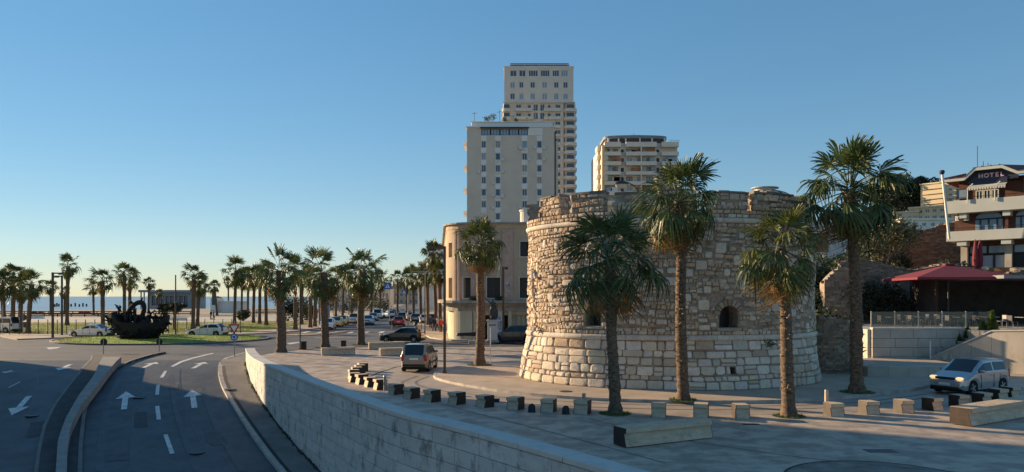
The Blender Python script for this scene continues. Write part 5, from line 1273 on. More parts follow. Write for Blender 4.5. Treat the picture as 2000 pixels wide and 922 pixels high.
# rampart of old brick in front of the hotel hill, pillar and broken wall
def brickwall(name, label, cat, path, zbase, ztop, thick, seed, palette, bl=.38, bh=.12, nmax=300, lip=.35, stuffonly=False, loc=None, stretchy=0.5):
    """a rough wall along a path: core plus individually laid courses; ztop is a function of the run"""
    r = random.Random(seed); o0 = Vector((path[0][0], path[0][1], zbase)); root = thing(name, label, cat, o0)
    P = [Vector((p[0]-o0.x, p[1]-o0.y)) for p in path]; S = [0]
    for a, b in zip(P, P[1:]): S.append(S[-1]+(b-a).length)
    def at(s, o):
        for i in range(len(P)-1):
            if s <= S[i+1] or i == len(P)-2:
                t = (s-S[i])/(S[i+1]-S[i]); d = (P[i+1]-P[i]).normalized(); n_ = Vector((d.y, -d.x)); return P[i].lerp(P[i+1], t)+n_*o
    L_ = S[-1]; core = MB(); st = max(8, int(L_/.7))
    zt_ = lambda s: ztop(s/L_)-zbase
    for i in range(st):
        s0, s1 = L_*i/st, L_*(i+1)/st; a, b, c_, d = at(s0,-.03), at(s1,-.03), at(s1,-thick), at(s0,-thick)
        core.poly([(a.x,a.y,-.3),(b.x,b.y,-.3),(c_.x,c_.y,-.3),(d.x,d.y,-.3),(a.x,a.y,zt_(s0)-.05),(b.x,b.y,zt_(s1)-.05),(c_.x,c_.y,zt_(s1)-.05),(d.x,d.y,zt_(s0)-.05)],[(0,1,5,4),(2,3,7,6),(4,5,6,7),(0,4,7,3),(1,2,6,5)])
    core.obj('core', mortar_m, root)
    rub_ = MB(); z = 0; cnt = 0
    H_ = max(zt_(L_*i/20) for i in range(21))
    while z < H_:
        h = bh*r.uniform(.7,1.35); s = -r.random()*bl
        while s < L_:
            w_ = bl*r.uniform(.5,1.5); s0, s1 = max(0, s)+.008, min(L_, s+w_)-.008; s += w_
            if s1-s0 < .05 or z+h*.5 > zt_((s0+s1)/2)+r.uniform(-.1,.05): continue
            if r.random() < .05: continue
            o = r.uniform(-.02,.05); c = r.choice(palette); v = r.uniform(.72,1.25); V = []
            for oo in (-.08, o):
                for ss, zz_ in ((s0,z+.006),(s1,z+.006+r.uniform(-.01,.01)),(s1,z+h-.008),(s0,z+h-.008+r.uniform(-.01,.01))): q = at(ss, oo); V.append((q.x, q.y, zz_))
            rub_.poly(V, [(4,5,6,7),(0,1,5,4),(1,2,6,5),(2,3,7,6),(3,0,4,7)], 0, (c[0]*v,c[1]*v,c[2]*v))
        z += h
    for i in range(int(L_/.3)):                                       # ragged top
        s = r.uniform(0, L_); z = zt_(s)-.12; q = at(s, -r.random()*thick); a = r.random()*3; c = r.choice(palette); v = r.uniform(.7,1.2)
        rub_.obox((q.x, q.y, z+.06), (r.uniform(.2,.5), r.uniform(.15,.3), r.uniform(.12,.26)), Matrix.Rotation(a, 3, 'Z') @ Matrix.Rotation(r.uniform(-.25,.25), 3, 'X'), 0, (c[0]*v,c[1]*v,c[2]*v))
    struct(rub_.obj('brick', brick_m, root, fix=True), 'stuff'); return root
pal_ruin = [(.26,.19,.135),(.30,.21,.15),(.22,.165,.125),(.33,.25,.18),(.27,.17,.12)]
pal_ramp = [(.32,.16,.085),(.37,.19,.10),(.28,.15,.09),(.34,.21,.13),(.25,.15,.10)]
brickwall('ruined_wall', 'low ruined wall of thin worn bricks joined to the right side of the stone tower', 'ruin', [(15.9,43.2),(16.6,42.4),(17.4,41.9),(18.5,41.8),(19.4,42.0),(20.05,42.7),(20.2,43.6),(20.3,46.5)], 0.12, lambda t: lerp(3.55, 3.15, min(1,t*2)) if t < .42 else lerp(3.1, 2.45, (t-.42)/.58), 1.6, 41, pal_ruin, .34, .13)
brickwall('brick_rampart', 'tall old orange brick rampart on the slope left of the hotel', 'rampart', [(42.2,86),(45,85.2),(47.5,84.8),(52,85)], 5.0, lambda t: 12.1+.35*math.sin(t*9)+.7*t, 1.4, 42, pal_ramp, .5, .2)
brickwall('stone_pillar', 'broken stone pillar of the old rampart standing left of the brick wall', 'pillar', [(39.7,81.5),(41.5,81.4)], 4.6, lambda t: 11.0-.6*abs(t-.4), 1.6, 43, pal_ruin, .45, .2)
brickwall('ruined_wall', 'long broken wall of thin stone courses behind the red parasol', 'ruin', [(26.6,60.0),(29,59.6),(32,59.3),(36,59.4),(42,59.6)], 2.3, lambda t: 7.3-.9*t+.3*math.sin(t*14), 1.0, 44, pal_ruin, .42, .13)
brickwall('ruined_wall', 'low stub of pale ruined stone left of the long broken wall, behind the tallest palm', 'ruin', [(24.2,57.5),(26.0,57.3),(27.2,57.4)], 2.3, lambda t: 5.6+1.2*math.sin(t*3.1), 1.2, 45, pal_ruin, .4, .18)
# terrace front wall in slabs with a glass balustrade
tf = thing('terrace_wall', 'pale grey slab wall below the restaurant terrace, with a stained face', 'wall', (22.8, 47, 0))
r = random.Random(9)
for j in range(4):
    x = -.3 if j % 2 else 0
    while x < 5.8:
        x1 = min(5.9, x+1.45); z0, z1 = .1+j*.58, .1+(j+1)*.58
        if x1-max(0,x) > .1: k = MB(); k.bbox(max(0,x)+.008, x1-.008, -.02+r.uniform(-.004,.004), .2, z0+.008, z1-.008, .012); k.obj('stone_slab', conc_m, tf)
        x = x1
k = MB(); k.box(0, 5.95, -.08, .3, 2.43, 2.53); k.obj('coping_stone', cope_m, tf)
gb = thing('glass_balustrade', 'dark glass balustrade along the front of the restaurant terrace', 'balustrade', (22.8, 47.12, 2.53))
for i in range(5): k = MB(); k.box(i*1.5+.03, (i+1)*1.5-.03, -.01, .01, .04, 1.0); k.obj('glass_panel', rail_glass, gb)
for i in range(6): k = MB(); k.box(i*1.5-.025, i*1.5+.025, -.03, .03, 0, 1.03); k.obj('post', steel_m if i < 5 else post_dark, gb)
# low wall in front
lw = thing('low_wall', 'low pale slab wall between the ruin and the silver car', 'wall', (19.4, 40.5, 0)); lwp = [(0,0),(2.2,-.1),(4.3,-.1),(6.4,.35)]
for a, b in zip(lwp, lwp[1:]):
    n_ = 2
    for q in range(n_):
        x0, y0 = lerp(a[0],b[0],q/n_), lerp(a[1],b[1],q/n_); x1, y1 = lerp(a[0],b[0],(q+1)/n_), lerp(a[1],b[1],(q+1)/n_); d = Vector((x1-x0,y1-y0)).normalized()*.008
        k = MB(); k.prism([(x0+d.x,y0+d.y),(x1-d.x,y1-d.y),(x1-d.x,y1+.4),(x0+d.x,y0+.4)], .08, .66); k.obj('stone_block', conc_m, lw)
k = MB(); k.prism([(19.5,40.9),(25.7,41.2),(26,46.9),(22.7,47),(20.5,47.1)], .1, .60); struct(k.obj('forecourt', pave_m))
# stair wall with a sloping top
sw = thing('stair_wall', 'sunlit concrete wall with a sloping top rising beside the terrace stair', 'wall', (26.2, 46.4, 0)); swd = Vector((4.8,-5.0)).normalized()
prof = [(0,.66,.0),(1.1,1.25,0),(2.2,1.85,0),(3.25,2.42,0),(5,2.5,0),(7,2.5,0),(9.5,2.5,0)]
for a, b in zip(prof, prof[1:]):
    k = MB(); nn = Vector((swd.y, -swd.x)); nn = -nn if nn.y > 0 else nn
    A, B = swd*(a[0]+.006), swd*(b[0]-.006); q = nn*-.35
    k.poly([(A.x,A.y,0),(B.x,B.y,0),(B.x+q.x,B.y+q.y,0),(A.x+q.x,A.y+q.y,0),(A.x,A.y,a[1]),(B.x,B.y,b[1]),(B.x+q.x,B.y+q.y,b[1]),(A.x+q.x,A.y+q.y,a[1])],[(0,1,5,4),(1,2,6,5),(2,3,7,6),(3,0,4,7),(4,5,6,7)]); k.obj('wall_panel', conc_m, sw)
    k = MB(); e = nn*.05; q2 = nn*-.40
    k.poly([(A.x+e.x,A.y+e.y,a[1]+.002),(B.x+e.x,B.y+e.y,b[1]+.002),(B.x+q2.x,B.y+q2.y,b[1]+.002),(A.x+q2.x,A.y+q2.y,a[1]+.002),(A.x+e.x,A.y+e.y,a[1]+.08),(B.x+e.x,B.y+e.y,b[1]+.08),(B.x+q2.x,B.y+q2.y,b[1]+.08),(A.x+q2.x,A.y+q2.y,a[1]+.08)],[(0,1,5,4),(1,2,6,5),(2,3,7,6),(3,0,4,7),(4,5,6,7)]); k.obj('coping_stone', cope_m, sw)
st_ = thing('terrace_stair', 'concrete stair climbing to the restaurant terrace behind the sloping wall', 'stair', (26.2, 46.6, .6))
for i in range(10):
    o = Vector((.72,-.05)); k = MB(); x0 = .35+i*.32; k.box(x0, x0+.33, -.9-.18*i if i < 9 else -2.4, .45, 0, .18*(i+1)); k.obj('step', conc_m, st_)
lp_ = thing('path_light', 'slim white post at the foot of the terrace stair', 'post', (gp(1817,701,.6)[0], gp(1817,701,.6)[1], .6)); k = MB(); k.tube([(0,0,0),(0,0,1.05)], .045, 8); k.obj('post', white_m, lp_); k = MB(); k.tube([(0,0,1.05),(0,0,1.12)], [.06,.05], 8); k.obj('cap', white_m, lp_)
for i, (px, py, h, rd, lb) in enumerate(((1866,676,.75,.24,'smallest dark conifer at the lower end of the ramp'),(1884,672,1.05,.36,'second conifer up the ramp, half in shade'),(1912,662,1.15,.36,'sunlit conifer just left of the tallest one'),(1931,652,1.4,.42,'tallest bright green conifer at the top of the ramp'))):
    P = pt(px, py, 47.4-.5*i*0-i*.25); conifer(lb, (P.x, P.y-.35, P.z), h, rd, 70+i)
# red parasol
up = thing('parasol', 'very large square dark red parasol over the restaurant terrace', 'parasol', (31.5, 53.6, TZ), R(-8))
h0, h1, hw = 3.42, 4.32, 3.35; k = MB(); nsub = 4
for q in range(4):
    a0, a1 = [(-hw,-hw),(hw,-hw),(hw,hw),(-hw,hw)][q], [(-hw,-hw),(hw,-hw),(hw,hw),(-hw,hw)][(q+1) % 4]
    k = MB(); k.face([(a0[0],a0[1],h0),(a1[0],a1[1],h0),((a1[0])*.08,a1[1]*.08,h1),(a0[0]*.08,a0[1]*.08,h1)]); k.face([(a0[0],a0[1],h0-.16),(a1[0],a1[1],h0-.16),(a1[0],a1[1],h0),(a0[0],a0[1],h0)]); k.obj('canopy_panel', red_cloth, up)
k = MB(); k.box(-.32,.32,-.32,.32,h1+.01,h1+.12); k.obj('vent_cap', red_cloth, up)
k = MB(); k.tube([(0,0,0),(0,0,h1-.02)], .06, 8); k.obj('pole', post_dark, up)
for (x, y) in ((1,1),(1,-1),(-1,1),(-1,-1),(0,1),(0,-1),(1,0),(-1,0)): k = MB(); k.tube([(0,0,h1-.1),(x*hw*.98,y*hw*.98,h0-.02)], .025, 5); k.obj('rib', post_dark, up)
k = MB(); k.box(-.6,.6,-.6,.6,0,.12); k.obj('base', conc_m, up)
# pavilion behind it
pvn = thing('restaurant_pavilion', 'dark open restaurant pavilion with a flat roof under the hotel', 'pavilion', (31.0, 53.0, TZ))
k = MB(); k.box(0, 24, 4.5, 4.7, 0, 3.3); k.obj('back_wall', dark_wall, pvn)  # walls coloured near-black to stand in for deep shade under the roof
k = MB(); k.box(1.6, 24, -3.8, 4.8, 3.3, 3.52); k.obj('roof', roof_g, pvn)
k = MB(); k.box(-.2, .0, 1.0, 4.5, 0, 3.29); k.obj('side_wall', dark_wall, pvn)
for x in (5, 9.5, 14): k = MB(); k.box(x, x+.14, -3.5, -3.36, 0, 3.29); k.obj('post', post_dark, pvn)
hedge = shrub('hedge', 'dark hedge closing the left end of the restaurant terrace', 'hedge', (28.3, 57.0, TZ), (3.0, 1.1, 3.4), 81, foliage_d, 3600, .13, nc=18)
# tables and chairs
def table(label, x, y):
    t = thing('cafe_table', label, 'table', (x, y, TZ), 0, 'tables on the restaurant terrace'); k = MB(); k.bbox(-.42,.42,-.42,.42,.71,.75,.012); k.obj('tabletop', mat('table_top', (.25,.25,.25), .4), t) if not TBL else link('tabletop', TBL[0], t)
    if not TBL: TBL.append(t.children[0].data)
    k = MB(); k.tube([(0,0,0),(0,0,.71)], .035, 6); k.obj('pedestal', black_m, t); k = MB(); k.lathe([(.25,0),(.25,.02),(.04,.04)], n=10); k.obj('base', black_m, t); return t
TBL = []
def chair_proto(m_):
    t = thing('cafe_chair', 'dark cafe chair', 'chair'); k = MB(); k.bbox(-.22,.22,-.22,.22,.43,.47,.015); k.obj('seat', m_, t); k = MB(); k.bbox(-.22,.22,.19,.23,.5,.86,.015); k.obj('backrest', m_, t)
    for x in (-.19,.19):
        for y in (-.19,.19): k = MB(); k.tube([(x,y,0),(x,y,.43 if y < 0 else .84)], .016, 5); k.obj('leg', steel_m, t)
    return t
chair_mats = [mat('chair_grey', (.10,.10,.11), .6), mat('chair_black', (.03,.03,.035), .6), mat('chair_pale', (.34,.34,.34), .6)]
cp = [chair_proto(m_) for m_ in chair_mats]; used = [False]*3
tabs = [(25.2,48.9),(27.4,49.5),(29.6,48.8),(31.9,49.6),(33.6,48.6),(30.6,51.8),(28.2,52.2)]; nm = ['grey','black','pale']
for i, (x, y) in enumerate(tabs):
    table('square cafe table on the restaurant terrace behind the glass, %s from the left' % ORD[[p for p in sorted(tabs)].index((x, y))], x, y)
    for j, (dx, dy, rz) in enumerate(((-.75,.1,R(95)),(.75,-.1,R(-85)))):
        c = (i+j*2) % 3; lb = '%s cafe chair on the %s side of the %s terrace table from the left' % (nm[c], 'left' if j == 0 else 'right', ORD[sorted(tabs).index((x, y))])
        if not used[c]: o = cp[c]; o.location = (x+dx, y+dy, TZ); o.rotation_euler = (0,0,rz); o['label'] = lb; o['group'] = 'chairs on the restaurant terrace'; used[c] = True
        else: copy_thing(cp[c], (x+dx, y+dy, TZ), rz, lb, 'chairs on the restaurant terrace')
# greenery on the slope
tree('olive_tree', 'big grey green olive tree behind the tallest palm, left of the brick rampart', 'tree', (34.2,69,4.6), 7.4, 3.4, 51, foliage_o, 5200, .17, .2, .15, .9, nc=16)
tree('olive_tree', 'second olive tree lower down the slope behind the right side of the tower', 'tree', (29.5,66,2.6), 6.4, 2.6, 52, foliage_m, 3400, .16, .16, .15, .9, nc=14)
shrub('bush', 'pale feathery bush at the foot of the orange brick rampart', 'bush', (38.2,64.5,5.2), (2.4,1.4,2.6), 53, foliage_o, 2200, .13, 'bushes by the rampart', 12)
shrub('bush', 'dark bush between the pale feathery one and the hotel', 'bush', (41.0,66.0,5.2), (1.9,1.2,2.0), 54, foliage_m, 1600, .13, 'bushes by the rampart', 10)
shrub('bush', 'dark ivy clump hanging on the ruined wall behind the tower', 'bush', (25.0,58.6,2.4), (2.3,.9,3.2), 55, foliage_d, 2400, .13, 'bushes by the rampart', 14)
shrub('bush', 'bush with dry leaves left of the stone pillar on the slope', 'bush', (39.2,78.5,5.3), (2.2,1.5,3.6), 56, foliage_o, 1800, .15, 'bushes by the rampart', 12)
shrub('bush', 'ivy clump growing over the left end of the orange brick rampart', 'bush', (43.6,84.2,5.3), (1.9,.8,4.4), 57, foliage_m, 1800, .15, 'bushes by the rampart', 12)
shrub('bush', 'shrub under the crown of the yellowish palm, right of the tower', 'bush', (22.3,54.5,.0), (2.6,1.4,4.4), 58, foliage_m, 2400, .14, 'bushes by the rampart', 14)
for i, (x, y, h, rd) in enumerate(((21.2,60.5,6.0,2.4),(24.2,62.5,6.6,2.6),(18.6,63.5,6.2,2.5),(26.8,60.8,5.2,1.8))):
    tree('evergreen_tree', ['dark evergreen behind the right edge of the tower','taller dark evergreen right of the tower, behind the ivy clump','dark evergreen mostly hidden behind the tower','dark evergreen at the left end of the broken wall'][i], 'tree', (x, y, 0 if x < 22 else 2.3), h, rd, 150+i, foliage_m if i % 2 else foliage_d, 3000, .16, .14, .12, .95, 'dark evergreens beside the ruins', 14)
for i, (px, py, Y, h, rd) in enumerate(((1742,414,185,13,5),(1757,414,190,14.5,5.6),(1782,415,188,12.5,5.4),(1800,416,196,13,5.5),(1722,416,178,11,4.8),(1795,404,200,11,4.5))):
    P = pt(px, py+16, Y); tree('pine_tree', ['dark pine at the left of the group on the hilltop','tallest round crowned pine of the hilltop group','flat topped pine in the middle of the hilltop group','pine just left of the yellow hillside block','half hidden pine behind the tallest palm crown','farthest pine against the sky beside the yellow block'][i], 'pine tree', P, h, rd, 60+i, foliage_d, 3200, .34, .3, .12, .7, 'pines on the hilltop', 14)
# greenery beside the lawn and the avenue
for i, (px, py, h, rd, lb) in enumerate(((324,644,4.4,1.9,'small flat crowned tree just right of the black sculpture'),(341,645,4.2,1.7,'small flat crowned tree left of the thick dark palm'))):
    x, y = gp(px, py); tree('umbrella_tree', lb, 'tree', (x, y, 0), h, rd, 90+i, foliage_d, 1400, .15, .13, .5, .35, 'small flat crowned trees', 7)
for i, (px, py, w_, h, lb) in enumerate(((560,627,5,4.6,'dark leafy shrub behind the ragged palm, left of the others'),(578,627,5.5,5.0,'tall dark shrub right of the ragged palm'),(600,626,5,4.2,'shrub left of the blue panel'),(475,627,3.5,2.2,'low rounded shrub by the white kiosk'),(655,617,7,5.5,'dark hedge behind the yellow taxis'),(678,615,7,6.0,'dense dark tree like shrub left of the last plaza palm'),(702,613,7,6.5,'dark shrub behind the last plaza palm'),(727,612,7,6.0,'shrub under the left crossing sign'),(745,611,7,5.5,'farthest dark shrub on the left of the avenue'),(18,632,2.2,1.6,'clipped dark shrub at the left edge of the lawn'),(30,634,1.6,1.4,'second clipped shrub near the round sign on the left'))):
    x, y = gp(px, py); shrub('bush', lb, 'bush', (x, y, 0), (w_*.5, w_*.4, h), 110+i, foliage_m if i % 2 else foliage_d, 1100, .2 if w_ > 3 else .11, 'shrubs on the seafront', 10)
# ---------------------------------------------------------------- cars
def paint(name, c, metal=.3): return mat(name, c, .28, .03, 2, metal=metal, spec=.6, coat=.7)
CP = {k_: paint('paint_'+k_, c, m_) for k_, c, m_ in (('silver', (.42,.43,.44), .6), ('sand', (.34,.27,.20), .4), ('black', (.005,.006,.010), 0), ('white', (.72,.72,.71), 0), ('navy', (.008,.008,.018), 0), ('yellow', (.62,.45,.06), 0), ('red', (.42,.03,.025), .1), ('sky', (.20,.34,.50), .3), ('grey', (.18,.19,.20), .5), ('cream', (.55,.52,.45), .1))}
def car_parts(L, W, H, hood, cowl, roof0, roof1, tail, belt, hoodz, tailz, rear_drop, wr=.32, fo=.78, ro=.72, bpil=None, sill=.24, tumble=.84):
    """x runs from the tail (0) to the nose (L); positions given from the nose"""
    X = lambda d: L-d
    xf, xb = X(fo), ro; ra = wr+.055
    top = sorted([(0, tailz-.25), (.06, tailz-.02), (X(tail), tailz+.02), (X(roof1), H-.03), (X((roof0+roof1)/2), H), (X(roof0), H-.05), (X(cowl), hoodz+.05), (X(hood), hoodz-.12), (L-.06, hoodz-.3), (L, hoodz-.42)])
    xs = set([0, .05, .16, .3, L-.32, L-.17, L-.06, L, X(cowl), X(roof0), X(roof1), X(tail), X((roof0+roof1)/2), X(hood)])
    for xw in (xf, xb):
        for a in (-1, -.86, -.5, 0, .5, .86, 1): xs.add(xw+ra*a)
    bp = X(bpil if bpil else (roof0+roof1)/2+.1); xs |= {bp-.05, bp+.05}
    c0, c1 = X(tail)+.0, X(cowl)
    pA, pC = X(lerp(cowl, roof0, .32)), X(lerp(tail, roof1, .55)); xs |= {pA, pC}
    xs = sorted(x for x in xs if 0 <= x <= L); xs = [x for i, x in enumerate(xs) if i == 0 or x-xs[i-1] > .012]
    def half(x): 
        e = min(1, max(0, min(x, L-x))/.5); return W/2*(.80+.2*(1-(1-e)**2.2))
    V = []; NS = 7; cab = []
    for x in xs:
        zt = interp(top, x); w_ = half(x); z0 = sill
        for xw in (xf, xb):
            if abs(x-xw) < ra: z0 = max(z0, wr+math.sqrt(max(0, ra*ra-(x-xw)**2)))
        e = min(x, L-x); z0 += .10*max(0, 1-e/.2)
        bz = min(belt-.03*(x-L*.5)/L, zt-.05); k_ = sstep(0, .25, zt-bz-.05); cab.append(k_)
        z1 = z0+(bz-z0)*.45; wt = lerp(w_*.90, W/2*tumble*.98, k_)
        V.append([(w_*.965, z0), (w_, z1), (w_*.985, bz), (wt, lerp(zt-.02, zt-.075, k_)), (wt*.80, zt-.015), (wt*.4, zt), (0, zt+.005)])
    body, wsh, rw_, sgl, sgr = MB(), MB(), MB(), [], []
    def P(i, q, s): return (xs[i], V[i][q][0]*s, V[i][q][1])
    wins = [(bp+.05, pA), (pC, bp-.05)]
    for i in range(len(xs)-1):
        xm = (xs[i]+xs[i+1])/2
        for s in (1, -1):
            for q in range(6):
                f = [P(i,q,s), P(i+1,q,s), P(i+1,q+1,s), P(i,q+1,s)]
                if s < 0: f = f[::-1]
                if q >= 3 and X(cowl) > xm > X(roof0): (wsh if q > 3 else body).face(f)
                elif q >= 3 and X(roof1) > xm > X(tail): (rw_ if q > 3 else body).face(f)
                else: body.face(f)
                if q == 2:
                    for wi, (wa, wb) in enumerate(wins):
                        if wa-.001 <= xs[i] and xs[i+1] <= wb+.001 and min(cab[i], cab[i+1]) > .12:
                            g = []
                            for (ii, qq, tt) in ((i,2,.12),(i+1,2,.12),(i+1,3,-.12),(i,3,-.12)):
                                a, b = V[ii][2], V[ii][3]; t = tt if tt > 0 else 1+tt; y = lerp(a[0], b[0], t)+.006; g.append((xs[ii], y*s, lerp(a[1], b[1], t)))
                            (sgl if s > 0 else sgr).append((wi, g if s > 0 else g[::-1]))
    for i in (0, len(xs)-1):
        pts_ = [P(i,q,1) for q in range(7)]+[P(i,q,-1) for q in range(5,-1,-1)]; body.face(pts_)
    res = {'body': body, 'windscreen': wsh, 'rear_window': rw_, 'side': (sgl, sgr)}
    und = MB(); und.box(.12, L-.12, -W/2*.86, W/2*.86, .17, sill+.28); res['under'] = und
    def zside(x, fr_): 
        i = min(range(len(xs)), key=lambda j: abs(xs[j]-x)); return V[i]
    res['meta'] = dict(L=L, W=W, H=H, xf=xf, xb=xb, wr=wr, half=half, hoodz=hoodz, tailz=tailz, belt=belt, X=X, cowl=cowl, zs=zside, pA=pA, bp=bp)
    return res
CARM = {}
def car_mesh(kind):
    if kind in CARM: return CARM[kind]
    spec = {'mini_mpv': dict(L=3.84,W=1.76,H=1.59,hood=.55,cowl=.98,roof0=1.75,roof1=3.35,tail=3.72,belt=1.0,hoodz=.97,tailz=1.02,rear_drop=.4,bpil=2.35,tumble=.83),
            'mpv': dict(L=3.93,W=1.70,H=1.66,hood=.6,cowl=1.0,roof0=1.8,roof1=3.6,tail=3.85,belt=1.02,hoodz=1.0,tailz=1.0,rear_drop=.4,bpil=2.3,tumble=.84),
            'hatch': dict(L=4.25,W=1.78,H=1.50,hood=.75,cowl=1.30,roof0=2.15,roof1=3.55,tail=4.0,belt=.96,hoodz=.93,tailz=1.0,rear_drop=.4,bpil=2.55,tumble=.80),
            'saloon': dict(L=4.6,W=1.80,H=1.45,hood=.8,cowl=1.45,roof0=2.25,roof1=3.2,tail=3.95,belt=.94,hoodz=.90,tailz=.98,rear_drop=.4,bpil=2.65,tumble=.78),
            'suv': dict(L=4.55,W=1.88,H=1.72,hood=.8,cowl=1.35,roof0=2.05,roof1=3.95,tail=4.4,belt=1.12,hoodz=1.08,tailz=1.12,rear_drop=.4,wr=.37,bpil=2.65,sill=.3,tumble=.82),
            'van': dict(L=4.9,W=1.9,H=1.98,hood=.6,cowl=1.05,roof0=1.75,roof1=4.7,tail=4.85,belt=1.15,hoodz=1.1,tailz=1.15,rear_drop=.4,wr=.34,bpil=2.3,sill=.3,tumble=.90)}[kind]
    c = car_parts(**spec); m_ = c['meta']; L, W = m_['L'], m_['W']; out = {}
    sh = lambda mb: (setattr(mb, 'v', [(x-L/2, y, z) for x, y, z in mb.v]), mb)[1]
    out['body'] = sh(c['body']).mesh('car_body', CP['silver'], 38, True)
    out['windscreen'] = sh(c['windscreen']).mesh('car_windscreen', car_glass, 60); out['rear_window'] = sh(c['rear_window']).mesh('car_rear_window', car_glass, 60)
    out['underbody'] = sh(c['under']).mesh('car_underbody', rubber)
    out['side'] = []
    for lst in c['side']:
        for wi in (0, 1):
            mb = MB(); [mb.face(g) for a, g in lst if a == wi]
            if mb.f: out['side'].append(sh(mb).mesh('car_side_window', car_glass))
    wr = m_['wr']; ty = MB(); pr = [(wr*.62,-.10),(wr*.92,-.105),(wr,-.07),(wr,.07),(wr*.92,.105),(wr*.62,.10)]
    ty.lathe(pr, n=20); ty.v = [(x, z, y) for x, y, z in ty.v]; out['tyre'] = ty.mesh('tyre', rubber, 50, True)
    ri = MB(); ri.lathe([(wr*.66,-.085),(wr*.66,.085)], n=16); ri.v = [(x, z, y) for x, y, z in ri.v]
    for i in range(5):
        a = 2*math.pi*i/5
        for s in (-1, 1): ri.obox((wr*.33*math.cos(a), .095*s, wr*.33*math.sin(a)), (wr*.62,.03,wr*.17), Matrix.Rotation(-a, 3, 'Y'))
    out['rim'] = ri.mesh('rim', alloy, 40, True)
    w_ = m_['half'](L-.12); hz_ = m_['hoodz']-.2
    h = MB(); h.bbox(-.15,.09,-.15,.15,-.06,.07,.045); out['headlight'] = h.mesh('headlight', head_m, 60)
    t = MB(); t.bbox(-.09,.10,-.10,.10,-.2,.2,.04); out['tail_light'] = t.mesh('tail_light', tail_m, 60)
    p = MB(); p.box(-.012,.012,-.26,.26,-.055,.055); out['plate'] = p.mesh('number_plate', plate_m)
    q = MB(); q.bbox(-.07,.07,-.10,.10,-.07,.07,.035); out['mirror'] = q.mesh('mirror', CP['silver'], 60)
    gr = MB(); gr.bbox(-.03,.03,-W*.26,W*.26,-.06,.06,.02); gr2 = MB(); gr2.bbox(-.03,.03,-W*.38,W*.38,-.07,.07,.02); out['grille'] = gr.mesh('grille', black_m, 60); out['intake'] = gr2.mesh('intake', black_m, 60)
    rb = MB(); rb.bbox(-.03,.03,-W*.40,W*.40,-.07,.07,.02); out['bumper_trim'] = rb.mesh('bumper_trim', black_m, 60)
    hd = MB(); hd.bbox(-.10,.10,-.012,.02,-.018,.018,.006); out['handle'] = hd.mesh('door_handle', steel_m)
    gp_ = MB(); gp_.box(-.008,.008,-.012,.010,-.30,.28); out['gap'] = gp_.mesh('door_gap', rubber); sp = MB(); sp.bbox(-.85,.85,-.012,.012,-.045,.045,.008); out['side_trim'] = sp.mesh('side_trim', rubber)
    out['meta'] = m_; CARM[kind] = out; return out
def car(kind, colour, label, x, y, heading, z=0.012, group=None, cat='car', lit=False, name='parked_car', detail=True, trim=False):
    """heading: degrees, 0 = nose to the right (+x), 90 = away from the camera"""
    c = car_mesh(kind); m_ = c['meta']; L, W = m_['L'], m_['W']; root = thing(name, label, cat, (x, y, z), R(heading), group)
    def add(n_, me, loc=(0,0,0), rz=0, mt=None, par=None):
        o = link(n_, me, par or root, loc, rz)
        if mt: o.material_slots[0].link = 'OBJECT'; o.material_slots[0].material = mt
        return o
    P_ = CP[colour]; add('body', c['body'], mt=P_); add('windscreen', c['windscreen']); add('rear_window', c['rear_window']); add('underbody', c['underbody'])
    for s in c['side']: add('side_window', s)
    for xw in (m_['xf'], m_['xb']):
        for s in (1, -1): w_ = add('tyre', c['tyre'], (xw-L/2, s*(W/2-.125), m_['wr'])); add('rim', c['rim'], par=w_)
    hw = m_['half'](L-.14); hz_ = m_['hoodz']-.21; tz = m_['tailz']-.20
    for s in (1, -1):
        add('headlight', c['headlight'], (L/2-.115, s*(hw-.20), hz_), s*-.35, lit_head if lit else None); add('tail_light', c['tail_light'], (-L/2+.085, s*(hw-.10), tz+.05), s*.2)
        add('mirror', c['mirror'], (m_['pA']-L/2-.1, s*(W/2+.06), m_['belt']+.07), 0, P_)
        if detail:
            for g_ in (m_['pA']-.12, m_['bp'], max(.9, m_['xb']+.28)): add('door_gap', c['gap'], (g_-L/2, s*(W/2*.997), .62))
            for d in (.18, 1.05): add('door_handle', c['handle'], (m_['bp']-L/2+.2-(d-.18), s*(W/2*.99+.002), m_['belt']-.13))
            if trim: add('side_trim', c['side_trim'], (0, s*(W/2+.004), .52))
    add('number_plate', c['plate'], (L/2+.012, 0, .50)); add('number_plate', c['plate'], (-L/2-.012, 0, .72 if kind != 'mpv' else .80))
    add('grille', c['grille'], (L/2-.035, 0, hz_-.01)); add('intake', c['intake'], (L/2-.03, 0, .34)); add('bumper_trim', c['bumper_trim'], (-L/2+.005, 0, .42))
    return root
def heading(a, b): return math.degrees(math.atan2(b[1]-a[1], b[0]-a[0]))
car('mini_mpv', 'silver', 'silver compact car with its lights on, driving between the tower and the stone cubes', 21.5, 34.9, 208, lit=True, name='moving_car')
x, y = gp(814, 727); car('mpv', 'sand', 'sand coloured tall hatchback with a dark rear window driving away past the lamp post', x+.0, y+1.6, 86, name='moving_car', trim=True)
x, y = gp(783, 670); car('hatch', 'black', 'black hatchback turning in front of the long stone benches', x, y+.9, 171, name='moving_car')
x, y = gp(180, 658.5); car('saloon', 'white', 'white saloon car going round left of the black sculpture', x, y, 172, name='moving_car')
x, y = gp(405, 657.5); car('hatch', 'white', 'white hatchback with dark rear glass going round right of the black sculpture', x, y, 176, name='moving_car')
x, y = gp(1001, 671); car('suv', 'navy', 'dark estate car parked by the statue pedestal beside the tower', x, y+.6, 176)
x, y = gp(-6, 650); car('van', 'white', 'white van cut off by the left edge of the picture', x, y, 178, name='moving_car')
GA = 'cars along the avenue'; hd = math.degrees(math.atan2(AV.y, AV.x))
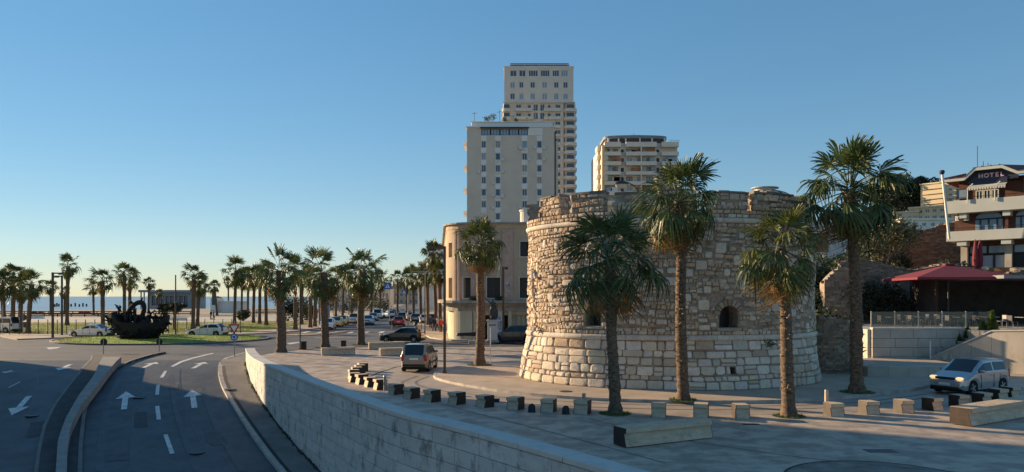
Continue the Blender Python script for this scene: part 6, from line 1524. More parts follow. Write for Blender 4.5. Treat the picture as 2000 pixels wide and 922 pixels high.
for kind, colr, lb, px, py, h in (
 ('hatch','white','pale car nearest the splitter island, behind the second plaza palm',641,643,hd+180),('hatch','yellow','yellow taxi behind the second plaza palm, nearest of the two',657,638.5,hd+180),('hatch','yellow','yellow taxi farther from the camera than the other',668,635,hd+180),
 ('suv','cream','cream car parked between the yellow taxis and the last plaza palm',692,632.5,hd+180),('hatch','sky','light blue car driving towards the camera on the avenue',719,634,hd+180),
 ('hatch','red','red car with lit tail lights driving away on the avenue',780,637,hd),('hatch','grey','grey car closest behind the light blue one',729,627,hd+180),('van','white','white van standing behind the grey car on the avenue',738,622.5,hd+180),
 ('saloon','grey','dark grey saloon parked beyond the white van',747,620,hd+180),('hatch','white','small white car in the far row left of the red car',760,620.5,hd+20),('suv','grey','grey four wheel drive in the far row left of the red car',767,619,hd),
 ('hatch','navy','navy car just beyond the red car',786,625,hd),('hatch','white','white car parked right of the second crossing sign pole',803,626,hd),('hatch','grey','grey car parked beyond the palms on the right of the avenue',812,631,hd),
 ('saloon','sky','blue saloon in the right hand row behind the tan lamp post',818,628,hd),('hatch','white','white car in the right hand row nearest the old building',830,633,hd),('hatch','red','dark red car far along the right hand row',797,619.5,hd),('hatch','cream','beige car at the far end of the avenue',775,616.5,hd),('hatch','black','black car in the right hand row behind the people',842,632,hd)):
    x, y = gp(px, py); car(kind, colr, lb, x, y, h, z=.01 if px < 800 else .125, group=GA, detail=False)
# ---------------------------------------------------------------- stone cubes and benches
cube_prof = [(-.275,0),(-.275,.5),(.275,.5),(.275,.37),(.19,.345),(.275,0)]
def stone_block(name, Ln, label, cat, loc, rz, group, wid=.55, h=.5):
    root = thing(name, label, cat, loc, rz, group); s = wid/.55; k = MB()
    pr = [(a*s, b*h/.5) for a, b in cube_prof]; cut = .025
    # profile faces local -y, block runs along local x
    V = []; e = .008
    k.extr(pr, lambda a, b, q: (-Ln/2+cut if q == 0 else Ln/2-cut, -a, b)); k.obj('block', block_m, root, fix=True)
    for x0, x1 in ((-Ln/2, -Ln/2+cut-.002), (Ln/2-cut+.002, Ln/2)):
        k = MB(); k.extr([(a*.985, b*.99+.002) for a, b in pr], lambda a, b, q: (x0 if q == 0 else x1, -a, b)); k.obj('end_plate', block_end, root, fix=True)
    return root
ang_tab = [(686,80),(704,74),(741,68),(803,54),(850,48),(946,45),(1006,32),(1071,18),(1141,12),(1289,0),(1371,0),(1449,-20),(1632,-33),(1702,-34),(1770,-38),(1828,-47),(1981,-53)]
cubes = [(706,727),(700,731.5),(694,736.5),(689,742),(692,748),(704,752.5),(721,757.5),(742,763),(770,772),(803,780),(843,787),(891,792),(946,797.5),(1006,802),(1071,806.5),(1141,810.5),(1289,816),(1371,817.5),(1449,818),(1632,815),(1702,811),(1770,808),(1828,803),(1879,798),(1922,792),(1956,785.5),(1981,779)]
for i, (px, py) in enumerate(cubes):
    x, y = gp(px, py-1.5); a = R(interp(ang_tab, px)); rz = -a-math.atan2(x, y)
    ref = ('%s stone cube bollard from the left end of the curved row' % ORD[i]) if i < 16 else (('%s stone cube bollard right of the shaded front palm' % ORD[i-16]) if i < 19 else '%s stone cube bollard right of the yellowish palm' % ORD[i-19])
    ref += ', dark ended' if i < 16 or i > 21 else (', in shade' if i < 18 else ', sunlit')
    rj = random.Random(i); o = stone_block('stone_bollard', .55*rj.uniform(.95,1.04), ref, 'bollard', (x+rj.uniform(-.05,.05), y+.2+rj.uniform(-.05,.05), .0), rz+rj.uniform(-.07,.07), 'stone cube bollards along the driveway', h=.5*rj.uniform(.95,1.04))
    o.rotation_euler = (rj.uniform(-.02,.02), rj.uniform(-.02,.02), o.rotation_euler.z)
for px, py, lb in ((1038.5,804.5,'dark domed iron bollard left of the two between the stone cubes'),(1105,808.5,'dark domed iron bollard right of the two between the stone cubes')):
    x, y = gp(px, py); b = thing('dome_bollard', lb, 'bollard', (x, y, .004), 0, 'domed bollards'); k = MB(); k.lathe([(.14,0),(.14,.16),(.125,.24),(.08,.30),(.02,.32)], n=14); k.obj('dome', black_m, b, smooth=60); k = MB(); k.lathe([(.16,0),(.16,.03)], n=14); k.obj('base', black_m, b)
for px, py, h, lb in ((1143,807,.66,'slim steel post behind the stone cube left of the shaded palm'),(1626,804,.75,'slim pale post behind the stone cube right of the yellowish palm'),(748,766,.68,'slim steel post behind the stone cubes near the sand coloured car')):
    x, y = gp(px, py); b = thing('marker_post', lb, 'post', (x, y+.55, .004), 0, 'slim marker posts'); k = MB(); k.tube([(0,0,0),(0,0,h)], .075, 12); k.obj('post', steel_m if px != 1626 else block_m, b, smooth=50); k = MB(); k.tube([(0,0,h+.002),(0,0,h+.03)], [.08,.07], 12); k.obj('cap', steel_m, b)
def bench(a, b, label, wid=.62, h=.55):
    A, B = Vector(gp(*a)), Vector(gp(*b)); d = B-A; n_ = Vector((-d.y, d.x)).normalized(); n_ = n_ if n_.y > 0 else -n_; c = (A+B)/2+n_*wid/2
    return stone_block('stone_bench', d.length, label, 'bench', (c.x, c.y, .03), math.atan2(d.y, d.x), 'long stone benches', wid, h)
bench((1222,876), (1393,856), 'long pale stone bench with a black end in the shaded foreground')
bench((1898,834.5), (2040,809), 'long sunlit stone bench cut by the right edge of the picture', .75, .6)
bench((629,694.5), (694,692.5), 'stone bench beside the second plaza palm'); bench((722,682.5), (792,680.5), 'stone bench right in front of the black hatchback'); bench((744,695.5), (800,693.5), 'stone bench half hidden behind the sand coloured car')
for px, py, lb in ((593,683,'dark square litter bin beside the thin post left of the second plaza palm'),(671,681,'dark square litter bin left of the last plaza palm')):
    x, y = gp(px, py); b = thing('litter_bin', lb, 'litter bin', (x, y, 0), 0, 'litter bins'); k = MB(); k.bbox(-.2,.2,-.2,.2,.03,.62,.02); k.obj('box', black_m, b); k = MB(); k.bbox(-.23,.23,-.23,.23,.64,.70,.02); k.obj('lid', black_m, b)
# covers in the paving
x, y = gp(1720, 881); k = MB(); k.box(x-.42, x+.42, y-.22, y+.22, -.01, .012); mc = tag(k.obj('manhole_cover', mat('cover_iron', (.09,.09,.095), .5, .2, 8, metal=.6)), 'rectangular iron manhole cover in the shaded foreground paving', 'manhole cover')
CXr, CYr, RRr = 9.1, 17.9, 2.35; k = MB(); n = 72
for i in range(n):
    a, b = 2*math.pi*i/n, 2*math.pi*(i+1)/n; P = lambda t, q: (CXr+q*math.cos(t), CYr+q*math.sin(t), .011)
    k.face([P(a,RRr),P(b,RRr),P(b,RRr+.07),P(a,RRr+.07)])
struct(k.obj('paving_ring', dark_gap))
k = MB(); k.face([(CXr+RRr*math.cos(2*math.pi*i/n), CYr+RRr*math.sin(2*math.pi*i/n), .007) for i in range(n)]); struct(k.obj('paving_disc', mat('disc_paving', (.20,.17,.14), .7, .3, 1.5, .2, 30, world=True, stain=.6, stain_c=(.30,.26,.21), stain_scale=1.5)))
for px, py in ((1467,829),(890,768),(963,779)): x, y = gp(px, py, .13 if px < 1000 else 0); k = MB(); k.box(x-.28,x+.28,y-.12,y+.12,0,.135 if px < 1000 else .01); tag(k.obj('drain_cover', black_m), {1467:'small dark drain cover by the yellowish palm', 890:'small drain cover on the pavement left of the tower', 963:'small drain cover on the pavement in front of the tower left side'}[px], 'drain cover')
# ---------------------------------------------------------------- lamp posts and signs
def lamp(label, px, pyb, pyt, armpx, m_, z0=0, r=.06, hd=.55, group='street lamps'):
    x, y = gp(px, pyb, z0); h = EYE+(HOR-pyt)/F*y-z0; ax = (armpx-px)/F*y; o = thing('street_lamp', label, 'street lamp', (x, y, z0), 0, group)
    k = MB(); k.box(-r, r, -r, r, 0, h); k.obj('post', m_, o); k = MB(); s = 1 if ax > 0 else -1
    k.box(min(s*r+.002*s, ax), max(s*r+.002*s, ax), -r*.8, r*.8, h-.16, h-.02); k.obj('arm', m_, o)
    k = MB(); k.bbox(min(ax, ax-s*hd), max(ax, ax-s*hd), -.11, .11, h-.26, h-.165, .03); k.obj('lamp_head', post_dark, o)
    k = MB(); k.box(-r*1.6, r*1.6, -r*1.6, r*1.6, 0, .12); k.obj('base', m_, o); return o
lamp('tall brown street lamp on the pavement corner near the sand coloured car', 868.5, 729, 481, 834, post_brown, .125, .07)
lamp('tan street lamp at the corner of the avenue', 830, 664, 529, 806, post_tan, .12, .06)
lamp('dark street lamp in front of the old building, right of the statue', 983, 668, 521, 992, post_brown, .12, .10, .3)
lamp('nearer left post of the twin street lamps on the left', 103, 661, 532, 124, post_dark, 0, .09); lamp('farther right post of the twin street lamps on the left', 121, 656, 538, 106, post_dark, 0, .08)
def plainpost(label, px, pyb, pyt, m_, r=.07, z0=0, cat='post', name='post'):
    x, y = gp(px, pyb, z0); h = EYE+(HOR-pyt)/F*y-z0; o = thing(name, label, cat, (x, y, z0)); k = MB(); k.tube([(0,0,0),(0,0,h*.5),(0,0,h)], [r,r*.9,r*.8], 8); k.obj('shaft', m_, o, smooth=50); k = MB(); k.tube([(0,0,0),(0,0,.1)], r*1.6, 8); k.obj('base', m_, o); return o
plainpost('tall plain dark post between the sculpture and the thick dark palm', 343, 656, 537, post_dark, .09); plainpost('thin dark post left of the second plaza palm beside the litter bin', 586, 682, 555, post_dark, .06)
plainpost('thin dark signal post on the avenue pavement left of the tan lamp', 823, 655, 612, post_brown, .05, .12); plainpost('thin grey post at the last plaza palm', 712, 672, 612, steel_m, .035); plainpost('slender white post on the pavement right of the skirted palm', 958, 709, 640, white_m, .03, .125)
plainpost('thin post at the far left beside the white van', 5, 655, 596, steel_m, .03)
# big bowl lamp behind the battlements
P = pt(1213, 360, 56); o = thing('street_lamp', 'old bowl shaped street lamp showing above the battlements', 'street lamp', (P.x+1.3, P.y, 0), 0, 'street lamps')
k = MB(); k.tube([(0,0,0),(0,0,P.z-.6),(-.3,0,P.z-.1),(-.9,0,P.z+.18)], [.1,.08,.05,.04], 8); k.obj('post', post_dark, o); k = MB(); k.lathe([(.56,0),(.5,.12),(.3,.24),(.05,.28)], (-1.3,0,P.z), 18, sy=.6); k.obj('shade', post_dark, o, smooth=60); k = MB(); k.lathe([(.1,-.34),(.3,-.28),(.42,-.14),(.46,-.002)], (-1.3,0,P.z), 18, sy=.6); k.obj('bowl', glassy('lamp_bowl', (.4,.42,.42), .2), o, smooth=60)
def disc(mb, r, y, z, n=20, mi=0): mb.face([(r*math.cos(2*math.pi*i/n), y, z+r*math.sin(2*math.pi*i/n)) for i in range(n)], mi)
# give-way and roundabout signs
x, y = gp(458, 700); sg = thing('road_sign', 'red and white give way triangle above a round blue roundabout sign', 'road sign', (x, y, .13)); k = MB(); k.tube([(0,0,0),(0,0,2.6)], .035, 8); k.obj('pole', steel_m, sg)
tri = lambda c, s: [(-s*.5, c+s*.29), (0, c-s*.58), (s*.5, c+s*.29)]
k = MB(); k.extr(tri(2.10,.85), lambda a, b, q: (a, -.05 if q == 0 else -.075, b)); gv = k.obj('give_way_plate', red_m, sg, fix=True); k = MB(); k.face([(a, -.078, b) for a, b in tri(2.10,.52)]); k.obj('white_field', sign_w, gv)
k = MB(); k.lathe([(.27,0),(.27,.025)], n=24); k.v = [(x_, -.05-z_, y_+1.42) for x_, y_, z_ in k.v]; bl = k.obj('round_plate', blue_m, sg, fix=True); k = MB()
for q in range(3):
    a0 = R(90+120*q); n = 6
    for i in range(n):
        t0, t1 = a0+R(75)*i/n, a0+R(75)*(i+1)/n; k.face([(r_*math.cos(t), -.079, 1.42+r_*math.sin(t)) for r_, t in ((.12,t0),(.12,t1),(.17,t1),(.17,t0))])
    t = a0; k.face([(r_*math.cos(tt_), -.079, 1.42+r_*math.sin(tt_)) for r_, tt_ in ((.08,t),(.21,t),(.145,t-.55))])
k.obj('arrow_symbol', sign_w, bl)
def signback(label, px, pyb, pyc, d):
    x, y = gp(px, pyb); zc = EYE+(HOR-pyc)/F*y; s = thing('road_sign', label, 'road sign', (x, y, .0), 0, 'round signs seen from behind'); k = MB(); k.tube([(0,0,0),(0,0,zc+d/2)], .035, 8); k.obj('pole', steel_m, s); k = MB(); k.lathe([(d/2,0),(d/2,.03)], n=20); k.v = [(x_, .03+z_, y_+zc) for x_, y_, z_ in k.v]; k.obj('plate', post_dark, s, fix=True); return s
signback('round traffic sign seen from behind at the tip of the median wall', 202, 692, 668, .55); signback('round traffic sign seen from behind under the right end of the sculpture', 311, 690, 668, .5)
s = signback('round traffic sign seen from behind above a square plate at the far left', 45, 655, 620, .8); k = MB(); k.box(-.38,.38,.03,.06,.9,1.55); k.obj('square_plate', post_dark, s); signback('small round sign on the avenue left of the red car', 765, 644, 631, .7)
def crossing(label, px, pyb, pyc, spx, arm):
    x, y = gp(px, pyb); zc = EYE+(HOR-pyc)/F*y; w_ = spx/F*y; s = thing('crossing_sign', label, 'road sign', (x, y, 0), 0, 'blue pedestrian crossing signs'); k = MB(); k.tube([(0,0,0),(0,0,zc-w_*.55)], .07, 8); k.obj('pole', steel_m, s); k = MB(); k.tube([(0,.02,zc-w_*.55),(arm,.02,zc-w_*.4),(arm,.02,zc+w_*.4)], .05, 6); k.obj('arm', steel_m, s)
    k = MB(); k.box(arm-w_/2, arm+w_/2, -.06, -.04, zc-w_/2, zc+w_/2); p = k.obj('plate', blue_m, s); k = MB(); k.face([(arm-w_*.36,-.064,zc-w_*.3),(arm+w_*.36,-.064,zc-w_*.3),(arm,-.064,zc+w_*.36)]); k.obj('white_triangle', sign_w, p)
    k = MB(); q = w_*.1
    for (a, b, c_, d) in ((0,.05,.0,-.12),(0,-.12,-.1,-.26),(0,-.12,.1,-.26),(0,.0,.11,-.06),(0,.0,-.1,-.07)): A, B = Vector((a,b))*w_, Vector((c_,d))*w_; dd = (B-A).normalized(); nn = Vector((-dd.y,dd.x))*w_*.025; k.face([(arm+v.x,-.068,zc+v.y) for v in (A-nn,B-nn,B+nn,A+nn)])
    k.face([(arm+w_*.04*math.cos(t),-.068,zc+w_*.1+w_*.04*math.sin(t)) for t in [i*.7854 for i in range(8)]]); k.obj('walking_figure', black_m, p); return s
crossing('larger blue pedestrian crossing sign on a grey pole left of the avenue', 761, 628, 558.5, 13, -.35); crossing('smaller blue pedestrian crossing sign on a pale pole in the avenue', 797, 637, 570.5, 9, -.6)
x, y = gp(633, 637); o = thing('advert_panel', 'tall blue advertising panel on the pavement behind the second plaza palm', 'advertising panel', (x, y, .1)); k = MB(); k.bbox(-.85,.85,-.15,.15,.1,3.9,.04); k.obj('case', steel_m, o); k = MB(); k.box(-.72,.72,-.165,-.152,.4,3.75); k.obj('poster', mat('blue_poster', (.02,.16,.38), .4, .35, .9), o); k = MB(); k.box(-.72,.0,-.17,-.166,3.2,3.65); k.obj('poster_band', mat('green_poster', (.12,.32,.2), .5), o)
# ---------------------------------------------------------------- sculpture on the roundabout
x0, y0 = gp(265, 667); sc_o = thing('sculpture', 'large black iron sculpture like an openwork boat with figures and a high curved loop', 'sculpture', (x0, y0+.8, .08)); s = y0/F
SX = lambda px: (px-265)*s; SZ = lambda py: (668-py)*s
k = MB(); sec = [(-57,42,.3),(-54,50,.7),(-46,53,1.0),(-30,36,1.25),(-8,34,1.3),(12,36,1.3),(30,33,1.2),(44,37,1.0),(52,44,.7),(57,50,.3)]; rings_ = []
for px, top_, hw in sec:
    b = 34*(abs(px)/57.0)**3.2; n = 7; row = []
    for i in range(n+1):
        a = math.pi*i/n; row.append((px*s, -hw*math.cos(a), (top_-(top_-b)*math.sin(a)**.8)*s))
    rings_.append(row)
for A, B in zip(rings_, rings_[1:]):
    for i in range(7): k.face([A[i], B[i], B[i+1], A[i+1]])
k.face(rings_[0]); k.face(rings_[-1]); 
for A, B in zip(rings_, rings_[1:]): k.face([A[0],A[-1],B[-1],B[0]])
k.obj('hull', scul_m, sc_o, smooth=60)
def lp2(name, pts, r): k = MB(); P = chaikin([(a*s, b, c*s) for a, b, c in pts], 2); k.tube(P, [r*(1-.25*abs(2*i/(len(P)-1)-1)) for i in range(len(P))], 8); return k.obj(name, scul_m, sc_o, smooth=60)
lp2('loop', [(-24,0,36),(-23,0,50),(-21,0,60),(-14,.1,68),(-6,0,74),(3,0,75),(8,0,71),(9,0,63),(7,0,52),(1,0,42),(-2,0,34)], .26)
lp2('hook', [(-14,0,71),(-17,0,77),(-20,0,75)], .12); lp2('spike', [(3,0,77),(5,0,86),(4,0,79)], .1); lp2('left_scroll', [(-57,0,30),(-60,0,42),(-56,0,50),(-46,0,52),(-41,0,46)], .3)
lp2('side_ring', [(12,-.5,22),(9,-.6,32),(14,-.6,40),(19,-.6,32),(15,-.5,22)], .22)
for i, (px, z, h, w_) in enumerate(((-50,40,12,7),(-44,46,9,5),(-40,48,13,4),(-36,54,14,3.5),(-38,62,9,3),(-30,40,18,7),(-24,42,22,6),(-17,44,24,5.5),(-10,40,26,6),(-4,40,24,5),(0,38,18,6),(6,36,20,5.5),(20,34,22,6.5),(22,48,14,4.5),(27,32,16,6),(34,36,11,5),(39,40,13,4),(43,48,11,4),(47,42,9,5),(52,42,7,4),(-14,56,14,3),(-6,54,13,3),(14,30,18,4))):
    k = MB(); r = random.Random(i); k.lathe([(w_*.55*s,0),(w_*.8*s,h*.3*s),(w_*.55*s,h*.62*s),(w_*.25*s,h*.7*s),(w_*.36*s,h*.86*s),(w_*.08*s,h*s)], (0,0,0), 9, sy=.8)
    t_ = Matrix.Rotation(r.uniform(-.35,.35), 3, 'Y'); k.v = [tuple(t_ @ Vector(v)+Vector((px*s, r.uniform(-.02,.02)+(i % 3-1)*.4, (z-6)*s))) for v in k.v]; k.obj('figure', scul_m, sc_o, smooth=60)
    for q in range(3):
        A = Vector((px*s, (i % 3-1)*.4, (z+h*.3)*s)); B = A+Vector((r.uniform(-9,9)*s, r.uniform(-.2,.2), r.uniform(-2,11)*s)); C_ = B+Vector((r.uniform(-4,4)*s, 0, r.uniform(-6,4)*s)); lm = MB(); lm.tube([A, B, C_], [.09,.07,.03], 6); lm.obj('limb', scul_m, sc_o)
r = random.Random(6)
for i in range(30): a = r.uniform(-54,52); lp2('scroll', [(a,-.9+r.random()*1.6,34+r.random()*8),(a+r.uniform(-6,6),-.6,46+r.random()*8),(a+r.uniform(-9,9),.2,44+r.random()*4),(a+r.uniform(-4,4),.4,36)], .085)
k = MB(); r = random.Random(16)
for i in range(90):
    j = r.randrange(len(rings_)-1); q = r.randrange(1, 4); A = Vector(rings_[j][q]).lerp(Vector(rings_[j+1][q]), r.random()); B = Vector(rings_[j][min(7,q+1)]).lerp(Vector(rings_[j+1][q]), r.random()); o_ = Vector((0,-.1,0))
    C_ = (A+B)/2+Vector((r.uniform(-.5,.5), -.2, r.uniform(-.2,.5))); k.tube([A+o_*.3, C_, B+o_*.3], [.05,.10,.04], 6)
k.obj('hull_relief', scul_m, sc_o, smooth=60)
k = MB(); k.lathe([(2.2,-.05),(2.1,.12),(1.6,.2)], n=24, sx=1.2, sy=.6); k.obj('base', scul_m, sc_o)
# ---------------------------------------------------------------- statue, cannon
def body(name, parent, J, E, rad, mt, sub=1, loc=(0,0,0), rz=0):
    me = bpy.data.meshes.new(name); nmz = list(J); me.from_pydata([J[n_] for n_ in nmz], [(nmz.index(a), nmz.index(b)) for a, b in E], []); o = bpy.data.objects.new(name, me); col.objects.link(o)
    m_ = o.modifiers.new('skin', 'SKIN'); 
    for i, n_ in enumerate(nmz):
        q = rad[n_]; me.skin_vertices[0].data[i].radius = q if isinstance(q, tuple) else (q, q); me.skin_vertices[0].data[i].use_root = (i == 0)
    o.modifiers.new('sub', 'SUBSURF').levels = sub; bpy.context.view_layer.update()
    me2 = bpy.data.meshes.new_from_object(o.evaluated_get(bpy.context.evaluated_depsgraph_get())); bpy.data.objects.remove(o); me2.materials.clear(); me2.materials.append(mt); me2.polygons.foreach_set('use_smooth', [True]*len(me2.polygons))
    return link(name, me2, parent, loc, rz)
def figure_joints(arm_l, arm_r, stride=.22, lean=0):
    J = dict(pelvis=(0,0,.95), waist=(0,lean*.3,1.10), chest=(0,lean*.7,1.32), neck=(0,lean,1.48), head0=(0,lean+.02,1.56), head1=(0,lean+.03,1.70),
             hl=(.10,0,.90), kl=(.11,stride*.5+.03,.50), al=(.11,stride*.35,.09), fl=(.12,stride*.35+.16,.04), hr=(-.10,0,.90), kr=(-.11,-stride*.2+.04,.50), ar=(-.11,-stride*.6,.10), fr=(-.12,-stride*.6+.15,.04),
             sl=(.19,lean,1.42), sr=(-.19,lean,1.42), el=arm_l[0], wl=arm_l[1], dl=arm_l[2], er=arm_r[0], wr=arm_r[1], dr=arm_r[2])
    E = [('pelvis','waist'),('waist','chest'),('chest','neck'),('neck','head0'),('head0','head1'),('pelvis','hl'),('hl','kl'),('kl','al'),('al','fl'),('pelvis','hr'),('hr','kr'),('kr','ar'),('ar','fr'),('chest','sl'),('sl','el'),('el','wl'),('wl','dl'),('chest','sr'),('sr','er'),('er','wr'),('wr','dr')]
    Rr = dict(pelvis=(.155,.11), waist=(.14,.10), chest=(.165,.115), neck=.055, head0=.085, head1=.09, hl=.095, kl=.065, al=.045, fl=.04, hr=.095, kr=.065, ar=.045, fr=.04, sl=.07, sr=.07, el=.048, wl=.036, dl=.032, er=.048, wr=.036, dr=.032)
    return J, E, Rr
x, y = gp(962, 671.5); sp_ = thing('statue_pedestal', 'tall pale stone pedestal carrying the bronze statue', 'pedestal', (x, y+.3, .12))
k = MB(); k.bbox(-.62,.62,-.62,.62,0,.22,.03); k.obj('plinth', ledge_m, sp_); k = MB(); k.bbox(-.47,.47,-.47,.47,.222,2.02,.02); k.obj('shaft', cream, sp_); k = MB(); k.bbox(-.56,.56,-.56,.56,2.022,2.16,.03); k.obj('cap', cream, sp_)
k = MB(); k.box(-.35,.35,-.482,-.472,1.62,1.72); k.obj('inscription_band', post_brown, sp_)
J, E, Rr = figure_joints(((-.0+.35,.05,1.30),(.42,-.12,1.10),(.43,-.2,1.05)), ((-.36,-.10,1.58),(-.58,-.16,1.80),(-.66,-.18,1.90)), .25)
stt = thing('statue', 'bronze statue of a figure with one raised arm and a cloak, on the pale pedestal', 'statue', (x, y+.3, 2.29), R(0)); b = body('figure', stt, J, E, Rr, bronze_m, 1); b.scale = (1.12,)*3
k = MB(); k.lathe([(.36,.12),(.42,.45),(.40,.8),(.30,1.15),(.2,1.42)], (.10,.14,0), 12, sy=.55); k.obj('cloak', bronze_m, stt, smooth=60); k = MB(); k.bbox(-.42,.42,-.4,.4,-.0,.06,.02); k.obj('base', bronze_m, stt)
x, y = gp(912, 668); cn = thing('cannon', 'old iron cannon on stone supports in front of the old building', 'cannon', (x, y, .12)); k = MB(); k.tube([(-1.0,0,.62),(-.95,0,.62),(-.9,0,.62),(-.2,0,.64),(.6,0,.66),(1.0,0,.67),(1.12,0,.67)], [.14,.19,.15,.16,.19,.21,.1], 14); k.obj('barrel', black_m, cn, smooth=50)
for xx in (-.5, .75): k = MB(); k.bbox(xx-.16,xx+.16,-.25,.25,0,.47,.02); k.obj('support', ledge_m, cn)
k = MB(); k.bbox(-1.5,3.2,-.9,-.3,-.0,.16,.03); k.obj('step', conc_m, cn)
# low planter walls and stones by the statue
for i, (px, py, w_, h, lb) in enumerate(((932,672,1.6,.35,'low stone kerb block left of the statue pedestal'),(1012,670,.7,.5,'small pale stone block behind the dark estate car'))):
    x, y = gp(px, py); o = thing('stone_block', lb, 'stone block', (x, y-.2, .0)); k = MB(); k.bbox(-w_/2,w_/2,-.2,.2,0,h,.03); k.obj('block', conc_m, o); k = MB(); k.box(-w_/2-.03,w_/2+.03,-.23,.23,-.02,.05); k.obj('footing', ledge_m, o)
# ---------------------------------------------------------------- people far off
skin = mat('skin', (.40,.24,.17), .6); cl = {n_: mat('cloth_'+n_, c, .85, .15, 6) for n_, c in (('red', (.45,.05,.035)), ('white', (.6,.58,.56)), ('dark', (.03,.03,.04)), ('blue', (.05,.08,.16)), ('jeans', (.07,.09,.14)))}
hairm = mat('hair', (.03,.02,.015), .7, .3, 20)
def hand(parent, p, side, par_rz=0):
    k = MB(); k.bbox(p[0]-.022,p[0]+.022,p[1]-.042,p[1]+.042,p[2]-.10,p[2]+.01,.012)
    for i in range(4): k.tube([(p[0],p[1]-.033+i*.022,p[2]-.09),(p[0]-.006*side,p[1]-.033+i*.022,p[2]-.14),(p[0]-.02*side,p[1]-.033+i*.022,p[2]-.17-.01*(i in (1,2)))], [.010,.009,.007], 5)
    k.tube([(p[0],p[1]+.04,p[2]-.03),(p[0]-.01*side,p[1]+.075,p[2]-.07),(p[0]-.015*side,p[1]+.085,p[2]-.10)], [.012,.010,.008], 5); return k.obj('hand', skin, parent)
def person(label, px, py, top_, legs, rz, z=0, stride=.3):
    x, y = gp(px, py, z); o = thing('person', label, 'person', (x, y, z), R(rz)); aL = ((.25,-.05,1.16),(.26,.06,.95),(.26,.08,.90)); aR = ((-.25,.05,1.16),(-.26,-.04,.95),(-.26,-.05,.90))
    J, E, Rr = figure_joints(aL, aR, stride); body('body', o, J, E, Rr, skin, 1)
    k = MB(); k.lathe([(.19,.86),(.21,.98),(.19,1.12),(.215,1.30),(.20,1.42),(.07,1.50)], n=14, sy=.68); k.obj('jacket', top_, o, smooth=60)
    for s in (1,-1):
        k = MB(); a = (aL, aR)[0 if s > 0 else 1]; k.tube([(.18*s,0,1.42), a[0], a[1]], [.085,.068,.052], 8); k.obj('sleeve', top_, o, smooth=60); q = 'l' if s > 0 else 'r'
        k = MB(); k.tube([J['h'+q], J['k'+q], J['a'+q]], [.115,.088,.068], 8); k.obj('trouser_leg', legs, o, smooth=60); k = MB(); f = J['f'+q]; k.bbox(f[0]-.05,f[0]+.05,f[1]-.22,f[1]+.07,0,.09,.025); k.obj('shoe', cl['dark'], o); hand(o, (a[2][0], a[2][1], a[2][2]+.03), s)
    k = MB(); k.lathe([(.098,1.62),(.112,1.70),(.10,1.76),(.05,1.80)], (0,.0,0), 12, sy=1.05); k.obj('hair', hairm, o, smooth=60)
    k = MB(); k.tube([(0,.10,1.66),(0,.135,1.63),(0,.115,1.61)], [.012,.018,.012], 5); k.obj('nose', skin, o); return o
person('person in a red coat walking away by the corner of the old building', 861, 649, cl['red'], cl['dark'], 15, .12); person('person in a white top beside the one in the red coat', 854, 645, cl['white'], cl['jeans'], -20, .12)
person('person in dark clothes left of the two in white and red by the old building', 848, 646, cl['dark'], cl['jeans'], 170, .12); person('person in a dark blue top farthest left on the avenue pavement', 841, 641, cl['blue'], cl['dark'], 10, .12)
person('person in dark clothes walking near the white kiosk, left of two', 412, 624, cl['dark'], cl['dark'], 80, 0.02); person('person in dark clothes near the white kiosk, right of two', 417, 624, cl['blue'], cl['dark'], -70, 0.02)
# ---------------------------------------------------------------- seafront fence posts, sea stumps, white kerb benches
fpst = thing('wire_fence', 'light wire fence with slim posts along the front of the lawn', 'fence', (gp(0,655)[0], gp(0,655)[1], .1)); A = Vector(gp(0,655)); B = Vector(gp(470,652)); n = 26; post_me = MB(); post_me.box(-.03,.03,-.03,.03,0,1.7); pm = post_me.mesh('post', post_dark)
for i in range(n+1): p = A.lerp(B, i/n)-A; link('post', pm, fpst, (p.x, p.y, 0))
for z in (.55, 1.1): k = MB(); k.tube([(0,0,z),(B.x-A.x,B.y-A.y,z)], .012, 4); k.obj('wire', post_dark, fpst)
for i, px in enumerate((107,111,115,134,139,147,155,162,169)):
    P = pt(px, 595, 430+8*(i % 3)); o = tag((lambda k: (k.tube([(0,0,-.4),(0,0,1.6+.5*(i % 2))], .45, 8), k.obj('mooring_post', post_dark, None, (P.x, P.y, -1.5)))[1])(MB()), 'dark stump standing in the sea, %s from the left' % ORD[i], 'mooring post', 'stumps in the sea')
for px0, px1, py, lb in ((40,86,622.5,'white low wall on the promenade left of the twin lamp posts'),(330,365,626,'pale low seat wall on the promenade right of the sculpture'),(228,285,622,'pale low wall on the promenade behind the sculpture')):
    a = gp(px0, py); b = gp(px1, py); o = thing('low_wall', lb, 'wall', (a[0], a[1], 0)); k = MB(); k.bbox(0, b[0]-a[0], -.25, .25, 0, .5, .03); k.obj('wall', white_m, o); k = MB(); k.box(-.05, b[0]-a[0]+.05, -.3, .3, .502, .58); k.obj('coping', cope_m, o)

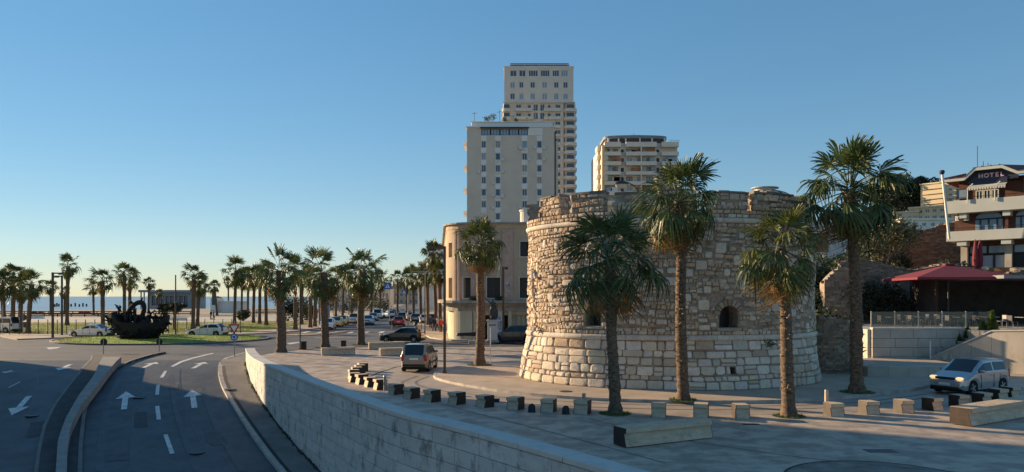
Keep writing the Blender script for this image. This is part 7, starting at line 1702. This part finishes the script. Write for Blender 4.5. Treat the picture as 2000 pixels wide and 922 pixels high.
# ---------------------------------------------------------------- wear on the roads and paving
def ribbon(name, px, wid, mt, dz=.008, f=rp):
    P = [Vector(f(*p)) for p in px]; P = [Vector(p) for p in chaikin([tuple(p) for p in P], 2)]; k = MB(); prev = None
    for i, p in enumerate(P):
        d = (P[min(i+1, len(P)-1)]-P[max(i-1, 0)]).normalized(); n_ = Vector((-d.y, d.x))*wid/2; z = roadz(p.y)+dz if f is rp else dz
        cur = ((p.x-n_.x, p.y-n_.y, z), (p.x+n_.x, p.y+n_.y, z))
        if prev: k.face([prev[0], prev[1], cur[1], cur[0]])
        prev = cur
    return struct(k.obj(name, mt))
seam = mat('bitumen_seam', (.016,.017,.02), .5, .3, 3, world=True); worn = mat('worn_asphalt', (.042,.0485,.059), .6, .3, 1.5, .2, 80, world=True)
ribbon('road_seam', [(352,722),(351,745),(358,785),(374,830),(402,880),(432,925)], .07, seam); ribbon('road_seam', [(40,700),(80,735),(60,800),(30,880)], .06, seam)
ribbon('wheel_track', [(236,735),(214,780),(200,840),(196,920)], .35, worn, .006); ribbon('wheel_track', [(288,735),(270,780),(262,840),(262,920)], .35, worn, .006)
ribbon('wheel_track', [(338,730),(340,780),(356,840),(388,920)], .35, worn, .006); ribbon('wheel_track', [(398,740),(402,780),(428,840),(476,920)], .35, worn, .006)
g0 = lambda x, y: gp(x, y)
joint = mat('paving_joint', (.10,.085,.07), .9, .2, 4, world=True)
for q in ([(700,738),(860,790),(1100,850),(1300,905)], [(1150,818),(1330,860),(1600,900),(1900,925)], [(620,700),(700,712),(780,716)], [(560,695),(640,704),(690,722)]): ribbon('paving_joint', q, .035, joint, .009, g0)
tyre = mat('tyre_mark', (.15,.13,.115), .7, .3, 2, world=True)
for q in ([(815,735),(770,752),(860,776),(1050,792),(1350,802),(1650,798),(1830,775)], [(838,735),(800,750),(880,768),(1080,784),(1350,795),(1650,791),(1810,770)]): ribbon('tyre_track', q, .16, tyre, .0095, g0)
for px, py, r_ in ((1105,770,.3),(1245,868,.0),(560,745,.32),(300,740,.0)):
    if r_:
        x, y = gp(px, py) if px > 900 else rp(px-110, py+20); k = MB(); z = .128 if px > 900 else roadz(y)+.135; k.lathe([(r_,0),(r_,.012)], (0,0,0), 20); tag(k.obj('manhole_cover', black_m, None, (x, y, z)), 'round iron manhole cover in the pavement before the tower' if px > 900 else 'round iron manhole cover at the foot of the retaining wall', 'manhole cover')

for px0, px1, py, h, m_, lb in ((0,250,614.5,.9,post_brown,'long dark timber rail on the beach edge at the left'),(300,380,615,.9,post_brown,'dark timber rail on the beach in front of the pavilion'),(60,240,618.5,.7,dark_wall,'long dark low hedge box behind the lawn'),(500,640,612,1.0,dark_wall,'dark low rail on the beach behind the dense palms')):
    a = gp(px0, py); b = gp(px1, py); o = thing('beach_rail', lb, 'rail', (a[0], a[1], 0)); L_ = b[0]-a[0]
    k = MB(); k.box(0, L_, -.06, .06, h-.22, h); k.obj('top_board', m_, o); k = MB(); k.box(0, L_, -.05, .05, h*.25, h*.5); k.obj('lower_board', m_, o)
    for i in range(int(L_/3)+1): k = MB(); k.box(i*3-.07, i*3+.07, -.08, .08, 0, h-.222); k.obj('post', m_, o)
for i, (px, py, c) in enumerate(((158,612,'red'),(170,612,'red'),(64,612,'dark'),(80,612.5,'red'))):
    x, y = gp(px, py); o = thing('beach_boat', '%s tiny upturned small boat lying on the beach, %s from the left' % (c if c != 'dark' else 'dark', ORD[[64,80,158,170].index(px)]), 'boat', (x, y, 0), .3*i, 'small boats on the beach'); o.scale = (.42,.42,.42); k = MB(); n = 9; prev = None
    for j in range(n):
        t = j/(n-1); w_ = 1.1*math.sin(math.pi*min(.97,max(.03,t)))**.6; row = [(t*5-2.5, -w_*math.cos(q*math.pi/6), .05+1.1*math.sin(q*math.pi/6)*math.sin(math.pi*min(.95,max(.05,t)))**.4) for q in range(7)]
        if prev: [k.face([prev[q], row[q], row[q+1], prev[q+1]]) for q in range(6)]
        prev = row
    k.obj('hull', red_m if c == 'red' else dark_wall, o, smooth=60); k = MB(); k.box(-2.2,2.2,-.05,.05,1.1,1.2); k.obj('keel', dark_wall, o)

patch = mat('asphalt_patch', (.024,.028,.036), .7, .3, 2, .3, 70, world=True); patch2 = mat('asphalt_repair', (.055,.06,.067), .7, .3, 2, .3, 70, world=True)
for q, mt_ in (([(262,806),(287,804),(288,834),(261,836)], patch), ([(398,842),(430,840),(446,868),(410,871)], patch2), ([(60,826),(92,822),(84,850),(50,856)], patch), ([(330,752),(348,751),(349,760),(330,761)], patch), ([(205,884),(252,882),(252,899),(204,902)], patch2)):
    k = MB(); k.face([(*rp(*p), roadz(rp(*p)[1])+.011) for p in q]); struct(k.obj('road_patch', mt_))
for q in ([(300,862),(306,880),(298,900),(304,925)], [(190,800),(215,812),(232,806),(250,820)], [(430,800),(418,815),(424,836),(412,850)], [(20,845),(40,856),(66,850)], [(345,800),(362,812),(358,830)]): ribbon('road_crack', q, .025, seam, .013)
for px, py in ((272,776),(64,812),(385,884)):
    x, y = rp(px, py); k = MB(); k.lathe([(.33,0),(.33,.014)], (0,0,0), 20); tag(k.obj('manhole_cover', black_m, None, (x, y, roadz(y)+.004)), {272:'round iron manhole cover in the left lane near the straight arrow',64:'round iron manhole cover in the far left carriageway by the big arrow',385:'round iron manhole cover in the right lane near the bottom edge'}[px], 'manhole cover', 'manhole covers in the road')

wd = MB(); r = random.Random(77)
for i in range(900):                                                # weeds and dirt along the foot of the retaining wall
    q = wall_at(r.uniform(.5, WL-9), r.uniform(.0,.16)*r.random()+.01); z = roadz(q.y)+.13; hh = r.uniform(.03,.14); a = r.random()*6.28; ww = r.uniform(.02,.06); ux, uy = math.cos(a)*ww, math.sin(a)*ww
    if r.random() < .5+.5*math.sin(q.y*1.7): wd.face([(q.x-ux,q.y-uy,z),(q.x+ux,q.y+uy,z),(q.x+r.uniform(-.05,.05),q.y+r.uniform(-.05,.05),z+hh)])
struct(wd.obj('wall_weeds', foliage_d), 'stuff')
wdg = MB()
for i in range(60):
    s0 = WL*.02+(WL-9)*i/60; s1 = s0+(WL-9)/60; w0, w1 = (r.uniform(.06,.2) for _ in (0,1)); P = [wall_at(s0,.02), wall_at(s1,.02), wall_at(s1,w1), wall_at(s0,w0)]
    wdg.face([(p.x,p.y,roadz(p.y)+.139) for p in P])
struct(wdg.obj('dirt_line', dark_gap), 'stuff')
for i, (px, py, sz) in enumerate(((1100,470,.35),(1370,440,.3),(1462,520,.25),(1500,668,.3),(1060,650,.28))):   # tufts rooted in the joints of the tower
    zz_ = EYE+(HOR-py)*37.0/F; u = u_at(px, zz_-.12); p = tsurf(u, zz_-.12, .06)+Vector((TC.x,TC.y,.12)); k = MB(); leaf_cloud(k, [((0,0,0),(sz,sz*.6,sz*.8))], 90, .07, r)
    tag(k.obj('wall_plant', foliage_o, None, p), ['tuft of weeds on the left of the tower below the upper moulding','tuft of weeds at the upper moulding between the middle palm and the yellowish one','small weed tuft above and right of the arched window','weed tuft on the lower moulding right of the arched window','weed tuft on the lower moulding at the left of the tower'][i], 'plant', 'weeds growing on the tower')
